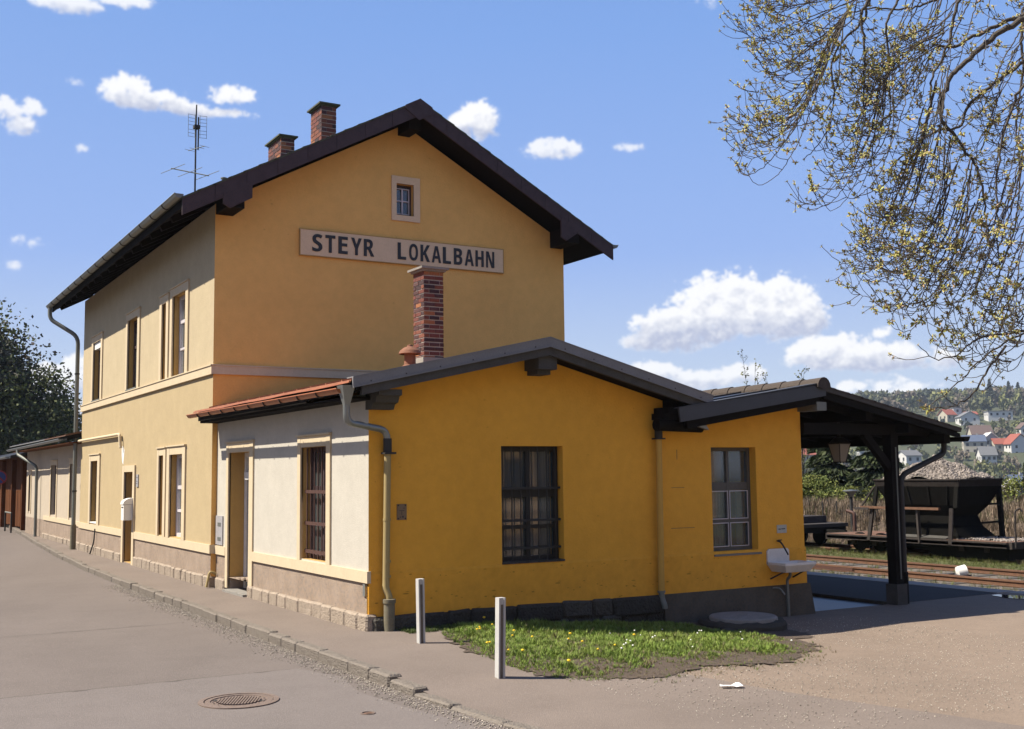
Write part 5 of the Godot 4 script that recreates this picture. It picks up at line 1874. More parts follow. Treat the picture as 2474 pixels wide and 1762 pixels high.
# ---------------------------------------------------------------- small things around the station
func make_street_things() -> void:
	var b := MB.new()
	var lf := left_face(XL)
	var f := front_face(0.0)
	var g := RandomNumberGenerator.new()
	g.seed = 3
	# mailbox by the street door
	var t := thing("mailbox", Vector3(XL - 0.1, 0.95, -12.55), "white metal mailbox with curved lid on the wall beside the street door", "mailbox")
	b.fbox(lf, -12.62, -12.36, 0.95, 1.28, 0.036, 0.22)
	part(b, "box", M.white_paint, t)
	b = MB.new()
	var arc := PackedVector2Array([Vector2(0.036, 1.285), Vector2(0.235, 1.285)])
	for i in 7:
		var a := PI * 0.5 * i / 6.0
		arc.append(Vector2(0.036 + 0.199 * cos(a), 1.30 + 0.12 * sin(a)))
	b.extrude(arc, Frame.new(Vector3(XL, 0, 0), Vector3(-1, 0, 0), Vector3(0, 0, -1)), 12.35, 12.63)
	part(b, "lid", M.white_paint, t)
	b = MB.new()
	b.fbox(lf, -12.58, -12.40, 1.21, 1.235, 0.22, 0.224)
	part(b, "letter_slot", M.iron_dark, t)
	t = thing("door_plate", Vector3(XL, 1.66, -12.1), "small lilac-grey name plate to the right of the street door", "plate")
	b = MB.new()
	b.fbox(lf, -12.16, -11.98, 1.66, 1.92, 0.0, 0.02)
	part(b, "plate", M.cabinet, t)
	b = MB.new()
	for v in [1.72, 1.77, 1.85]:
		b.fbox(lf, -12.13, -12.02, v, v + 0.012, 0.02, 0.022)
	part(b, "print", M.iron_dark, t)
	# plates on the front
	t = thing("metal_plaque", Vector3(0.435, 1.30, 0.01), "small weathered metal plaque with four screws on the ochre wall right of the downpipe", "plaque")
	b = MB.new()
	b.fbox(f, 0.372, 0.50, 1.30, 1.492, 0.0, 0.012)
	part(b, "plate", M.plaque, t)
	for q in [[0.388, 1.315], [0.484, 1.315], [0.388, 1.477], [0.484, 1.477]]:
		b = MB.new()
		b.lathe(Vector3(q[0], q[1], 0.011), [Vector2(0.011, 0.0), Vector2(0.009, 0.005), Vector2(0.0, 0.007)], 8, Vector3.BACK)
		part(b, "screw", M.iron_dark, t)
	b = MB.new()
	for q in [[0.45, 0.478, 1.438, 1.446], [0.395, 0.47, 1.408, 1.416], [0.43, 0.438, 1.36, 1.405], [0.41, 0.424, 1.328, 1.342], [0.436, 0.462, 1.326, 1.35]]:
		b.fbox(f, q[0], q[1], q[2], q[3], 0.012, 0.0135)
	part(b, "print", M.window_brown, t)
	t = thing("water_notice", Vector3(6.69, 0.91, 0.01), "small pale notice with one dark line above the wash basin", "notice")
	b = MB.new()
	b.fbox(f, 6.595, 6.785, 0.915, 1.035, 0.0, 0.01)
	part(b, "plate", M.notice, t)
	b = MB.new()
	b.fbox(f, 6.62, 6.668, 0.966, 0.981, 0.01, 0.0115)
	b.fbox(f, 6.678, 6.755, 0.968, 0.983, 0.01, 0.0115)
	part(b, "print", M.sign_black, t)
	# wash basin
	t = thing("wash_basin", Vector3(6.66, 0.34, 0.1), "white enamel outdoor wash basin with tap at the right end of the ochre wall", "basin")
	b = MB.new()
	var bp := PackedVector2Array([Vector2(6.36, 0.47), Vector2(6.79, 0.47), Vector2(6.79, 0.66), Vector2(6.76, 0.69), Vector2(6.40, 0.69), Vector2(6.36, 0.655)])
	b.extrude(bp, f, 0.012, 0.04)
	part(b, "back_plate", M.enamel, t)
	b = MB.new()
	var rimo := [Vector3(6.36, 0.50, 0.02), Vector3(6.98, 0.50, 0.02), Vector3(6.98, 0.50, 0.40), Vector3(6.36, 0.50, 0.40)]
	var rimi := [Vector3(6.40, 0.495, 0.06), Vector3(6.94, 0.495, 0.06), Vector3(6.94, 0.495, 0.365), Vector3(6.40, 0.495, 0.365)]
	var low := [Vector3(6.44, 0.36, 0.03), Vector3(6.90, 0.36, 0.03), Vector3(6.90, 0.36, 0.33), Vector3(6.44, 0.36, 0.33)]
	var lip := [Vector3(6.36, 0.465, 0.02), Vector3(6.98, 0.465, 0.02), Vector3(6.98, 0.465, 0.40), Vector3(6.36, 0.465, 0.40)]
	var inn := [Vector3(6.46, 0.38, 0.08), Vector3(6.88, 0.38, 0.08), Vector3(6.88, 0.38, 0.31), Vector3(6.46, 0.38, 0.31)]
	for i in 4:
		var j := (i + 1) % 4
		b.quad(rimo[i], rimo[j], rimi[j], rimi[i])
		b.quad(lip[j], lip[i], rimo[i], rimo[j])
		b.quad(low[j], low[i], lip[i], lip[j])
		b.quad(rimi[i], rimi[j], inn[j], inn[i])
	b.quad(low[0], low[1], low[2], low[3])
	b.quad(inn[3], inn[2], inn[1], inn[0])
	part(b, "bowl", M.enamel, t)
	b = MB.new()
	b.tube(bend([Vector3(6.60, 0.80, 0.0), Vector3(6.60, 0.79, 0.06), Vector3(6.61, 0.745, 0.10), Vector3(6.655, 0.60, 0.16)], 0.03), 0.014, 0.012, 8)
	b.obox(Vector3(6.60, 0.815, 0.06), Vector3(0.03, 0, 0), Vector3(0, 0.008, 0), Vector3(0, 0, 0.008))
	b.tube(PackedVector3Array([Vector3(6.60, 0.79, 0.06), Vector3(6.60, 0.82, 0.06)]), 0.007, 0.007, 6)
	part(b, "tap", M.iron_dark, t)
	b = MB.new()
	b.tube(bend([Vector3(6.66, 0.37, 0.18), Vector3(6.66, 0.29, 0.18), Vector3(6.66, 0.24, 0.115), Vector3(6.66, -0.33, 0.125)], 0.05), 0.022, 0.022, 8)
	part(b, "drain_pipe", M.zinc_dull, t)
	b = MB.new()
	b.bar(Vector3(6.43, 0.25, 0.01), Vector3(6.46, 0.36, 0.25), 0.02, 0.02)
	b.bar(Vector3(6.88, 0.25, 0.01), Vector3(6.86, 0.36, 0.25), 0.02, 0.02)
	part(b, "bracket", M.iron_dark, t)
	b = MB.new()
	b.tube(bend([Vector3(6.42, 0.12, 0.06), Vector3(6.52, 0.12, 0.10), Vector3(6.58, 0.02, 0.14)], 0.04), 0.012, 0.012, 6)
	part(b, "hose_spout", M.zinc, t)
	# well cover against the wall
	t = thing("well_cover", Vector3(5.22, -0.3, 0.72), "low round concrete well cover with broken rim standing in the shade against the wall", "well cover")
	var wc := Vector3(5.22, -0.32, 0.74)
	b = MB.new()
	b.lathe(wc, [Vector2(0.58, 0.0), Vector2(0.585, 0.10), Vector2(0.56, 0.145), Vector2(0.50, 0.15), Vector2(0.42, 0.152)], 40)
	for i in b.vs.size():
		var v := b.vs[i]
		if v.y > wc.y + 0.05:
			var a := atan2(v.z - wc.z, v.x - wc.x)
			var k := 0.02 * sin(a * 7.0) + 0.015 * sin(a * 17.0 + 1.0)
			b.vs[i] = v + Vector3(cos(a) * k, k * 0.4, sin(a) * k)
	part(b, "rim", M.concrete_dark, t)
	b = MB.new()
	b.lathe(wc, [Vector2(0.47, 0.13), Vector2(0.46, 0.185), Vector2(0.44, 0.20), Vector2(0.06, 0.215), Vector2(0.05, 0.19), Vector2(0.0, 0.185)], 36)
	part(b, "lid", M.concrete, t)
	for i in 3:
		b = MB.new()
		b.stone(wc + Vector3(-0.72 + i * 0.16, 0.05, 0.42 - i * 0.1), Vector3(0.07, 0, 0.02), Vector3(0, 0.05, 0), Vector3(-0.02, 0, 0.08), 0.02, 0.015, g)
		tag(part(b, "broken_stone", M.concrete_dark), ["grey lump of broken stone left of the well cover, outermost of three", "grey lump of broken stone left of the well cover, middle of three", "grey lump of broken stone touching the well cover rim"][i], "stone", "broken stones by the well cover")
	# concrete posts on the pavement corner
	for q in [[0.10, 1.23, 0.70, -0.022, 0.012, "white concrete bollard beside the clay pipe foot, the one nearer the wall"], [-0.11, 3.34, 0.735, 0.02, 0.0, "white concrete bollard at the corner of the grass patch, nearer the kerb"]]:
		var y0 := yard_y(q[0], q[1])
		t = thing("bollard", Vector3(q[0], y0, q[1]), q[5], "bollard", "white concrete posts at the pavement corner")
		var up := Vector3(q[3], 1, q[4]).normalized()
		var ex := Vector3(1, -q[3], 0).normalized()
		var ez := ex.cross(up)
		var c := Vector3(q[0], y0 - 0.05, q[1])
		var hh: float = q[2] + 0.05
		b = MB.new()
		var pr := [Vector2(-0.036, -0.036), Vector2(0.036, -0.036), Vector2(0.036, 0.036), Vector2(0.019, 0.036), Vector2(0.016, 0.026), Vector2(-0.016, 0.026), Vector2(-0.019, 0.036), Vector2(-0.036, 0.036)]
		var poly := PackedVector2Array(pr)
		var fr := Frame.new(c, ex, up)
		fr.v = -ez
		var pv := PackedVector2Array()
		for p in poly:
			pv.append(Vector2(p.x, -p.y))
		b.extrude(pv, fr, 0.0, hh)
		part(b, "post", M.bollard, t)
		b = MB.new()
		b.obox(c + up * (hh * 0.47) + ez * 0.0225, ex * 0.0155, up * (hh * 0.45), ez * 0.004)
		part(b, "groove", M.bollard_dirt, t)
	# manhole cover
	var mc := Vector3(-2.42, -0.092, 2.80)
	t = thing("manhole_cover", mc, "rusty round cast-iron manhole cover with ribs in the road", "manhole cover")
	b = MB.new()
	b.lathe(mc, [Vector2(0.345, -0.02), Vector2(0.345, 0.006), Vector2(0.30, 0.008), Vector2(0.298, -0.006)], 48)
	part(b, "frame_ring", M.manhole, t)
	b = MB.new()
	b.lathe(mc, [Vector2(0.29, -0.02), Vector2(0.29, 0.004), Vector2(0.245, 0.005), Vector2(0.243, -0.003), Vector2(0.0, -0.003)], 48)
	part(b, "cover_plate", M.manhole, t)
	for i in 15:
		var x := -0.175 + i * 0.025
		var h2 := sqrt(maxf(0.0, 0.19 * 0.19 - x * x)) * (0.98 if absf(x) < 0.17 else 0.9)
		if h2 < 0.03:
			continue
		b = MB.new()
		var dz := Vector3(0.45, 0, -0.89).normalized()
		var dx := Vector3(0.89, 0, 0.45).normalized()
		b.obox(mc + dx * x + Vector3(0, 0.002, 0), dx * 0.0075, Vector3(0, 0.006, 0), dz * -h2)
		part(b, "rib", M.manhole, t)
	for i in 18:
		var a := TAU * i / 18.0
		b = MB.new()
		b.lathe(mc + Vector3(cos(a) * 0.222, -0.003, sin(a) * 0.222), [Vector2(0.013, 0.0), Vector2(0.011, 0.006), Vector2(0.0, 0.008)], 6)
		part(b, "stud", M.manhole, t)
	for s in [-1, 1]:
		b = MB.new()
		b.lathe(mc + Vector3(0.205 * s * 0.84, -0.002, 0.205 * s * 0.55), [Vector2(0.024, 0.0), Vector2(0.024, 0.004), Vector2(0.0, 0.0045)], 10)
		part(b, "key_hole", M.iron_dark, t)
	t = thing("valve_cap", Vector3(-1.68, -0.095, 3.9), "tiny rusty oval valve cap in the road right of the manhole", "valve cap")
	b = MB.new()
	b.lathe(Vector3(-1.68, -0.094, 3.9), [Vector2(0.062, -0.02), Vector2(0.062, 0.004), Vector2(0.05, 0.005), Vector2(0.048, -0.002), Vector2(0.0, -0.002)], 20)
	part(b, "ring", M.manhole, t)
	b = MB.new()
	b.box(Vector3(-1.715, -0.096, 3.885), Vector3(-1.645, -0.092, 3.915))
	part(b, "cap", M.rust, t)
	# crumpled paper on the gravel
	b = MB.new()
	var pc := Vector3(1.43, yard_y(1.43, 4.8) + 0.008, 4.80)
	var rt := Vector3(0.86, 0, 0.5)
	var bk := Vector3(0.5, 0, -0.86)
	var pp := []
	for i in 7:
		for j in 3:
			pp.append(pc + rt * (-0.10 + i * 0.034) + bk * ((j - 1) * (0.028 + 0.006 * (i % 3))) + Vector3.UP * (0.006 + (0.026 if i in [4, 5] and j == 1 else 0.0) + g.randf_range(0, 0.012)))
	for i in 6:
		for j in 2:
			var a: Vector3 = pp[i * 3 + j]
			var c2: Vector3 = pp[i * 3 + 3 + j]
			var d: Vector3 = pp[i * 3 + 4 + j]
			var e: Vector3 = pp[i * 3 + 1 + j]
			b.quad(a, c2, d, e)
			b.quad(e - Vector3(0, 0.002, 0), d - Vector3(0, 0.002, 0), c2 - Vector3(0, 0.002, 0), a - Vector3(0, 0.002, 0))
	tag(part(b, "paper_scrap", M.paper), "crumpled white paper lying on the gravel in front of the grass patch", "litter")

# ---------------------------------------------------------------- railway
func rail_shape(b: MB, x: float, y: float, za: float, zb: float) -> void:
	b.box(Vector3(x - 0.06, y, za), Vector3(x + 0.06, y + 0.018, zb))
	b.box(Vector3(x - 0.010, y + 0.018, za), Vector3(x + 0.010, y + 0.09, zb))
	b.box(Vector3(x - 0.034, y + 0.09, za), Vector3(x + 0.034, y + 0.125, zb))

func make_track() -> void:
	var g := RandomNumberGenerator.new()
	g.seed = 14
	for q in [[[14.0, 15.95], "near_track", "near railway track of rusty rails on pale ballast beside the platform", -0.44], [[18.55, 19.75], "siding_track", "siding track under the ballast wagon, half sunk in grass", -0.46]]:
		var t := Node3D.new()
		t.name = q[1]
		add_child(t)
		tag(t, q[2], "", "", "structure")
		for x in q[0]:
			var b := MB.new()
			rail_shape(b, x, q[3] + 0.01, -70.0, 30.0)
			part(b, "rail", M.rust, t)
		if q[1] == "near_track":
			var b := MB.new()
			rail_shape(b, 14.16, q[3] - 0.01, -5.9, 6.0)
			rail_shape(b, 14.30, q[3] - 0.02, -2.0, 14.0)
			part(b, "check_rail", M.rust, t)
			for p in [[-6.6, -5.4], [-0.3, 0.9]]:
				b = MB.new()
				b.box(Vector3(13.94, q[3] + 0.03, p[0]), Vector3(13.962, q[3] + 0.095, p[1]))
				part(b, "fish_plate", M.iron_red, t)
		for i in 46:
			var z := 9.0 - i * 0.72 + g.randf_range(-0.02, 0.02)
			var b := MB.new()
			b.box(Vector3(q[0][0] - 0.42, q[3] - 0.10, z - 0.11), Vector3(q[0][1] + 0.42, q[3] + 0.012, z + 0.11))
			part(b, "sleeper", M.timber_grey, t)
	# point lever weight between the tracks
	var pl := thing("point_weight", Vector3(15.2, -0.42, -3.9), "small white and black points weight beside the canopy post foot", "points lever")
	var b := MB.new()
	b.lathe(Vector3(14.75, -0.30, -3.15), [Vector2(0.0, -0.12), Vector2(0.12, -0.10), Vector2(0.13, 0.08), Vector2(0.0, 0.11)], 14, Vector3(0.8, 0.2, 0.5).normalized())
	part(b, "weight", M.white_paint, pl)
	b = MB.new()
	b.bar(Vector3(14.6, -0.36, -3.25), Vector3(14.2, -0.40, -3.4), 0.08, 0.06)
	b.box(Vector3(14.45, -0.45, -3.4), Vector3(14.85, -0.36, -3.0))
	part(b, "lever", M.iron_dark, pl)

func make_wagons() -> void:
	var t := thing("hopper_wagon", Vector3(19.1, -0.35, -7.0), "dark steel hopper wagon heaped with ballast, standing on the siding", "rail wagon")
	var g := RandomNumberGenerator.new()
	g.seed = 21
	var x0 := 18.10
	var x1 := 19.95
	var ring := func(y: float, xa: float, xb: float, za: float, zb: float) -> Array:
		return [Vector3(xa, y, za), Vector3(xb, y, za), Vector3(xb, y, zb), Vector3(xa, y, zb)]
	var skin := func(b: MB, lo: Array, hi: Array) -> void:
		for i in 4:
			var j := (i + 1) % 4
			b.quad(lo[j], lo[i], hi[i], hi[j])
			b.quad(lo[i], lo[j], hi[j], hi[i])
	# hopper: steep rim, sloping body, waist, flaring chute
	var b := MB.new()
	var ra: Array = ring.call(1.57, 18.10, 19.78, -8.42, -5.74)
	var rb: Array = ring.call(1.40, 18.12, 19.76, -8.38, -5.78)
	skin.call(b, rb, ra)
	for i in 4:
		b.bar(ra[i], ra[(i + 1) % 4], 0.05, 0.03)
	var rim := part(b, "hopper_rim", M.wagon_grey, t)
	b = MB.new()
	var md: Array = ring.call(0.93, 18.24, 19.52, -8.05, -5.98)
	var wa: Array = ring.call(0.66, 18.42, 19.36, -7.75, -6.22)
	skin.call(b, md, rb)
	skin.call(b, wa, md)
	part(b, "hopper_body", M.wagon_black, t)
	b = MB.new()
	var ca: Array = ring.call(0.40, 18.36, 19.45, -7.75, -6.15)
	var cb: Array = ring.call(0.14, 18.30, 19.66, -7.85, -5.95)
	skin.call(b, ca, wa)
	skin.call(b, cb, ca)
	part(b, "chute", M.wagon_black, t)
	for z in [-8.0, -7.35, -6.7, -6.1]:
		b = MB.new()
		b.bar(Vector3(18.11, 1.41, z), Vector3(18.22, 0.94, lerpf(z, -7.05, 0.12)), 0.04, 0.05)
		part(b, "rib", M.wagon_black, rim)
	# deck and frame
	b = MB.new()
	b.box(Vector3(x0, 0.06, -10.15), Vector3(x1, 0.10, -4.5))
	part(b, "deck", M.rust, t)
	for x in [x0 - 0.02, x1 - 0.06]:
		b = MB.new()
		b.box(Vector3(x, -0.02, -10.15), Vector3(x + 0.08, 0.057, -4.5))
		b.box(Vector3(x, -0.04, -10.15), Vector3(x + 0.02, 0.095, -4.5))
		part(b, "sole_bar", M.wagon_grey, t)
	b = MB.new()
	for i in 5:
		b.obox(Vector3(18.18 + 0.03 * i, 0.13 + 0.006 * i, -7.0), Vector3(0.09, 0.02, 0.0), Vector3(-0.005, 0.012, 0), Vector3(0, 0, 0.8 - i * 0.1))
	part(b, "loose_plank", M.timber_grey, t)
	# slanting corner legs, platform rail, diagonal
	for q in [[-8.50, -8.66], [-6.02, -6.08], [-7.05, -7.0]]:
		b = MB.new()
		b.bar(Vector3(18.12, 0.86, q[0]), Vector3(18.10, -0.02, q[1]), 0.07, 0.09)
		part(b, "leg", M.wagon_grey, t)
	for q in [[-8.36, -8.46], [-5.85, -5.9]]:
		b = MB.new()
		b.bar(Vector3(18.14, 1.40, q[0]), Vector3(18.13, 0.88, q[1]), 0.07, 0.10)
		b.bar(Vector3(19.74, 1.40, q[0]), Vector3(19.80, 0.02, q[1] + 0.05), 0.08, 0.12)
		part(b, "leg", M.wagon_black, t)
	b = MB.new()
	b.bar(Vector3(18.05, 0.845, -8.85), Vector3(18.05, 0.845, -6.32), 0.08, 0.06)
	part(b, "side_rail", M.rust, t)
	b = MB.new()
	b.box(Vector3(18.0, 0.78, -9.05), Vector3(18.5, 0.84, -8.55))
	b.bar(Vector3(18.2, 0.84, -8.98), Vector3(18.15, 1.38, -8.46), 0.04, 0.04)
	part(b, "step_bracket", M.wagon_grey, t)
	for q in [[Vector3(19.72, 0.95, -5.8), Vector3(19.35, 0.93, -6.3)], [Vector3(19.72, 0.50, -5.85), Vector3(19.4, 0.45, -6.3)], [Vector3(18.12, 0.62, -7.1), Vector3(18.6, 0.55, -7.5)]]:
		b = MB.new()
		b.bar(q[0], q[1], 0.05, 0.05)
		part(b, "stay", M.wagon_black, t)
	# running gear
	for zc in [-9.0, -5.55]:
		for dz in [-0.36, 0.36]:
			for x in [18.53, 19.72]:
				b = MB.new()
				b.lathe(Vector3(x, -0.10, zc + dz), [Vector2(0.0, -0.05), Vector2(0.245, -0.05), Vector2(0.245, 0.05), Vector2(0.07, 0.055), Vector2(0.07, 0.11), Vector2(0.0, 0.11)], 22, Vector3(-1 if x < 19 else 1, 0, 0))
				part(b, "wheel", M.wagon_black, t)
		for x in [18.36, 19.86]:
			b = MB.new()
			b.box(Vector3(x - 0.04, -0.20, zc - 0.62), Vector3(x + 0.04, -0.08, zc + 0.62))
			b.box(Vector3(x - 0.05, -0.26, zc - 0.16), Vector3(x + 0.05, -0.02, zc + 0.16))
			part(b, "bogie_frame", M.wagon_black, t)
			for dz in [-0.36, 0.36]:
				b = MB.new()
				b.box(Vector3(x - 0.09, -0.18, zc + dz - 0.07), Vector3(x + 0.05, -0.03, zc + dz + 0.07))
				part(b, "axle_box", M.wagon_grey, t)
	b = MB.new()
	b.box(Vector3(18.5, -0.22, -7.6), Vector3(19.7, -0.02, -6.2))
	b.hexa([Vector3(18.3, -0.34, -6.7), Vector3(19.7, -0.34, -6.7), Vector3(19.7, -0.04, -7.3), Vector3(18.3, -0.04, -7.3), Vector3(18.3, -0.34, -4.6), Vector3(19.7, -0.34, -4.6), Vector3(19.7, -0.02, -4.6), Vector3(18.3, -0.02, -4.6)])
	part(b, "ballast_chute", M.wagon_black, t)
	for z in [-10.2, -4.45]:
		b = MB.new()
		b.box(Vector3(18.15, -0.06, z - 0.05), Vector3(19.9, 0.10, z + 0.05))
		part(b, "buffer_beam", M.wagon_grey, t)
		b = MB.new()
		b.bar(Vector3(19.05, 0.02, z), Vector3(19.05, 0.02, z + (0.45 if z > -6.0 else -0.45)), 0.10, 0.08)
		part(b, "coupler", M.wagon_black, t)
	b = MB.new()
	b.tube(bend([Vector3(18.18, -0.02, -4.32), Vector3(18.18, 0.84, -4.30), Vector3(18.28, 0.90, -4.24), Vector3(18.30, 0.82, -4.20)], 0.06), 0.022, 0.022, 8)
	part(b, "brake_column", M.wagon_grey, t)
	# ballast heaped in it
	b = MB.new()
	b.use_col = true
	var top := func(x: float, z: float) -> float:
		var dx := absf(x - 18.94) / 0.82
		var dz := absf(z + 7.08) / 1.30
		return 1.50 + 0.66 * maxf(0.0, 1.0 - maxf(dx, dz) * 0.60 - (dx + dz) * 0.20) + 0.03 * sin(x * 9.0 + z * 7.0)
	var n := 16
	for i in n:
		for j in n:
			var p := []
			for c in [[i, j], [i, j + 1], [i + 1, j + 1], [i + 1, j]]:
				var x := lerpf(18.13, 19.75, float(c[0]) / n)
				var z := lerpf(-8.37, -5.79, float(c[1]) / n)
				p.append(Vector3(x, top.call(x, z), z))
			b.col = Color(0.14, 0.12, 0.105)
			b.quad(p[0], p[1], p[2], p[3])
	var heap := part(b, "ballast_heap", M.stones)
	tag(heap, "heap of brown-grey broken ballast filling the hopper wagon", "ballast", "", "stuff")
	b = MB.new()
	b.stone(Vector3.ZERO, Vector3(0.5, 0, 0), Vector3(0, 0.36, 0), Vector3(0, 0, 0.42), 0.14, 0.1, g)
	var peb := b.mesh()
	var xf := []
	var cols := []
	for i in 2600:
		var x := g.randf_range(18.15, 19.74)
		var z := g.randf_range(-8.36, -5.80)
		var s := g.randf_range(0.035, 0.085)
		xf.append(Transform3D(Basis.from_euler(Vector3(g.randf() * 6, g.randf() * 6, g.randf() * 6)) * s, Vector3(x, top.call(x, z) + s * 0.1, z)))
		var v := g.randf_range(0.10, 0.34)
		cols.append(Color(v * 0.85, v * 0.72, v * 0.64))
	for i in 500:
		var x := g.randf_range(18.3, 19.6)
		var z := g.randf_range(-6.1, -4.6)
		var s := g.randf_range(0.03, 0.06)
		xf.append(Transform3D(Basis.from_euler(Vector3(g.randf() * 6, g.randf() * 6, g.randf() * 6)) * s, Vector3(x, 0.11, z)))
		var v := g.randf_range(0.12, 0.34)
		cols.append(Color(v * 0.85, v * 0.72, v * 0.64))
	var stn := many("stones", peb, M.stones, xf, cols, heap)
	# next wagon, mostly hidden by the annex
	t = thing("flat_wagon", Vector3(19.0, -0.35, -13.5), "dark flat wagon end with a low box showing behind the annex corner", "rail wagon")
	b = MB.new()
	b.box(Vector3(18.1, 0.20, -17.5), Vector3(19.9, 0.30, -11.05))
	part(b, "deck", M.rust_dark, t)
	b = MB.new()
	b.box(Vector3(18.3, 0.30, -17.0), Vector3(19.6, 0.50, -11.6))
	part(b, "low_box", M.wagon_grey, t)
	b = MB.new()
	b.box(Vector3(18.15, 0.05, -17.5), Vector3(19.85, 0.20, -11.1))
	b.bar(Vector3(19.0, 0.10, -11.1), Vector3(19.0, 0.10, -10.3), 0.10, 0.09)
	part(b, "frame", M.wagon_black, t)
	for z in [-12.0, -12.8]:
		for x in [18.53, 19.72]:
			b = MB.new()
			b.lathe(Vector3(x, -0.10, z), [Vector2(0.0, -0.05), Vector2(0.26, -0.05), Vector2(0.26, 0.05), Vector2(0.07, 0.055), Vector2(0.07, 0.11), Vector2(0.0, 0.11)], 22, Vector3(-1 if x < 19 else 1, 0, 0))
			part(b, "wheel", M.wagon_black, t)

# ---------------------------------------------------------------- vegetation
func leaf_mass(b: MB, c: Vector3, r: Vector3, n: int, size: float, g: RandomNumberGenerator, cols: Array, hollow := 0.45) -> void:
	# leaf-sized faces spread through an uneven volume made of smaller clumps
	var clumps := []
	for i in maxi(5, n / 90):
		var d := Vector3(g.randfn(), g.randfn(), g.randfn()).normalized()
		var k := pow(g.randf_range(hollow, 1.0), 0.7)
		clumps.append([c + Vector3(d.x * r.x, d.y * r.y, d.z * r.z) * k, g.randf_range(0.16, 0.34), g.randi() % cols.size()])
	for i in n:
		var q: Array = clumps[g.randi() % clumps.size()]
		var d := Vector3(g.randfn(), g.randfn(), g.randfn()) * 0.62
		var p: Vector3 = q[0] + Vector3(d.x * r.x, d.y * r.y, d.z * r.z) * q[1]
		var a := Vector3(g.randfn(), g.randfn(), g.randfn()).normalized()
		var e := a.cross(Vector3(g.randfn(), g.randfn(), g.randfn())).normalized()
		var s := size * g.randf_range(0.5, 1.3)
		var cc: Color = cols[q[2]]
		var v := g.randf_range(0.7, 1.3)
		b.col = Color(cc.r * v, cc.g * v, cc.b * v)
		b.quad(p - a * s * 0.5, p + e * s * 0.32, p + a * s * 0.5, p - e * s * 0.32)

func conifer_mass(b: MB, base: Vector3, h: float, r: float, n: int, size: float, g: RandomNumberGenerator, cols: Array, start := 0.12) -> void:
	# drooping whorls
	for i in n:
		var t := pow(g.randf(), 0.75)
		var tier := floorf(t * h * 1.6) / (h * 1.6)
		var y := lerpf(start, 1.0, lerpf(t, tier, 0.5))
		var rr := r * (1.0 - y) * (0.75 + 0.25 * sin(tier * 91.0)) + 0.02 * h * (1.0 - y)
		var a := g.randf() * TAU
		var k := sqrt(g.randf())
		var p := base + Vector3(cos(a) * rr * k, h * y - rr * k * 0.35, sin(a) * rr * k)
		var out := Vector3(cos(a), -0.5, sin(a)).normalized()
		var e := out.cross(Vector3(g.randfn(), g.randfn(), g.randfn())).normalized()
		var s := size * g.randf_range(0.6, 1.4)
		var cc: Color = cols[g.randi() % cols.size()]
		var v := g.randf_range(0.65, 1.3)
		b.col = Color(cc.r * v, cc.g * v, cc.b * v)
		b.quad(p - out * s * 0.5, p + e * s * 0.22, p + out * s * 0.6, p - e * s * 0.22)

func branches(b: MB, from: Vector3, dir: Vector3, L: float, r: float, depth: int, g: RandomNumberGenerator, sides := 4) -> void:
	var pts := PackedVector3Array([from])
	var p := from
	var d := dir
	for i in 4:
		d = (d + Vector3(g.randfn(), g.randfn() + 0.25, g.randfn()) * 0.16).normalized()
		p += d * L * 0.25
		pts.append(p)
	b.tube(pts, r, r * 0.55, sides, false)
	if depth <= 0:
		return
	for i in (4 if depth > 1 else 5):
		var k := g.randi_range(1, 4)
		var dd := (d + Vector3(g.randfn(), g.randfn() * 0.6 + 0.2, g.randfn()) * 0.75).normalized()
		branches(b, pts[k], dd, L * g.randf_range(0.45, 0.72), r * 0.5, depth - 1, g, 3)

func make_tree(called: String, at: Vector3, h: float, r: float, kind: String, n: int, size: float, label: String, category: String, group: String, sd: int, cols: Array) -> Node3D:
	var g := RandomNumberGenerator.new()
	g.seed = sd
	var t := thing(called, at, label, category, group)
	var b := MB.new()
	var th := h * (0.92 if kind == "conifer" else 0.55)
	var pts := PackedVector3Array()
	for i in 6:
		pts.append(at + Vector3(sin(i * 1.3 + sd) * 0.012 * h * (i / 5.0), th * i / 5.0, cos(i * 1.7 + sd) * 0.012 * h * (i / 5.0)))
	b.tube(pts, 0.022 * h + 0.02, 0.004 * h + 0.004, 7)
	if kind != "conifer":
		for i in 7:
			var k := g.randi_range(2, 5)
			var a := TAU * i / 7.0 + g.randf()
			branches(b, pts[k], Vector3(cos(a), 0.9, sin(a)).normalized(), h * (0.32 if kind == "bare" else 0.26), 0.008 * h, 2 if kind == "bare" else 1, g)
	part(b, "trunk", M.bark, t)
	if n > 0:
		b = MB.new()
		b.use_col = true
		if kind == "conifer":
			conifer_mass(b, at, h, r, n, size, g, cols)
		else:
			leaf_mass(b, at + Vector3(0, h * 0.62, 0), Vector3(r, h * 0.40, r), n, size, g, cols)
		part(b, "crown", M.foliage, t)
	return t

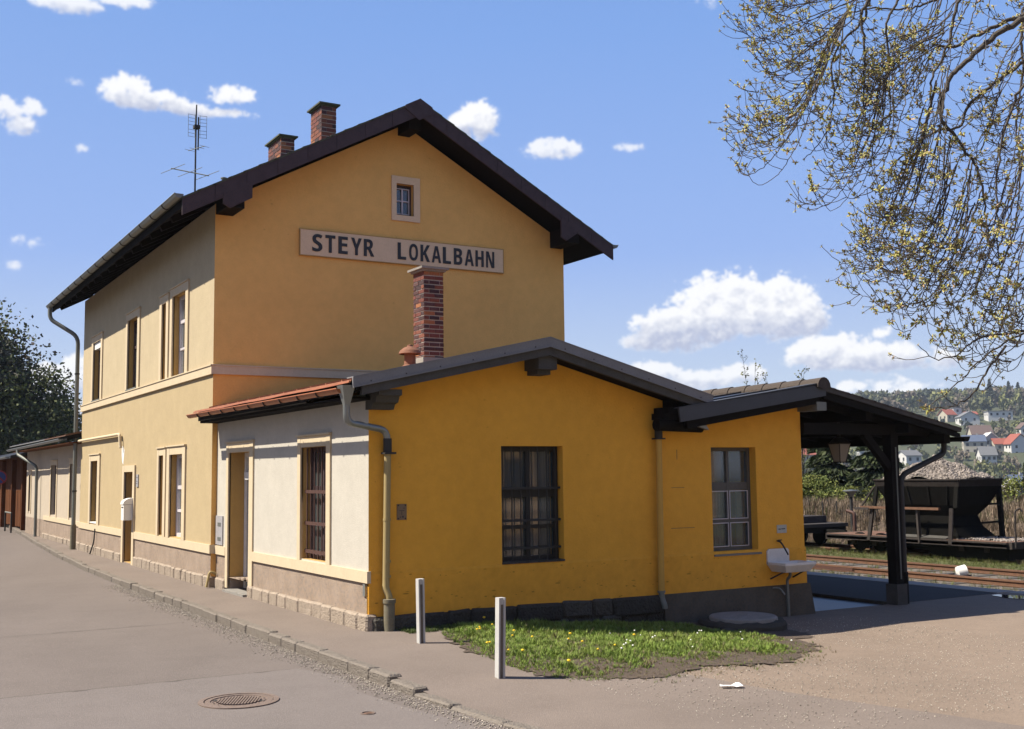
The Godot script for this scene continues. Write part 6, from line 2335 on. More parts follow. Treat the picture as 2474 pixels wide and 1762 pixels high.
func make_bank() -> void:
	var g := RandomNumberGenerator.new()
	g.seed = 90
	var fn := FastNoiseLite.new()
	fn.seed = 4
	fn.frequency = 0.3
	# earth bank beyond the siding
	var b := MB.new()
	var bank := func(x: float, z: float) -> float:
		return -0.45 + 0.95 * ss(20.4, 22.6, x) - 3.0 * ss(24.5, 30.0, x) + 0.10 * fn.get_noise_2d(x * 2.0, z * 2.0)
	var xs := steps(20.2, 30.0, 14)
	var zs := steps(14.0, -40.0, 54)
	for i in xs.size() - 1:
		for j in zs.size() - 1:
			var p := []
			for c in [[i, j], [i + 1, j], [i + 1, j + 1], [i, j + 1]]:
				p.append(Vector3(xs[c[0]], bank.call(xs[c[0]], zs[c[1]]), zs[c[1]]))
			b.quad(p[0], p[1], p[2], p[3])
	structure(b, "embankment", M.soil, "low earth bank covered in dry stalks behind the siding")
	# dry stalks
	b = MB.new()
	b.use_col = true
	for i in 16:
		var a := g.randf() * TAU
		var lean := g.randf_range(0.05, 0.55)
		var tip := Vector3(cos(a) * lean, g.randf_range(0.55, 1.1), sin(a) * lean)
		var o := Vector3(g.randf_range(-0.25, 0.25), -0.05, g.randf_range(-0.25, 0.25))
		var sd := Vector3(-sin(a), 0, cos(a)) * g.randf_range(0.008, 0.02)
		var v := g.randf_range(0.7, 1.1)
		b.col = Color(v, v, v)
		var m := o + tip * 0.55 + Vector3(0, 0.08, 0)
		b.quad(o - sd, o + sd, m + sd, m - sd)
		b.tri(m - sd, m + sd, o + tip)
	var tuft := b.mesh()
	var xf := []
	var cols := []
	for i in 8500:
		var x := g.randf_range(20.3, 24.5)
		var z := g.randf_range(-36.0, 10.0)
		var s := g.randf_range(0.20, 0.55) * (0.6 + 0.4 * ss(20.3, 21.5, x))
		xf.append(Transform3D(Basis.from_euler(Vector3(0, g.randf() * TAU, 0)).scaled(Vector3(s, s * g.randf_range(0.7, 1.3), s)), Vector3(x, bank.call(x, z), z)))
		var v := g.randf_range(0.75, 1.25)
		var k := g.randf()
		cols.append(Color(0.27 * v, 0.20 * v, 0.145 * v) if k < 0.72 else (Color(0.0986 * v, 0.0667 * v, 0.0435 * v) if k < 0.92 else Color(0.0754 * v, 0.0928 * v, 0.0232 * v)))
	tag(many("dry_stalks", tuft, M.grass_blade, xf, cols), "dry brown stalks and brambles on the bank behind the wagons", "undergrowth")
	# tufts of green in the track strips
	xf = []
	cols = []
	for i in 7000:
		var k := g.randf()
		var z := g.randf_range(-16.0, 6.0)
		var x := 0.0
		if k < 0.62:
			x = g.randf_range(16.6, 18.5)
		elif k < 0.74:
			x = g.randf_range(19.9, 20.6)
		elif k < 0.90:
			x = g.randf_range(12.4, 13.6)
		else:
			x = g.randf_range(14.2, 16.4)
		var s := g.randf_range(0.05, 0.13) * (1.5 if x > 18.2 else 1.0)
		xf.append(Transform3D(Basis.from_euler(Vector3(0, g.randf() * TAU, 0)) * s, Vector3(x, -0.435 if x > 13.0 else -0.44, z)))
		var v := g.randf_range(0.7, 1.35)
		cols.append(Color(0.0986 * v, 0.116 * v, 0.0261 * v) if g.randf() < 0.75 else Color(0.151 * v, 0.133 * v, 0.058 * v))
	tag(many("track_grass", tuft, M.grass_blade, xf, cols), "short grass growing along and between the railway tracks", "grass")
	# fence posts and pole on the bank
	for q in [[21.9, -14.0, 0.75, "thin dark fence post on the bank nearest the annex corner"], [21.9, -13.4, 0.80, "thin dark fence post on the bank midway between annex corner and wagon"], [21.8, -11.75, 0.72, "thin dark fence post on the bank just left of the wagon"]]:
		var t := thing("fence_post", Vector3(q[0], 0.3, q[1]), q[3], "fence post", "thin posts on the bank")
		b = MB.new()
		b.tube(PackedVector3Array([Vector3(q[0], -0.3, q[1]), Vector3(q[0] + 0.02, 0.05 + q[2], q[1])]), 0.03, 0.026, 6)
		part(b, "post", M.iron_dark, t)
	var t := thing("lamp_stub", Vector3(21.4, 0.2, -12.3), "short dark post with a flat pale cap on the bank behind the siding", "post")
	b = MB.new()
	b.tube(PackedVector3Array([Vector3(21.4, -0.4, -12.3), Vector3(21.4, 1.02, -12.3)]), 0.05, 0.045, 8)
	part(b, "post", M.iron_dark, t)
	b = MB.new()
	b.lathe(Vector3(21.4, 1.0, -12.3), [Vector2(0.05, 0.0), Vector2(0.16, 0.16), Vector2(0.24, 0.18), Vector2(0.24, 0.21), Vector2(0.0, 0.23)], 12)
	part(b, "cap", M.zinc, t)
	t = thing("buffer_stop", Vector3(20.6, -0.3, -11.2), "short bent iron bar standing upright beside the siding", "iron bar")
	b = MB.new()
	b.tube(bend([Vector3(20.6, -0.5, -11.45), Vector3(20.6, 0.55, -11.45), Vector3(20.55, 0.62, -11.7)], 0.08), 0.05, 0.05, 8)
	part(b, "bar", M.iron_red, t)
	# bushes and trees close behind the bank
	var dark := [Color(0.0217, 0.0341, 0.0112), Color(0.031, 0.0465, 0.0124), Color(0.0434, 0.0558, 0.0155), Color(0.0155, 0.0217, 0.00868)]
	var lime := [Color(0.124, 0.143, 0.0279), Color(0.093, 0.118, 0.0248), Color(0.155, 0.161, 0.0372)]
	var brown := [Color(0.0744, 0.0527, 0.0341), Color(0.0992, 0.0682, 0.0434), Color(0.0558, 0.0465, 0.0279)]
	make_tree("spruce_tree", Vector3(26.0, -0.4, -17.4), 4.6, 2.2, "conifer", 16000, 0.33, "dark drooping spruce behind the bank, seen beneath the lantern", "spruce", "spruces behind the bank", 1, dark)
	make_tree("spruce_tree", Vector3(26.6, -0.5, -15.9), 4.4, 2.0, "conifer", 15000, 0.33, "dark spruce behind the bank between the lantern and the canopy brace", "spruce", "spruces behind the bank", 2, dark)
	make_tree("spruce_tree", Vector3(27.5, -0.6, -19.4), 4.7, 2.2, "conifer", 14000, 0.33, "dark spruce behind the bank right beside the annex corner", "spruce", "spruces behind the bank", 3, dark)
	make_tree("spruce_tree", Vector3(30.5, -2.0, -12.4), 4.6, 1.5, "conifer", 9000, 0.28, "dark pointed spruce rising behind the gravel heap of the hopper wagon", "spruce", "spruces behind the bank", 4, dark)
	for q in [[24.6, -16.9, 1.2, 0.8, "lime green bush on the bank against the annex corner", lime], [24.4, -15.6, 0.9, 0.75, "lime green bush on the bank under the dark spruces", lime], [24.2, -14.0, 0.9, 0.7, "mixed green and brown bush on the bank left of the wagon", dark + lime], [24.8, -12.4, 1.0, 0.7, "brown budding bush on the bank behind the wagon's left end", brown + lime], [26.0, -9.4, 1.9, 1.0, "yellow-green bush right behind the hopper wagon", lime + brown], [25.6, -7.5, 1.7, 1.0, "brown and green bush at the right edge behind the wagon", brown + lime], [27.5, -6.2, 2.4, 1.3, "tall yellow-green bush at the far right edge", lime], [26.5, -11.0, 1.7, 0.9, "dark green bush behind the middle of the hopper wagon", dark + brown]]:
		make_tree("bush", Vector3(q[0], bank.call(q[0], q[1]) - 0.1, q[1]), q[2], q[3], "bush", 4200, 0.085, q[4], "bush", "bushes along the bank", int(absf(q[1]) * 100), q[5])
	# young trees whose tops look over the canopy roof
	for q in [[28.0, -23.6, 8.2, "young budding tree rising above the canopy ridge, taller of two"], [29.0, -22.0, 7.4, "young budding tree rising above the canopy ridge, lower of two"]]:
		var yt := thing("young_tree", Vector3(q[0], -1.3, q[1]), q[3], "tree", "young trees behind the canopy roof")
		g.seed = int(q[2] * 10)
		b = MB.new()
		var leaf := MB.new()
		leaf.use_col = true
		for s in 6:
			var a := g.randf() * TAU
			var p := Vector3(q[0], -1.3, q[1])
			var pts := PackedVector3Array([p])
			var H: float = q[2] * g.randf_range(0.8, 1.0)
			var sp := g.randf_range(0.1, 0.9)
			for i in 9:
				var k := (i + 1) / 9.0
				pts.append(p + Vector3(cos(a) * sp * k * k + g.randf_range(-0.04, 0.04), H * k, sin(a) * sp * k * k))
			b.tube(pts, 0.035, 0.006, 5)
			for i in 26:
				var at := g.randf_range(0.45, 1.0) * 9.0
				var o := pts[int(at)].lerp(pts[mini(int(at) + 1, 9)], at - int(at))
				var d := Vector3(g.randfn(), 1.3, g.randfn()).normalized() * g.randf_range(0.15, 0.45)
				b.tube(PackedVector3Array([o, o + d * 0.6, o + d]), 0.007, 0.003, 3, false)
				for m in 3:
					var lp := o + d * g.randf_range(0.5, 1.0) + Vector3(g.randfn(), g.randfn(), g.randfn()) * 0.03
					var e := Vector3(g.randfn(), g.randfn(), g.randfn()).normalized() * 0.05
					var e2 := e.cross(Vector3(g.randfn(), g.randfn(), g.randfn())).normalized() * 0.035
					var v := g.randf_range(0.7, 1.3)
					leaf.col = Color(0.116 * v, 0.122 * v, 0.0406 * v)
					leaf.quad(lp - e, lp + e2, lp + e, lp - e2)
		part(b, "trunk", M.bark, yt)
		part(leaf, "crown", M.foliage, yt)

func make_house(called: String, at: Vector3, turn: float, w: float, d: float, h: float, rise: float, wall_m: Material, roof_m: Material, label: String, rows: int, cols_n: int) -> Node3D:
	var t := thing(called, Vector3.ZERO, label, "house", "houses on the hillside")
	var b := MB.new()
	var hw := w * 0.5
	var hd := d * 0.5
	b.box(Vector3(-hw, -4.0, -hd), Vector3(hw, h, hd))
	if rise > 0.0:
		for s in [-1, 1]:
			b.tri(Vector3(hw * s, h, hd * s), Vector3(hw * s, h, -hd * s), Vector3(hw * s, h + rise, 0))
	part(b, "wall", wall_m, t)
	b = MB.new()
	if rise > 0.0:
		var f := Frame.new(Vector3.ZERO, Vector3(0, 0, -1), Vector3(1, 0, 0))
		var k := rise / hd
		b.extrude(PackedVector2Array([Vector2(-hd - 0.5, h - 0.5 * k), Vector2(0, h + rise), Vector2(hd + 0.5, h - 0.5 * k), Vector2(hd + 0.5, h - 0.5 * k + 0.25), Vector2(0, h + rise + 0.28), Vector2(-hd - 0.5, h - 0.5 * k + 0.25)]), f, -hw - 0.5, hw + 0.5)
	else:
		b.box(Vector3(-hw - 0.4, h + 0.002, -hd - 0.4), Vector3(hw + 0.4, h + 0.35, hd + 0.4))
	var rf := part(b, "roof", roof_m, t)
	if rise > 0.0:
		b = MB.new()
		b.box(Vector3(hw * 0.3, h + rise * 0.5, -0.9), Vector3(hw * 0.3 + 0.7, h + rise + 0.9, -0.3))
		part(b, "chimney", M.render_grey, rf)
	for r in rows:
		var y := h - 2.1 - r * 2.8
		for c in cols_n:
			var x := lerpf(-hw, hw, (c + 0.5) / cols_n)
			b = MB.new()
			b.box(Vector3(x - 0.55, y, hd - 0.02), Vector3(x + 0.55, y + 1.3, hd + 0.03))
			part(b, "window", M.window_black, t)
		for sx in [-1, 1]:
			for z in [-hd * 0.45, hd * 0.45]:
				b = MB.new()
				b.box(Vector3(hw * sx - 0.03, y, z - 0.5), Vector3(hw * sx + 0.03, y + 1.3, z + 0.5))
				part(b, "window", M.window_black, t)
	t.position = at
	t.rotation.y = turn
	return t

func make_hillside() -> void:
	var g := RandomNumberGenerator.new()
	g.seed = 55
	var red := mat("roof_red", lin(0.223, 0.0589, 0.0372), 0.9)
	var brown := mat("roof_brown", lin(0.105, 0.0682, 0.0589), 0.9)
	var grey := mat("roof_grey", lin(0.124, 0.124, 0.13), 0.8)
	var blue := mat("roof_blue", lin(0.0682, 0.0868, 0.136), 0.6)
	var white := mat("house_white", lin(0.459, 0.453, 0.446), 0.9)
	var cream := mat("house_cream", lin(0.347, 0.316, 0.26), 0.9)
	var pale := mat("house_grey", lin(0.26, 0.279, 0.291), 0.9)
	# each house where it stands on the slope: x, z, turn to the valley, size
	var face := -2.48
	var list := [
		["flat_roofed_villa", 517.9, -370.4, -0.62, 13.5, 8.0, 4.6, 0.0, white, grey, "long white flat-roofed villa highest among the hillside houses", 1, 4],
		["villa_annex", 509.8, -381.5, -0.62, 6.0, 7.0, 3.2, 1.6, white, red, "small red-roofed wing adjoining the long white villa", 1, 2],
		["red_roof_house", 504.0, -391.5, -0.2, 6.4, 8.0, 3.4, 3.2, cream, red, "small house with dark red roof beside the canopy tip", 1, 2],
		["white_block", 510.8, -391.0, -0.62, 4.6, 6.0, 7.0, 0.0, white, grey, "white flat block just behind the dark red roof", 2, 1],
		["grey_gable_house", 498.5, -374.6, -2.2, 10.5, 10.5, 3.6, 3.0, white, grey, "white gabled house with grey roof left below the long villa", 1, 2],
		["brown_roof_house", 452.0, -332.5, -0.62, 10.0, 9.0, 3.4, 4.6, cream, brown, "house with a big plain brown roof in the middle of the slope", 1, 2],
		["blue_roof_house", 419.9, -311.7, -0.80, 9.6, 8.5, 6.0, 3.0, cream, blue, "cream two-storey house with slate blue roof below the brown roof", 2, 3],
		["slate_gable_house", 427.5, -309.5, -2.2, 8.0, 7.5, 6.2, 3.2, pale, white, "blue-grey gable house attached right of the slate blue roof", 1, 1],
		["long_red_roof_house", 428.0, -303.5, -0.62, 8.8, 7.0, 4.0, 2.6, cream, red, "house showing only a long bright red roof behind the grey-roofed one", 1, 2],
		["grey_roof_house", 395.7, -287.4, -0.62, 6.6, 7.0, 3.8, 3.6, white, grey, "small white house with steep grey roof lowest on the slope", 1, 3],
		["white_gable_house", 428.5, -297.0, -2.05, 9.0, 9.5, 4.6, 4.6, white, red, "white gabled house with bright red roof at the right edge", 2, 3],
		["small_white_house", 476.5, -326.5, -2.1, 5.6, 6.0, 3.2, 2.8, white, brown, "little white gabled house above the bright red roof at the right edge", 1, 1],
		["tall_white_house", 356.5, -293.5, -0.25, 7.4, 7.4, 6.6, 2.2, white, grey, "tall white three-storey house right of the canopy post", 2, 2],
		["green_gable_house", 346.7, -303.1, -2.3, 7.0, 6.6, 3.6, 3.4, white, pale, "white gable house glimpsed through the canopy brace", 1, 1],
		["white_hall", 383.3, -340.0, -0.62, 6.5, 6.0, 3.4, 0.0, white, grey, "low white hall glimpsed left of the canopy brace", 1, 2],
		["red_cottage", 349.8, -342.0, -0.62, 7.0, 6.0, 4.4, 2.6, cream, red, "red-roofed cottage glimpsed at the annex corner", 1, 2],
		["lakeside_house", 274.5, -187.0, -0.35, 6.0, 8.0, 9.5, 2.4, white, blue, "tall white house with blue roof low at the right edge", 3, 2],
	]
	for q in list:
		make_house(q[0], Vector3(q[1], land_y(q[1], q[2]) + (0.4 if q[0] != "lakeside_house" else 0.0), q[2]), q[3], q[4] * 0.92, q[5] * 0.9, q[6] * 0.78, q[7] * 0.85, q[8], q[9], q[10], q[11], q[12])
	# trees that stand out against the sky
	var dk := [Color(0.0217, 0.0298, 0.0186), Color(0.031, 0.0384, 0.0217), Color(0.0186, 0.0248, 0.0186)]
	var ol := [Color(0.062, 0.062, 0.031), Color(0.0744, 0.0713, 0.0341), Color(0.0527, 0.0496, 0.031)]
	for q in [[599.0, -434.9, 18.0, 5.5, "conifer", "broad conifer on the skyline left of the villa's ridge", dk], [632.0, -445.4, 16.0, 5.0, "conifer", "dark conifer on the skyline above the villa's right end", dk], [648.0, -450.0, 15.0, 5.0, "conifer", "dark conifer on the skyline between the two tallest", dk], [662.2, -452.0, 19.0, 6.0, "conifer", "tall dark conifer on the skyline at the right edge", dk], [597.6, -447.0, 13.0, 5.0, "bare", "bare grey tree on the skyline left of the broad conifer", ol], [594.4, -458.7, 10.0, 5.0, "bare", "bare grey tree on the skyline above the canopy tip", ol]]:
		make_tree("skyline_tree", Vector3(q[0], land_y(q[0], q[1]) - 0.5, q[1]), q[2], q[3], q[4], 900 if q[4] == "conifer" else 260, 1.5, q[5], "tree", "trees on the skyline", int(q[0]), q[6])
	# woods and gardens: one mass
	var b := MB.new()
	b.use_col = true
	leaf_mass(b, Vector3(0, 0.55, 0), Vector3(0.48, 0.5, 0.48), 170, 0.26, g, [Color(0.8, 0.8, 0.8), Color(1, 1, 1), Color(1.2, 1.2, 1.1)])
	b.col = Color(0.7, 0.6, 0.5)
	b.tube(PackedVector3Array([Vector3(0, -0.2, 0), Vector3(0, 0.6, 0)]), 0.03, 0.015, 4, false)
	var round_mesh := b.mesh()
	var xf := []
	var cols := []
	var tries := 0
	while xf.size() < 4600 and tries < 16000:
		tries += 1
		var w := g.randf_range(215.0, 1010.0)
		var l := g.randf_range(-300.0, 330.0) * (0.45 + w / 900.0)
		var x := -5.4563 + 0.79027 * w + 0.61276 * l
		var z := 12.6939 - 0.61276 * w + 0.79027 * l
		var y := land_y(x, z)
		var dense := ss(640.0, 760.0, w) * 1.0 + 0.62 + 0.5 * ss(330.0, 240.0, w)
		var nn := sin(x * 0.031) * sin(z * 0.037) + 0.5 * sin(x * 0.09 + z * 0.05)
		if g.randf() > dense + 0.28 * nn:
			continue
		var blocked := false
		for q in list:
			# gardens: nothing directly on or close below a house
			var dx: float = x - q[1]
			var dz: float = z - q[2]
			var aw := dx * 0.79027 + dz * -0.61276
			var al := dx * 0.61276 + dz * 0.79027
			if absf(al) < q[4] * 0.55 + 1.0 and aw < 7.0 and aw > -24.0:
				blocked = true
		if blocked:
			continue
		var hgt := g.randf_range(5.0, 10.0) * (1.25 if w > 680.0 else (0.75 if w > 380.0 else 0.95))
		xf.append(Transform3D(Basis.from_euler(Vector3(0, g.randf() * TAU, 0)).scaled(Vector3(hgt * g.randf_range(0.7, 1.1), hgt, hgt * g.randf_range(0.7, 1.1))), Vector3(x, y - 0.3, z)))
		var v := g.randf_range(0.75, 1.25)
		var k := g.randf()
		if k < 0.34:
			cols.append(Color(0.12 * v, 0.125 * v, 0.055 * v))
		elif k < 0.60:
			cols.append(Color(0.13 * v, 0.105 * v, 0.078 * v))
		elif k < 0.80:
			cols.append(Color(0.165 * v, 0.17 * v, 0.06 * v))
		else:
			cols.append(Color(0.055 * v, 0.065 * v, 0.04 * v))
	tag(many("woodland", round_mesh, M.foliage, xf, cols), "spring woods and garden trees covering the far hillside", "woodland")

func make_left_trees() -> void:
	var g := RandomNumberGenerator.new()
	var dk := [Color(0.053, 0.0612, 0.0258), Color(0.0766, 0.0883, 0.0294), Color(0.1, 0.112, 0.0353), Color(0.0471, 0.0448, 0.0306)]
	var br := [Color(0.1, 0.073, 0.053), Color(0.0825, 0.0707, 0.0471), Color(0.0589, 0.0589, 0.0353)]
	make_tree("large_tree", Vector3(-0.6, -0.7, -60.5), 12.5, 4.6, "round", 30000, 0.27, "tall dark brown-green tree at the left edge behind the shed", "tree", "trees down the road", 7, dk + br)
	make_tree("large_tree", Vector3(3.3, -0.7, -58.0), 8.6, 3.3, "round", 26000, 0.23, "rounded olive green tree above the red-brown shed roof", "tree", "trees down the road", 8, dk)
	make_tree("large_tree", Vector3(6.2, -0.7, -66.0), 7.6, 2.6, "round", 7000, 0.22, "thin half-bare tree right of the olive tree behind the wing", "tree", "trees down the road", 9, br + dk)
	make_tree("large_tree", Vector3(13.5, -0.7, -88.0), 6.0, 3.0, "round", 2600, 0.3, "small green treetop just over the wing roof by the downpipe", "tree", "trees down the road", 10, dk)
	make_tree("large_tree", Vector3(-6.5, -0.7, -76.0), 13.0, 5.5, "round", 6000, 0.36, "dark tree farthest left beyond the teal building", "tree", "trees down the road", 11, dk)

func make_chestnut() -> void:
	var g := RandomNumberGenerator.new()
	g.seed = 404
	var t := thing("chestnut_tree", Vector3(7.0, -0.3, 6.3), "budding chestnut tree whose bare hanging branches fill the upper right", "tree")
	# trunk, out of view to the right
	var b := MB.new()
	b.tube(PackedVector3Array([Vector3(7.0, -0.5, 6.24), Vector3(6.98, 0.6, 6.3), Vector3(6.9, 2.5, 6.5), Vector3(6.72, 5.0, 6.8), Vector3(6.3, 6.6, 6.8), Vector3(6.0, 8.6, 6.84), Vector3(5.9, 10.5, 6.9)]), 0.42, 0.10, 12)
	b.tube(PackedVector3Array([Vector3(6.72, 5.0, 6.8), Vector3(6.4, 5.6, 7.0), Vector3(5.9, 6.2, 7.1), Vector3(5.21, 6.33, 7.14)]), 0.16, 0.045, 8)
	b.tube(PackedVector3Array([Vector3(6.8, 3.6, 6.6), Vector3(6.2, 4.6, 6.95), Vector3(5.4, 4.95, 7.1), Vector3(4.72, 4.79, 7.17)]), 0.10, 0.032, 8)
	b.tube(PackedVector3Array([Vector3(6.5, 5.8, 6.8), Vector3(6.4, 6.6, 6.7), Vector3(6.30, 7.11, 6.59)]), 0.12, 0.056, 8)
	b.tube(PackedVector3Array([Vector3(6.25, 6.8, 6.82), Vector3(5.88, 7.39, 6.84)]), 0.11, 0.076, 8)
	part(b, "trunk", M.bark, t)
	var limbs := [
	["A",0.075,0.020,[Vector3(5.88,7.39,6.84),Vector3(4.44,6.41,6.73),Vector3(3.39,5.85,6.69),Vector3(3.19,5.74,6.56),Vector3(3.01,5.65,6.45),Vector3(2.87,5.57,6.36),Vector3(2.70,5.59,6.26)]],
	["A2",0.060,0.010,[Vector3(4.65,6.61,6.98),Vector3(3.96,6.11,6.94),Vector3(3.03,5.65,6.93),Vector3(2.78,5.46,6.76),Vector3(2.62,5.28,6.64),Vector3(2.52,5.18,6.58),Vector3(2.48,5.06,6.54),Vector3(2.45,4.93,6.51),Vector3(2.46,4.80,6.50),Vector3(2.58,4.66,6.55),Vector3(2.66,4.52,6.58),Vector3(2.74,4.39,6.62),Vector3(2.78,4.22,6.62),Vector3(2.82,4.00,6.62),Vector3(2.85,3.74,6.61)]],
	["B",0.055,0.006,[Vector3(6.30,7.11,6.59),Vector3(4.60,6.09,6.45),Vector3(3.76,5.57,6.41),Vector3(3.64,5.46,6.33),Vector3(3.48,5.34,6.23),Vector3(3.34,5.19,6.13),Vector3(3.31,5.10,6.10),Vector3(3.27,4.98,6.06),Vector3(3.13,4.95,5.98),Vector3(3.02,4.90,5.90),Vector3(2.88,4.75,5.80),Vector3(2.76,4.65,5.72),Vector3(2.73,4.50,5.69),Vector3(2.63,4.41,5.62),Vector3(2.49,4.35,5.53)]],
	["C",0.050,0.006,[Vector3(6.04,8.57,6.84),Vector3(3.66,7.47,6.71),Vector3(2.66,6.61,6.12),Vector3(2.36,6.07,5.88),Vector3(2.32,5.89,5.84),Vector3(2.22,5.78,5.77),Vector3(2.13,5.65,5.70),Vector3(2.08,5.50,5.65),Vector3(2.11,5.25,5.64),Vector3(2.09,4.97,5.60),Vector3(2.01,4.77,5.53),Vector3(1.91,4.65,5.45)]],
	["C2",0.022,0.006,[Vector3(2.21,6.08,6.14),Vector3(2.08,5.87,6.04),Vector3(2.10,5.60,6.02),Vector3(2.11,5.38,6.01),Vector3(2.11,5.14,5.98),Vector3(2.13,4.93,5.97),Vector3(2.10,4.75,5.93),Vector3(2.08,4.61,5.90)]],
	["D",0.035,0.006,[Vector3(3.66,7.19,6.98),Vector3(2.84,6.24,6.76),Vector3(2.64,5.85,6.60),Vector3(2.60,5.68,6.56),Vector3(2.58,5.51,6.53),Vector3(2.54,5.38,6.49),Vector3(2.47,5.20,6.43),Vector3(2.46,5.01,6.40),Vector3(2.44,4.81,6.37),Vector3(2.41,4.55,6.32),Vector3(2.39,4.29,6.28)]],
	["F",0.040,0.007,[Vector3(5.21,6.33,7.14),Vector3(3.59,5.44,7.07),Vector3(2.79,4.98,7.06),Vector3(2.73,4.83,7.01),Vector3(2.67,4.64,6.95),Vector3(2.65,4.43,6.91),Vector3(2.62,4.22,6.88),Vector3(2.64,4.03,6.87),Vector3(2.65,3.80,6.85),Vector3(2.68,3.43,6.82)]],
	["H",0.030,0.006,[Vector3(4.72,4.79,7.17),Vector3(4.71,3.32,7.04),Vector3(3.36,3.12,7.05),Vector3(2.60,2.92,7.07),Vector3(2.36,2.75,6.91),Vector3(2.18,2.55,6.78),Vector3(2.04,2.40,6.68),Vector3(1.95,2.34,6.62)]],
	["H2",0.014,0.005,[Vector3(2.48,2.82,6.99),Vector3(2.34,2.57,6.87),Vector3(2.25,2.41,6.80),Vector3(2.13,2.34,6.73),Vector3(1.99,2.32,6.64)]],
	["H3",0.016,0.005,[Vector3(2.91,2.97,6.94),Vector3(2.62,2.93,6.85),Vector3(2.47,2.90,6.75),Vector3(2.31,2.77,6.65),Vector3(2.16,2.74,6.55),Vector3(2.04,2.85,6.50)]],
	["J",0.030,0.006,[Vector3(4.97,7.49,6.46),Vector3(4.06,6.39,6.36),Vector3(3.90,5.93,6.31),Vector3(3.93,5.57,6.28),Vector3(3.90,5.08,6.21),Vector3(3.94,4.65,6.19),Vector3(3.94,4.08,6.12)]],
	["K",0.016,0.005,[Vector3(2.46,6.06,6.17),Vector3(2.34,5.77,6.07),Vector3(2.37,5.44,6.05),Vector3(2.32,5.04,5.97),Vector3(2.28,4.64,5.90),Vector3(2.24,4.44,5.86),Vector3(2.12,4.32,5.78)]],
	["M",0.020,0.005,[Vector3(3.67,6.39,5.99),Vector3(3.37,6.31,5.80),Vector3(3.14,6.23,5.66),Vector3(2.79,6.23,5.45),Vector3(2.54,6.15,5.30),Vector3(2.42,6.00,5.21)]],
	]
	var paths := []
	for l in limbs:
		var c := Curve3D.new()
		c.bake_interval = 0.06
		var pp: Array = l[3]
		for i in pp.size():
			var tan: Vector3 = (pp[mini(i + 1, pp.size() - 1)] - pp[maxi(i - 1, 0)]) * 0.16
			c.add_point(pp[i], -tan, tan)
		var pts := c.get_baked_points()
		for i in range(2, pts.size() - 1):
			pts[i] += Vector3(g.randfn(), g.randfn(), g.randfn()) * 0.006
		b = MB.new()
		b.tube(pts, l[1] * 0.72, l[2] * 0.6, 8)
		part(b, "limb", M.bark, t)
		paths.append([pts, l[2]])
	# slender hanging shoots: start, middle, tip, turned up at the end
	var fams := [
	[26,[Vector3(2.04,5.91,5.91),Vector3(1.91,5.61,5.80),Vector3(1.82,5.68,5.75),Vector3(1.71,4.83,5.59),Vector3(1.35,5.85,5.49),Vector3(1.23,4.56,5.28)]],
	[14,[Vector3(2.23,5.50,6.21),Vector3(2.16,5.06,6.11),Vector3(2.13,5.03,6.09),Vector3(2.07,4.48,6.00),Vector3(1.85,5.00,5.93),Vector3(1.67,4.18,5.73)]],
	[22,[Vector3(2.51,5.23,6.46),Vector3(2.45,4.68,6.36),Vector3(2.40,4.62,6.33),Vector3(2.34,3.99,6.22),Vector3(2.11,4.42,6.13),Vector3(2.06,3.78,6.03)]],
	[10,[Vector3(2.56,6.21,5.89),Vector3(2.28,6.21,5.73),Vector3(1.99,6.06,5.54),Vector3(1.88,5.95,5.47),Vector3(1.48,6.12,5.25),Vector3(1.44,5.98,5.21)]],
	[16,[Vector3(2.91,5.96,6.31),Vector3(2.79,5.53,6.19),Vector3(2.53,5.67,6.05),Vector3(2.44,5.15,5.94),Vector3(2.14,5.69,5.82),Vector3(2.15,5.10,5.76)]],
	[26,[Vector3(2.39,4.62,6.55),Vector3(2.77,3.85,6.69),Vector3(2.27,3.78,6.39),Vector3(2.51,3.28,6.47),Vector3(1.71,3.87,6.07),Vector3(2.21,3.19,6.28)]],
	[18,[Vector3(2.82,4.93,7.07),Vector3(2.91,3.80,7.00),Vector3(2.66,4.05,6.88),Vector3(2.76,3.36,6.86),Vector3(2.26,3.83,6.62),Vector3(2.56,3.08,6.71)]],
	[16,[Vector3(2.92,6.27,5.88),Vector3(3.41,6.27,6.17),Vector3(2.81,5.91,5.78),Vector3(3.25,5.69,6.01),Vector3(2.55,5.73,5.60),Vector3(3.03,5.27,5.84)]],
	[14,[Vector3(3.77,5.99,6.47),Vector3(3.83,5.15,6.41),Vector3(3.54,5.51,6.28),Vector3(3.62,4.88,6.26),Vector3(3.34,5.36,6.14),Vector3(3.45,4.53,6.12)]],
	[12,[Vector3(2.81,3.78,7.05),Vector3(2.85,3.04,6.99),Vector3(2.73,3.29,6.95),Vector3(2.73,2.73,6.89),Vector3(2.48,3.21,6.79),Vector3(2.43,2.81,6.72)]],
	]
	var view := Vector3(0.507, 0.0, -0.857)
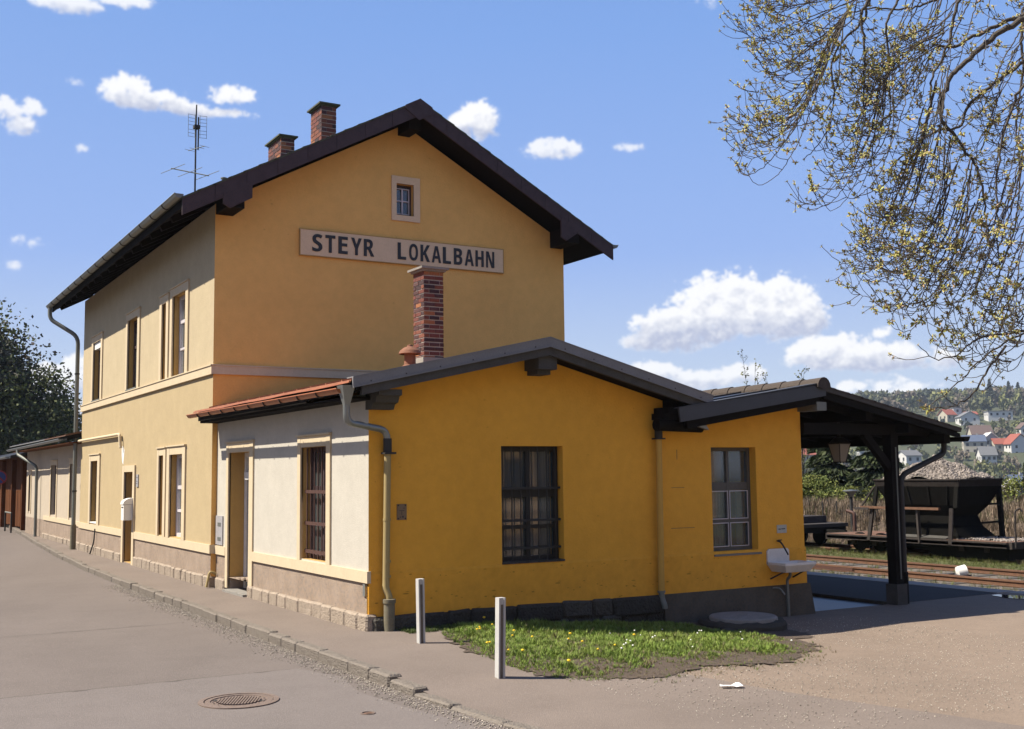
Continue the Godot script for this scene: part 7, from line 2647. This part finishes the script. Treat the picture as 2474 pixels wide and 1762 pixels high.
	for fm in fams:
		var P: Array = fm[1]
		var n: int = int(fm[0] * 1.05)
		for i in n:
			var k := (i + g.randf_range(0.0, 0.9)) / n
			var off := g.randfn() * 0.38
			var s: Vector3 = P[0].lerp(P[1], clampf(k + g.randf_range(-0.14, 0.14), 0, 1)) + view * off * 0.6
			var m: Vector3 = P[2].lerp(P[3], clampf(k + g.randf_range(-0.06, 0.06), 0, 1)) + view * off * 0.9 + Vector3(g.randfn(), g.randfn(), 0) * 0.06
			var e: Vector3 = P[4].lerp(P[5], k) + view * off * 1.1 + Vector3(g.randfn() * 0.07, g.randfn() * 0.05, g.randfn() * 0.04)
			var side := (e - m)
			side.y = 0.0
			var low := e - side * 0.32 + Vector3(0, -0.10 - 0.16 * g.randf(), 0)
			var c := Curve3D.new()
			c.bake_interval = 0.05
			c.add_point(s, Vector3.ZERO, (m - s) * 0.3 + Vector3(0, -0.02, 0))
			c.add_point(m, (s - low) * 0.22, (low - s) * 0.22)
			c.add_point(low, (m - e) * 0.25, (e - m) * 0.18)
			c.add_point(e, Vector3(0, -0.06, 0) - side * 0.10, Vector3.ZERO)
			var pts := c.get_baked_points()
			var r0 := g.randf_range(0.0042, 0.0075)
			for j in range(1, pts.size() - 1):
				pts[j] += Vector3(g.randfn(), g.randfn(), g.randfn()) * 0.0035
			b = MB.new()
			b.tube(pts, r0, 0.0026, 5)
			part(b, "branch", M.twig, t)
			paths.append([pts, 0.004])
	# short upturned twigs with bursting buds
	var tw := MB.new()
	var tips := []
	for pr in paths:
		var pts: PackedVector3Array = pr[0]
		var n := pts.size()
		tips.append([pts[n - 1], (pts[n - 1] - pts[n - 2]).normalized()])
		var L := n * 0.05
		var cnt := int(L * g.randf_range(4.2, 6.6))
		for i in cnt:
			var at := int(n * g.randf_range(0.22, 0.96))
			at = clampi(at, 1, n - 2)
			var d := (pts[at + 1] - pts[at - 1]).normalized()
			var sd := Vector3(g.randfn() * 0.8 - 0.45, g.randfn() * 0.3, g.randfn() * 0.8 - 0.1)
			sd = (sd - d * sd.dot(d)).normalized()
			var dir := (d * g.randf_range(0.3, 0.8) + sd * 0.9).normalized()
			var len := g.randf_range(0.10, 0.34)
			var p := pts[at]
			var q := PackedVector3Array([p])
			for j in 5:
				dir = (dir + Vector3(0, 0.26 - 0.30 * (1.0 if j < 2 else 0.0), 0) + Vector3(g.randfn(), g.randfn(), g.randfn()) * 0.08).normalized()
				p += dir * len * 0.2
				q.append(p)
			tw.tube(q, 0.0034, 0.0020, 4, false)
			tips.append([p, dir])
			if g.randf() < 0.5:
				var o := q[3]
				var d2 := (dir + Vector3(g.randfn(), g.randfn() + 0.3, g.randfn()) * 0.7).normalized()
				var o2 := o + d2 * g.randf_range(0.04, 0.10)
				tw.tube(PackedVector3Array([o, o2]), 0.003, 0.002, 3, false)
				tips.append([o2, d2])
	var tws := part(tw, "twigs", M.twig, t)
	tws.set_meta("kind", "stuff")
	# bud clusters: scales and folded young leaves
	var shapes := []
	for v in 4:
		b = MB.new()
		b.use_col = true
		for i in 7:
			var a := TAU * i / 7.0 + g.randf()
			var dr := i % 3 == 0
			var outw := Vector3(cos(a), 0, sin(a))
			var tip := outw * g.randf_range(0.5, 1.1) + Vector3(0, g.randf_range(0.1, 1.0) if not dr else g.randf_range(-0.4, 0.2), 0)
			var sdv := Vector3(-sin(a), 0, cos(a)) * g.randf_range(0.14, 0.26)
			var m := tip * 0.55 + Vector3(0, 0.22, 0)
			var w := g.randf_range(0.7, 1.25)
			b.col = Color(0.36 * w, 0.312 * w, 0.102 * w) if i % 2 == 0 else (Color(0.288 * w, 0.301 * w, 0.084 * w) if i % 3 else Color(0.336 * w, 0.229 * w, 0.144 * w))
			b.tri(Vector3.ZERO, m + sdv, m - sdv)
			b.tri(m - sdv, m + sdv, tip)
		b.col = Color(0.16, 0.10, 0.06)
		b.lathe(Vector3(0, -0.1, 0), [Vector2(0.10, 0.0), Vector2(0.20, 0.22), Vector2(0.12, 0.5), Vector2(0.0, 0.62)], 5)
		shapes.append(b.mesh())
	var xf := [[], [], [], []]
	var made := 0
	for i in tips.size():
		var up: Vector3 = tips[i][1]
		var x := up.cross(Vector3(0.2, 0.1, 1)).normalized()
		var bs := Basis(x, up, x.cross(up)) * Basis.from_euler(Vector3(0, g.randf() * TAU, 0))
		var s := g.randf_range(0.020, 0.042)
		if g.randf() < 0.08:
			s *= 1.5
		var tr := Transform3D(bs * s, tips[i][0])
		if i % maxi(1, tips.size() / 300) == 0 and made < 300:
			made += 1
			var mi := MeshInstance3D.new()
			mi.mesh = shapes[i % 4]
			mi.material_override = M.foliage
			mi.name = "bud"
			mi.transform = Transform3D(tr.basis, tr.origin - t.position)
			t.add_child(mi, true)
		else:
			xf[i % 4].append(tr)
	for v in 4:
		many("buds", shapes[v], M.foliage, xf[v], [], t)

# ---------------------------------------------------------------- grass patch
func in_patch(x: float, z: float) -> float:
	# signed: inside positive, roughly in metres
	var poly := PackedVector2Array([Vector2(0.98, 0.10), Vector2(0.62, 0.75), Vector2(0.46, 1.36), Vector2(0.24, 2.2), Vector2(0.17, 2.9), Vector2(0.28, 3.4), Vector2(0.56, 3.80), Vector2(1.2, 3.98), Vector2(2.1, 3.86), Vector2(3.1, 3.62), Vector2(4.1, 2.95), Vector2(4.75, 2.25), Vector2(4.85, 1.65), Vector2(4.5, 1.2), Vector2(4.4, 0.10)])
	var p := Vector2(x, z)
	var d := 99.0
	for i in poly.size():
		var q := Geometry2D.get_closest_point_to_segment(p, poly[i], poly[(i + 1) % poly.size()])
		d = minf(d, q.distance_to(p))
	return d if Geometry2D.is_point_in_polygon(p, poly) else -d

func make_grass() -> void:
	var g := RandomNumberGenerator.new()
	g.seed = 66
	var fn := FastNoiseLite.new()
	fn.seed = 2
	fn.frequency = 0.9
	# earth under and around it
	var b := MB.new()
	b.use_col = true
	var n := 120
	for i in n:
		for j in n:
			var p := []
			var keep := false
			var edge := 9.0
			for c in [[i, j], [i, j + 1], [i + 1, j + 1], [i + 1, j]]:
				var x := lerpf(0.0, 6.9, float(c[0]) / n)
				var z := lerpf(0.05, 4.2, float(c[1]) / n)
				var s := in_patch(x, z)
				var lim := -0.09 if x > 2.4 else 0.05
				if x > 4.3 and z < 2.0:
					lim = -1.35 + 0.45 * z
				var m := s + 0.20 * fn.get_noise_2d(x * 2.2, z * 2.2) + 0.10 * fn.get_noise_2d(x * 9.0, z * 9.0) - lim
				edge = minf(edge, m)
				if m > 0.0:
					keep = true
				p.append(Vector3(x, yard_y(x, z) + 0.006 + 0.035 * ss(0.0, 0.5, s) * (0.7 + 0.5 * fn.get_noise_2d(x, z)), z))
			if keep:
				var k := clampf(1.0 - edge / 0.22, 0.0, 1.0)
				b.col = Color.WHITE.lerp(Color(2.0, 2.1, 2.2), k * (0.75 if p[0].x < 4.0 else 0.35))
				b.quad(p[0], p[1], p[2], p[3])
	structure(b, "soil", M.soil, "dark trodden earth under and around the grass patch")
	b = MB.new()
	b.use_col = true
	for i in 9:
		var a := g.randf() * TAU
		var lean := g.randf_range(0.15, 0.75)
		var h := g.randf_range(0.55, 1.1)
		var o := Vector3(g.randf_range(-0.35, 0.35), -0.03, g.randf_range(-0.35, 0.35))
		var sd := Vector3(-sin(a), 0, cos(a)) * g.randf_range(0.035, 0.06)
		var m := o + Vector3(cos(a) * lean * 0.35, h * 0.6, sin(a) * lean * 0.35)
		var tip := o + Vector3(cos(a) * lean, h, sin(a) * lean)
		var v := g.randf_range(0.75, 1.15)
		b.col = Color(v, v, v)
		b.quad(o - sd, o + sd, m + sd * 0.8, m - sd * 0.8)
		b.tri(m - sd * 0.8, m + sd * 0.8, tip)
	var tuft := b.mesh()
	var xf := []
	var cols := []
	var tries := 0
	while xf.size() < 15000 and tries < 90000:
		tries += 1
		var x := g.randf_range(0.1, 4.9)
		var z := g.randf_range(0.1, 4.05)
		var s := in_patch(x, z)
		if s < -0.02:
			continue
		var nz := fn.get_noise_2d(x, z)
		var dry := ss(3.05, 3.7, z + 0.55 * nz) * ss(0.55, 1.1, x) * (1.0 - ss(3.6, 4.4, x)) * 0.85 + 0.75 * ss(3.7, 4.6, x + 0.5 * nz) * ss(1.6, 2.4, z)
		if g.randf() < dry * 0.55 or (s < 0.12 and g.randf() < 0.45):
			continue
		var h := g.randf_range(0.035, 0.10) * (0.75 + 0.5 * fn.get_noise_2d(x * 2.5 + 40.0, z * 2.5)) * (1.0 - 0.55 * dry) * lerpf(0.55, 1.0, ss(0.0, 0.35, s))
		if z < 1.6 and x < 2.2:
			h *= 1.25
		xf.append(Transform3D(Basis.from_euler(Vector3(g.randf_range(-0.2, 0.2), g.randf() * TAU, g.randf_range(-0.2, 0.2))) * h, Vector3(x, yard_y(x, z) + 0.02 * ss(0.0, 0.4, s), z)))
		var v := g.randf_range(0.75, 1.3)
		if g.randf() < dry * 0.7 + 0.05:
			cols.append(Color(0.174 * v, 0.136 * v, 0.0754 * v))
		else:
			cols.append(Color(0.135 * v, 0.215 * v, 0.026 * v).lerp(Color(0.21 * v, 0.26 * v, 0.05 * v), clampf(g.randf() + 0.6 * nz, 0.0, 1.0)))
	# trodden straw and stray blades round the edge
	for i in 2600:
		var x := g.randf_range(0.2, 4.9)
		var z := g.randf_range(2.4, 4.5)
		var s := in_patch(x, z)
		if s > 0.15 or s < -0.45 * g.randf() * (0.35 if x < 1.0 else 1.0):
			continue
		xf.append(Transform3D(Basis.from_euler(Vector3(g.randf_range(-0.6, 0.6), g.randf() * TAU, g.randf_range(-0.6, 0.6))) * g.randf_range(0.018, 0.04), Vector3(x, yard_y(x, z), z)))
		var v := g.randf_range(0.7, 1.2)
		cols.append(Color(0.24 * v, 0.19 * v, 0.12 * v) if g.randf() < 0.7 else Color(0.12 * v, 0.17 * v, 0.03 * v))
	# stray blades in the pavement edge and along the wall
	for i in 500:
		var x := g.randf_range(0.3, 1.2)
		var z := g.randf_range(0.12, 0.5)
		xf.append(Transform3D(Basis.from_euler(Vector3(0, g.randf() * TAU, 0)) * g.randf_range(0.02, 0.05), Vector3(x, yard_y(x, z), z)))
		cols.append(Color(0.07, 0.10, 0.02))
	tag(many("grass", tuft, M.grass_blade, xf, cols), "bright green grass patch in front of the ochre annex wall", "grass")
	# flowers
	var heads := [[mat("dandelion_yellow", lin(0.75, 0.50, 0.02), 0.8), "dandelion", "yellow dandelion flower standing in the grass patch", "dandelions in the grass patch", 19], [mat("daisy_white", lin(0.78, 0.78, 0.74), 0.8), "daisy", "small white daisy flower standing in the grass patch", "daisies in the grass patch", 22]]
	for q in heads:
		var proto: Node3D = null
		for i in q[4]:
			var x := 0.0
			var z := 0.0
			for k in 60:
				if q[1] == "dandelion":
					x = 0.3 + absf(g.randfn()) * 0.75
					z = g.randf_range(0.5, 3.6)
				else:
					x = g.randf_range(1.4, 4.2)
					z = g.randf_range(1.5, 3.2)
				if in_patch(x, z) > 0.04:
					break
			var y := yard_y(x, z)
			var hh := g.randf_range(0.09, 0.15) if q[1] == "dandelion" else g.randf_range(0.07, 0.11)
			var o: Node3D
			if proto == null:
				o = thing(q[1], Vector3.ZERO, q[2], "flower", q[3])
				b = MB.new()
				b.tube(PackedVector3Array([Vector3(0, -0.01, 0), Vector3(0.006, 0.06, 0), Vector3(0.003, 0.12, 0.004)]), 0.0025, 0.002, 4, false)
				part(b, "stem", M.turf, o)
				b = MB.new()
				var r := 0.016 if q[1] == "dandelion" else 0.013
				b.lathe(Vector3(0.003, 0.118, 0.004), [Vector2(0.0, -0.004), Vector2(r * 0.6, 0.0), Vector2(r, 0.006), Vector2(r * 0.8, 0.014), Vector2(0.0, 0.018)], 9)
				part(b, "flower_head", q[0], o)
				proto = o
			else:
				o = proto.duplicate()
				o.name = numbered(q[1])
				add_child(o)
			o.position = Vector3(x, y, z)
			o.scale = Vector3.ONE * (hh / 0.12)
			o.rotation = Vector3(g.randf_range(-0.2, 0.2), g.randf() * TAU, g.randf_range(-0.2, 0.2))

# ---------------------------------------------------------------- unseen houses and trees, added to bounce warm light and block sky
func make_added_surroundings() -> void:
	var g := RandomNumberGenerator.new()
	g.seed = 12
	var cols := [lin(0.60, 0.42, 0.22), lin(0.62, 0.50, 0.34), lin(0.58, 0.36, 0.18)]
	var looks := ["sand-yellow", "pale cream", "warm ochre"]
	for i in 3:
		var x0: float = [-19.0, -5.0, 10.0][i]
		var x1: float = [-6.0, 9.0, 25.0][i]
		var h: float = [8.6, 9.4, 8.2][i]
		var t := thing("bounce_house", Vector3((x0 + x1) * 0.5, -0.1, 27.0), "%s house added out of view to bounce warm light at the station, %s of three" % [looks[i], ["street-side one", "middle one", "track-side one"][i]], "house", "added houses bouncing light at the station")  # never in view; added to throw warm light onto the shaded front
		var wm := mat("bounce_wall_%d" % i, cols[i], 0.9)
		var f := Frame.new(Vector3(0, 0, 22.5), Vector3(-1, 0, 0), Vector3(0, 0, -1))
		var holes := []
		for k in 4:
			for st in 3:
				var u := -x1 + (x1 - x0) * (k + 0.5) / 4.0
				holes.append([u - 0.5, u + 0.5, 0.9 + st * 2.6, 2.4 + st * 2.6, 0.15])
		var b := MB.new()
		b.wall(f, -x1, -x0, -0.4, h, holes)
		b.wall(Frame.new(Vector3(x0, 0, 0), Vector3(0, 0, 1), Vector3(-1, 0, 0)), 22.5, 31.5, -0.4, h, [])
		b.wall(Frame.new(Vector3(x1, 0, 0), Vector3(0, 0, -1), Vector3(1, 0, 0)), -31.5, -22.5, -0.4, h, [])
		b.wall(Frame.new(Vector3(0, 0, 31.5), Vector3(1, 0, 0), Vector3(0, 0, 1)), x0, x1, -0.4, h, [])
		part(b, "wall", wm, t)
		for q in holes:
			b = MB.new()
			b.fbox(f, q[0], q[1], q[2], q[3], -0.2, -0.15)
			part(b, "window", M.window_black, t)
		b = MB.new()
		b.extrude(PackedVector2Array([Vector2(22.0, h - 0.1), Vector2(27.0, h + 3.4), Vector2(32.0, h - 0.1), Vector2(32.0, h + 0.1), Vector2(27.0, h + 3.6), Vector2(22.0, h + 0.1)]), Frame.new(Vector3.ZERO, Vector3(0, 0, 1), Vector3(-1, 0, 0)), -x1 - 0.3, -x0 + 0.3)
		for s in [[x0 + 0.02, 1.0], [x1 - 0.02, -1.0]]:
			b.tri(Vector3(s[0], h, 22.5), Vector3(s[0], h, 31.5), Vector3(s[0], h + 3.1, 27.0))
		part(b, "roof", M.tile_brown, t)
	var dk := [Color(0.05, 0.06, 0.022), Color(0.065, 0.078, 0.026), Color(0.04, 0.045, 0.02)]
	for i in 5:
		var z := -2.0 - i * 8.5
		make_tree("street_tree", Vector3(-15.5 + 0.5 * sin(i * 2.0), -0.2, z), 8.0 + sin(i * 1.7), 4.0, "round", 3200, 0.42, "broad green tree added out of view to block sky light, %s in the row from the viewer" % ["first", "second", "third", "fourth", "last"][i], "tree", "added trees blocking the low sky", 300 + i, dk)  # never in view; added to darken the street side by hiding sky
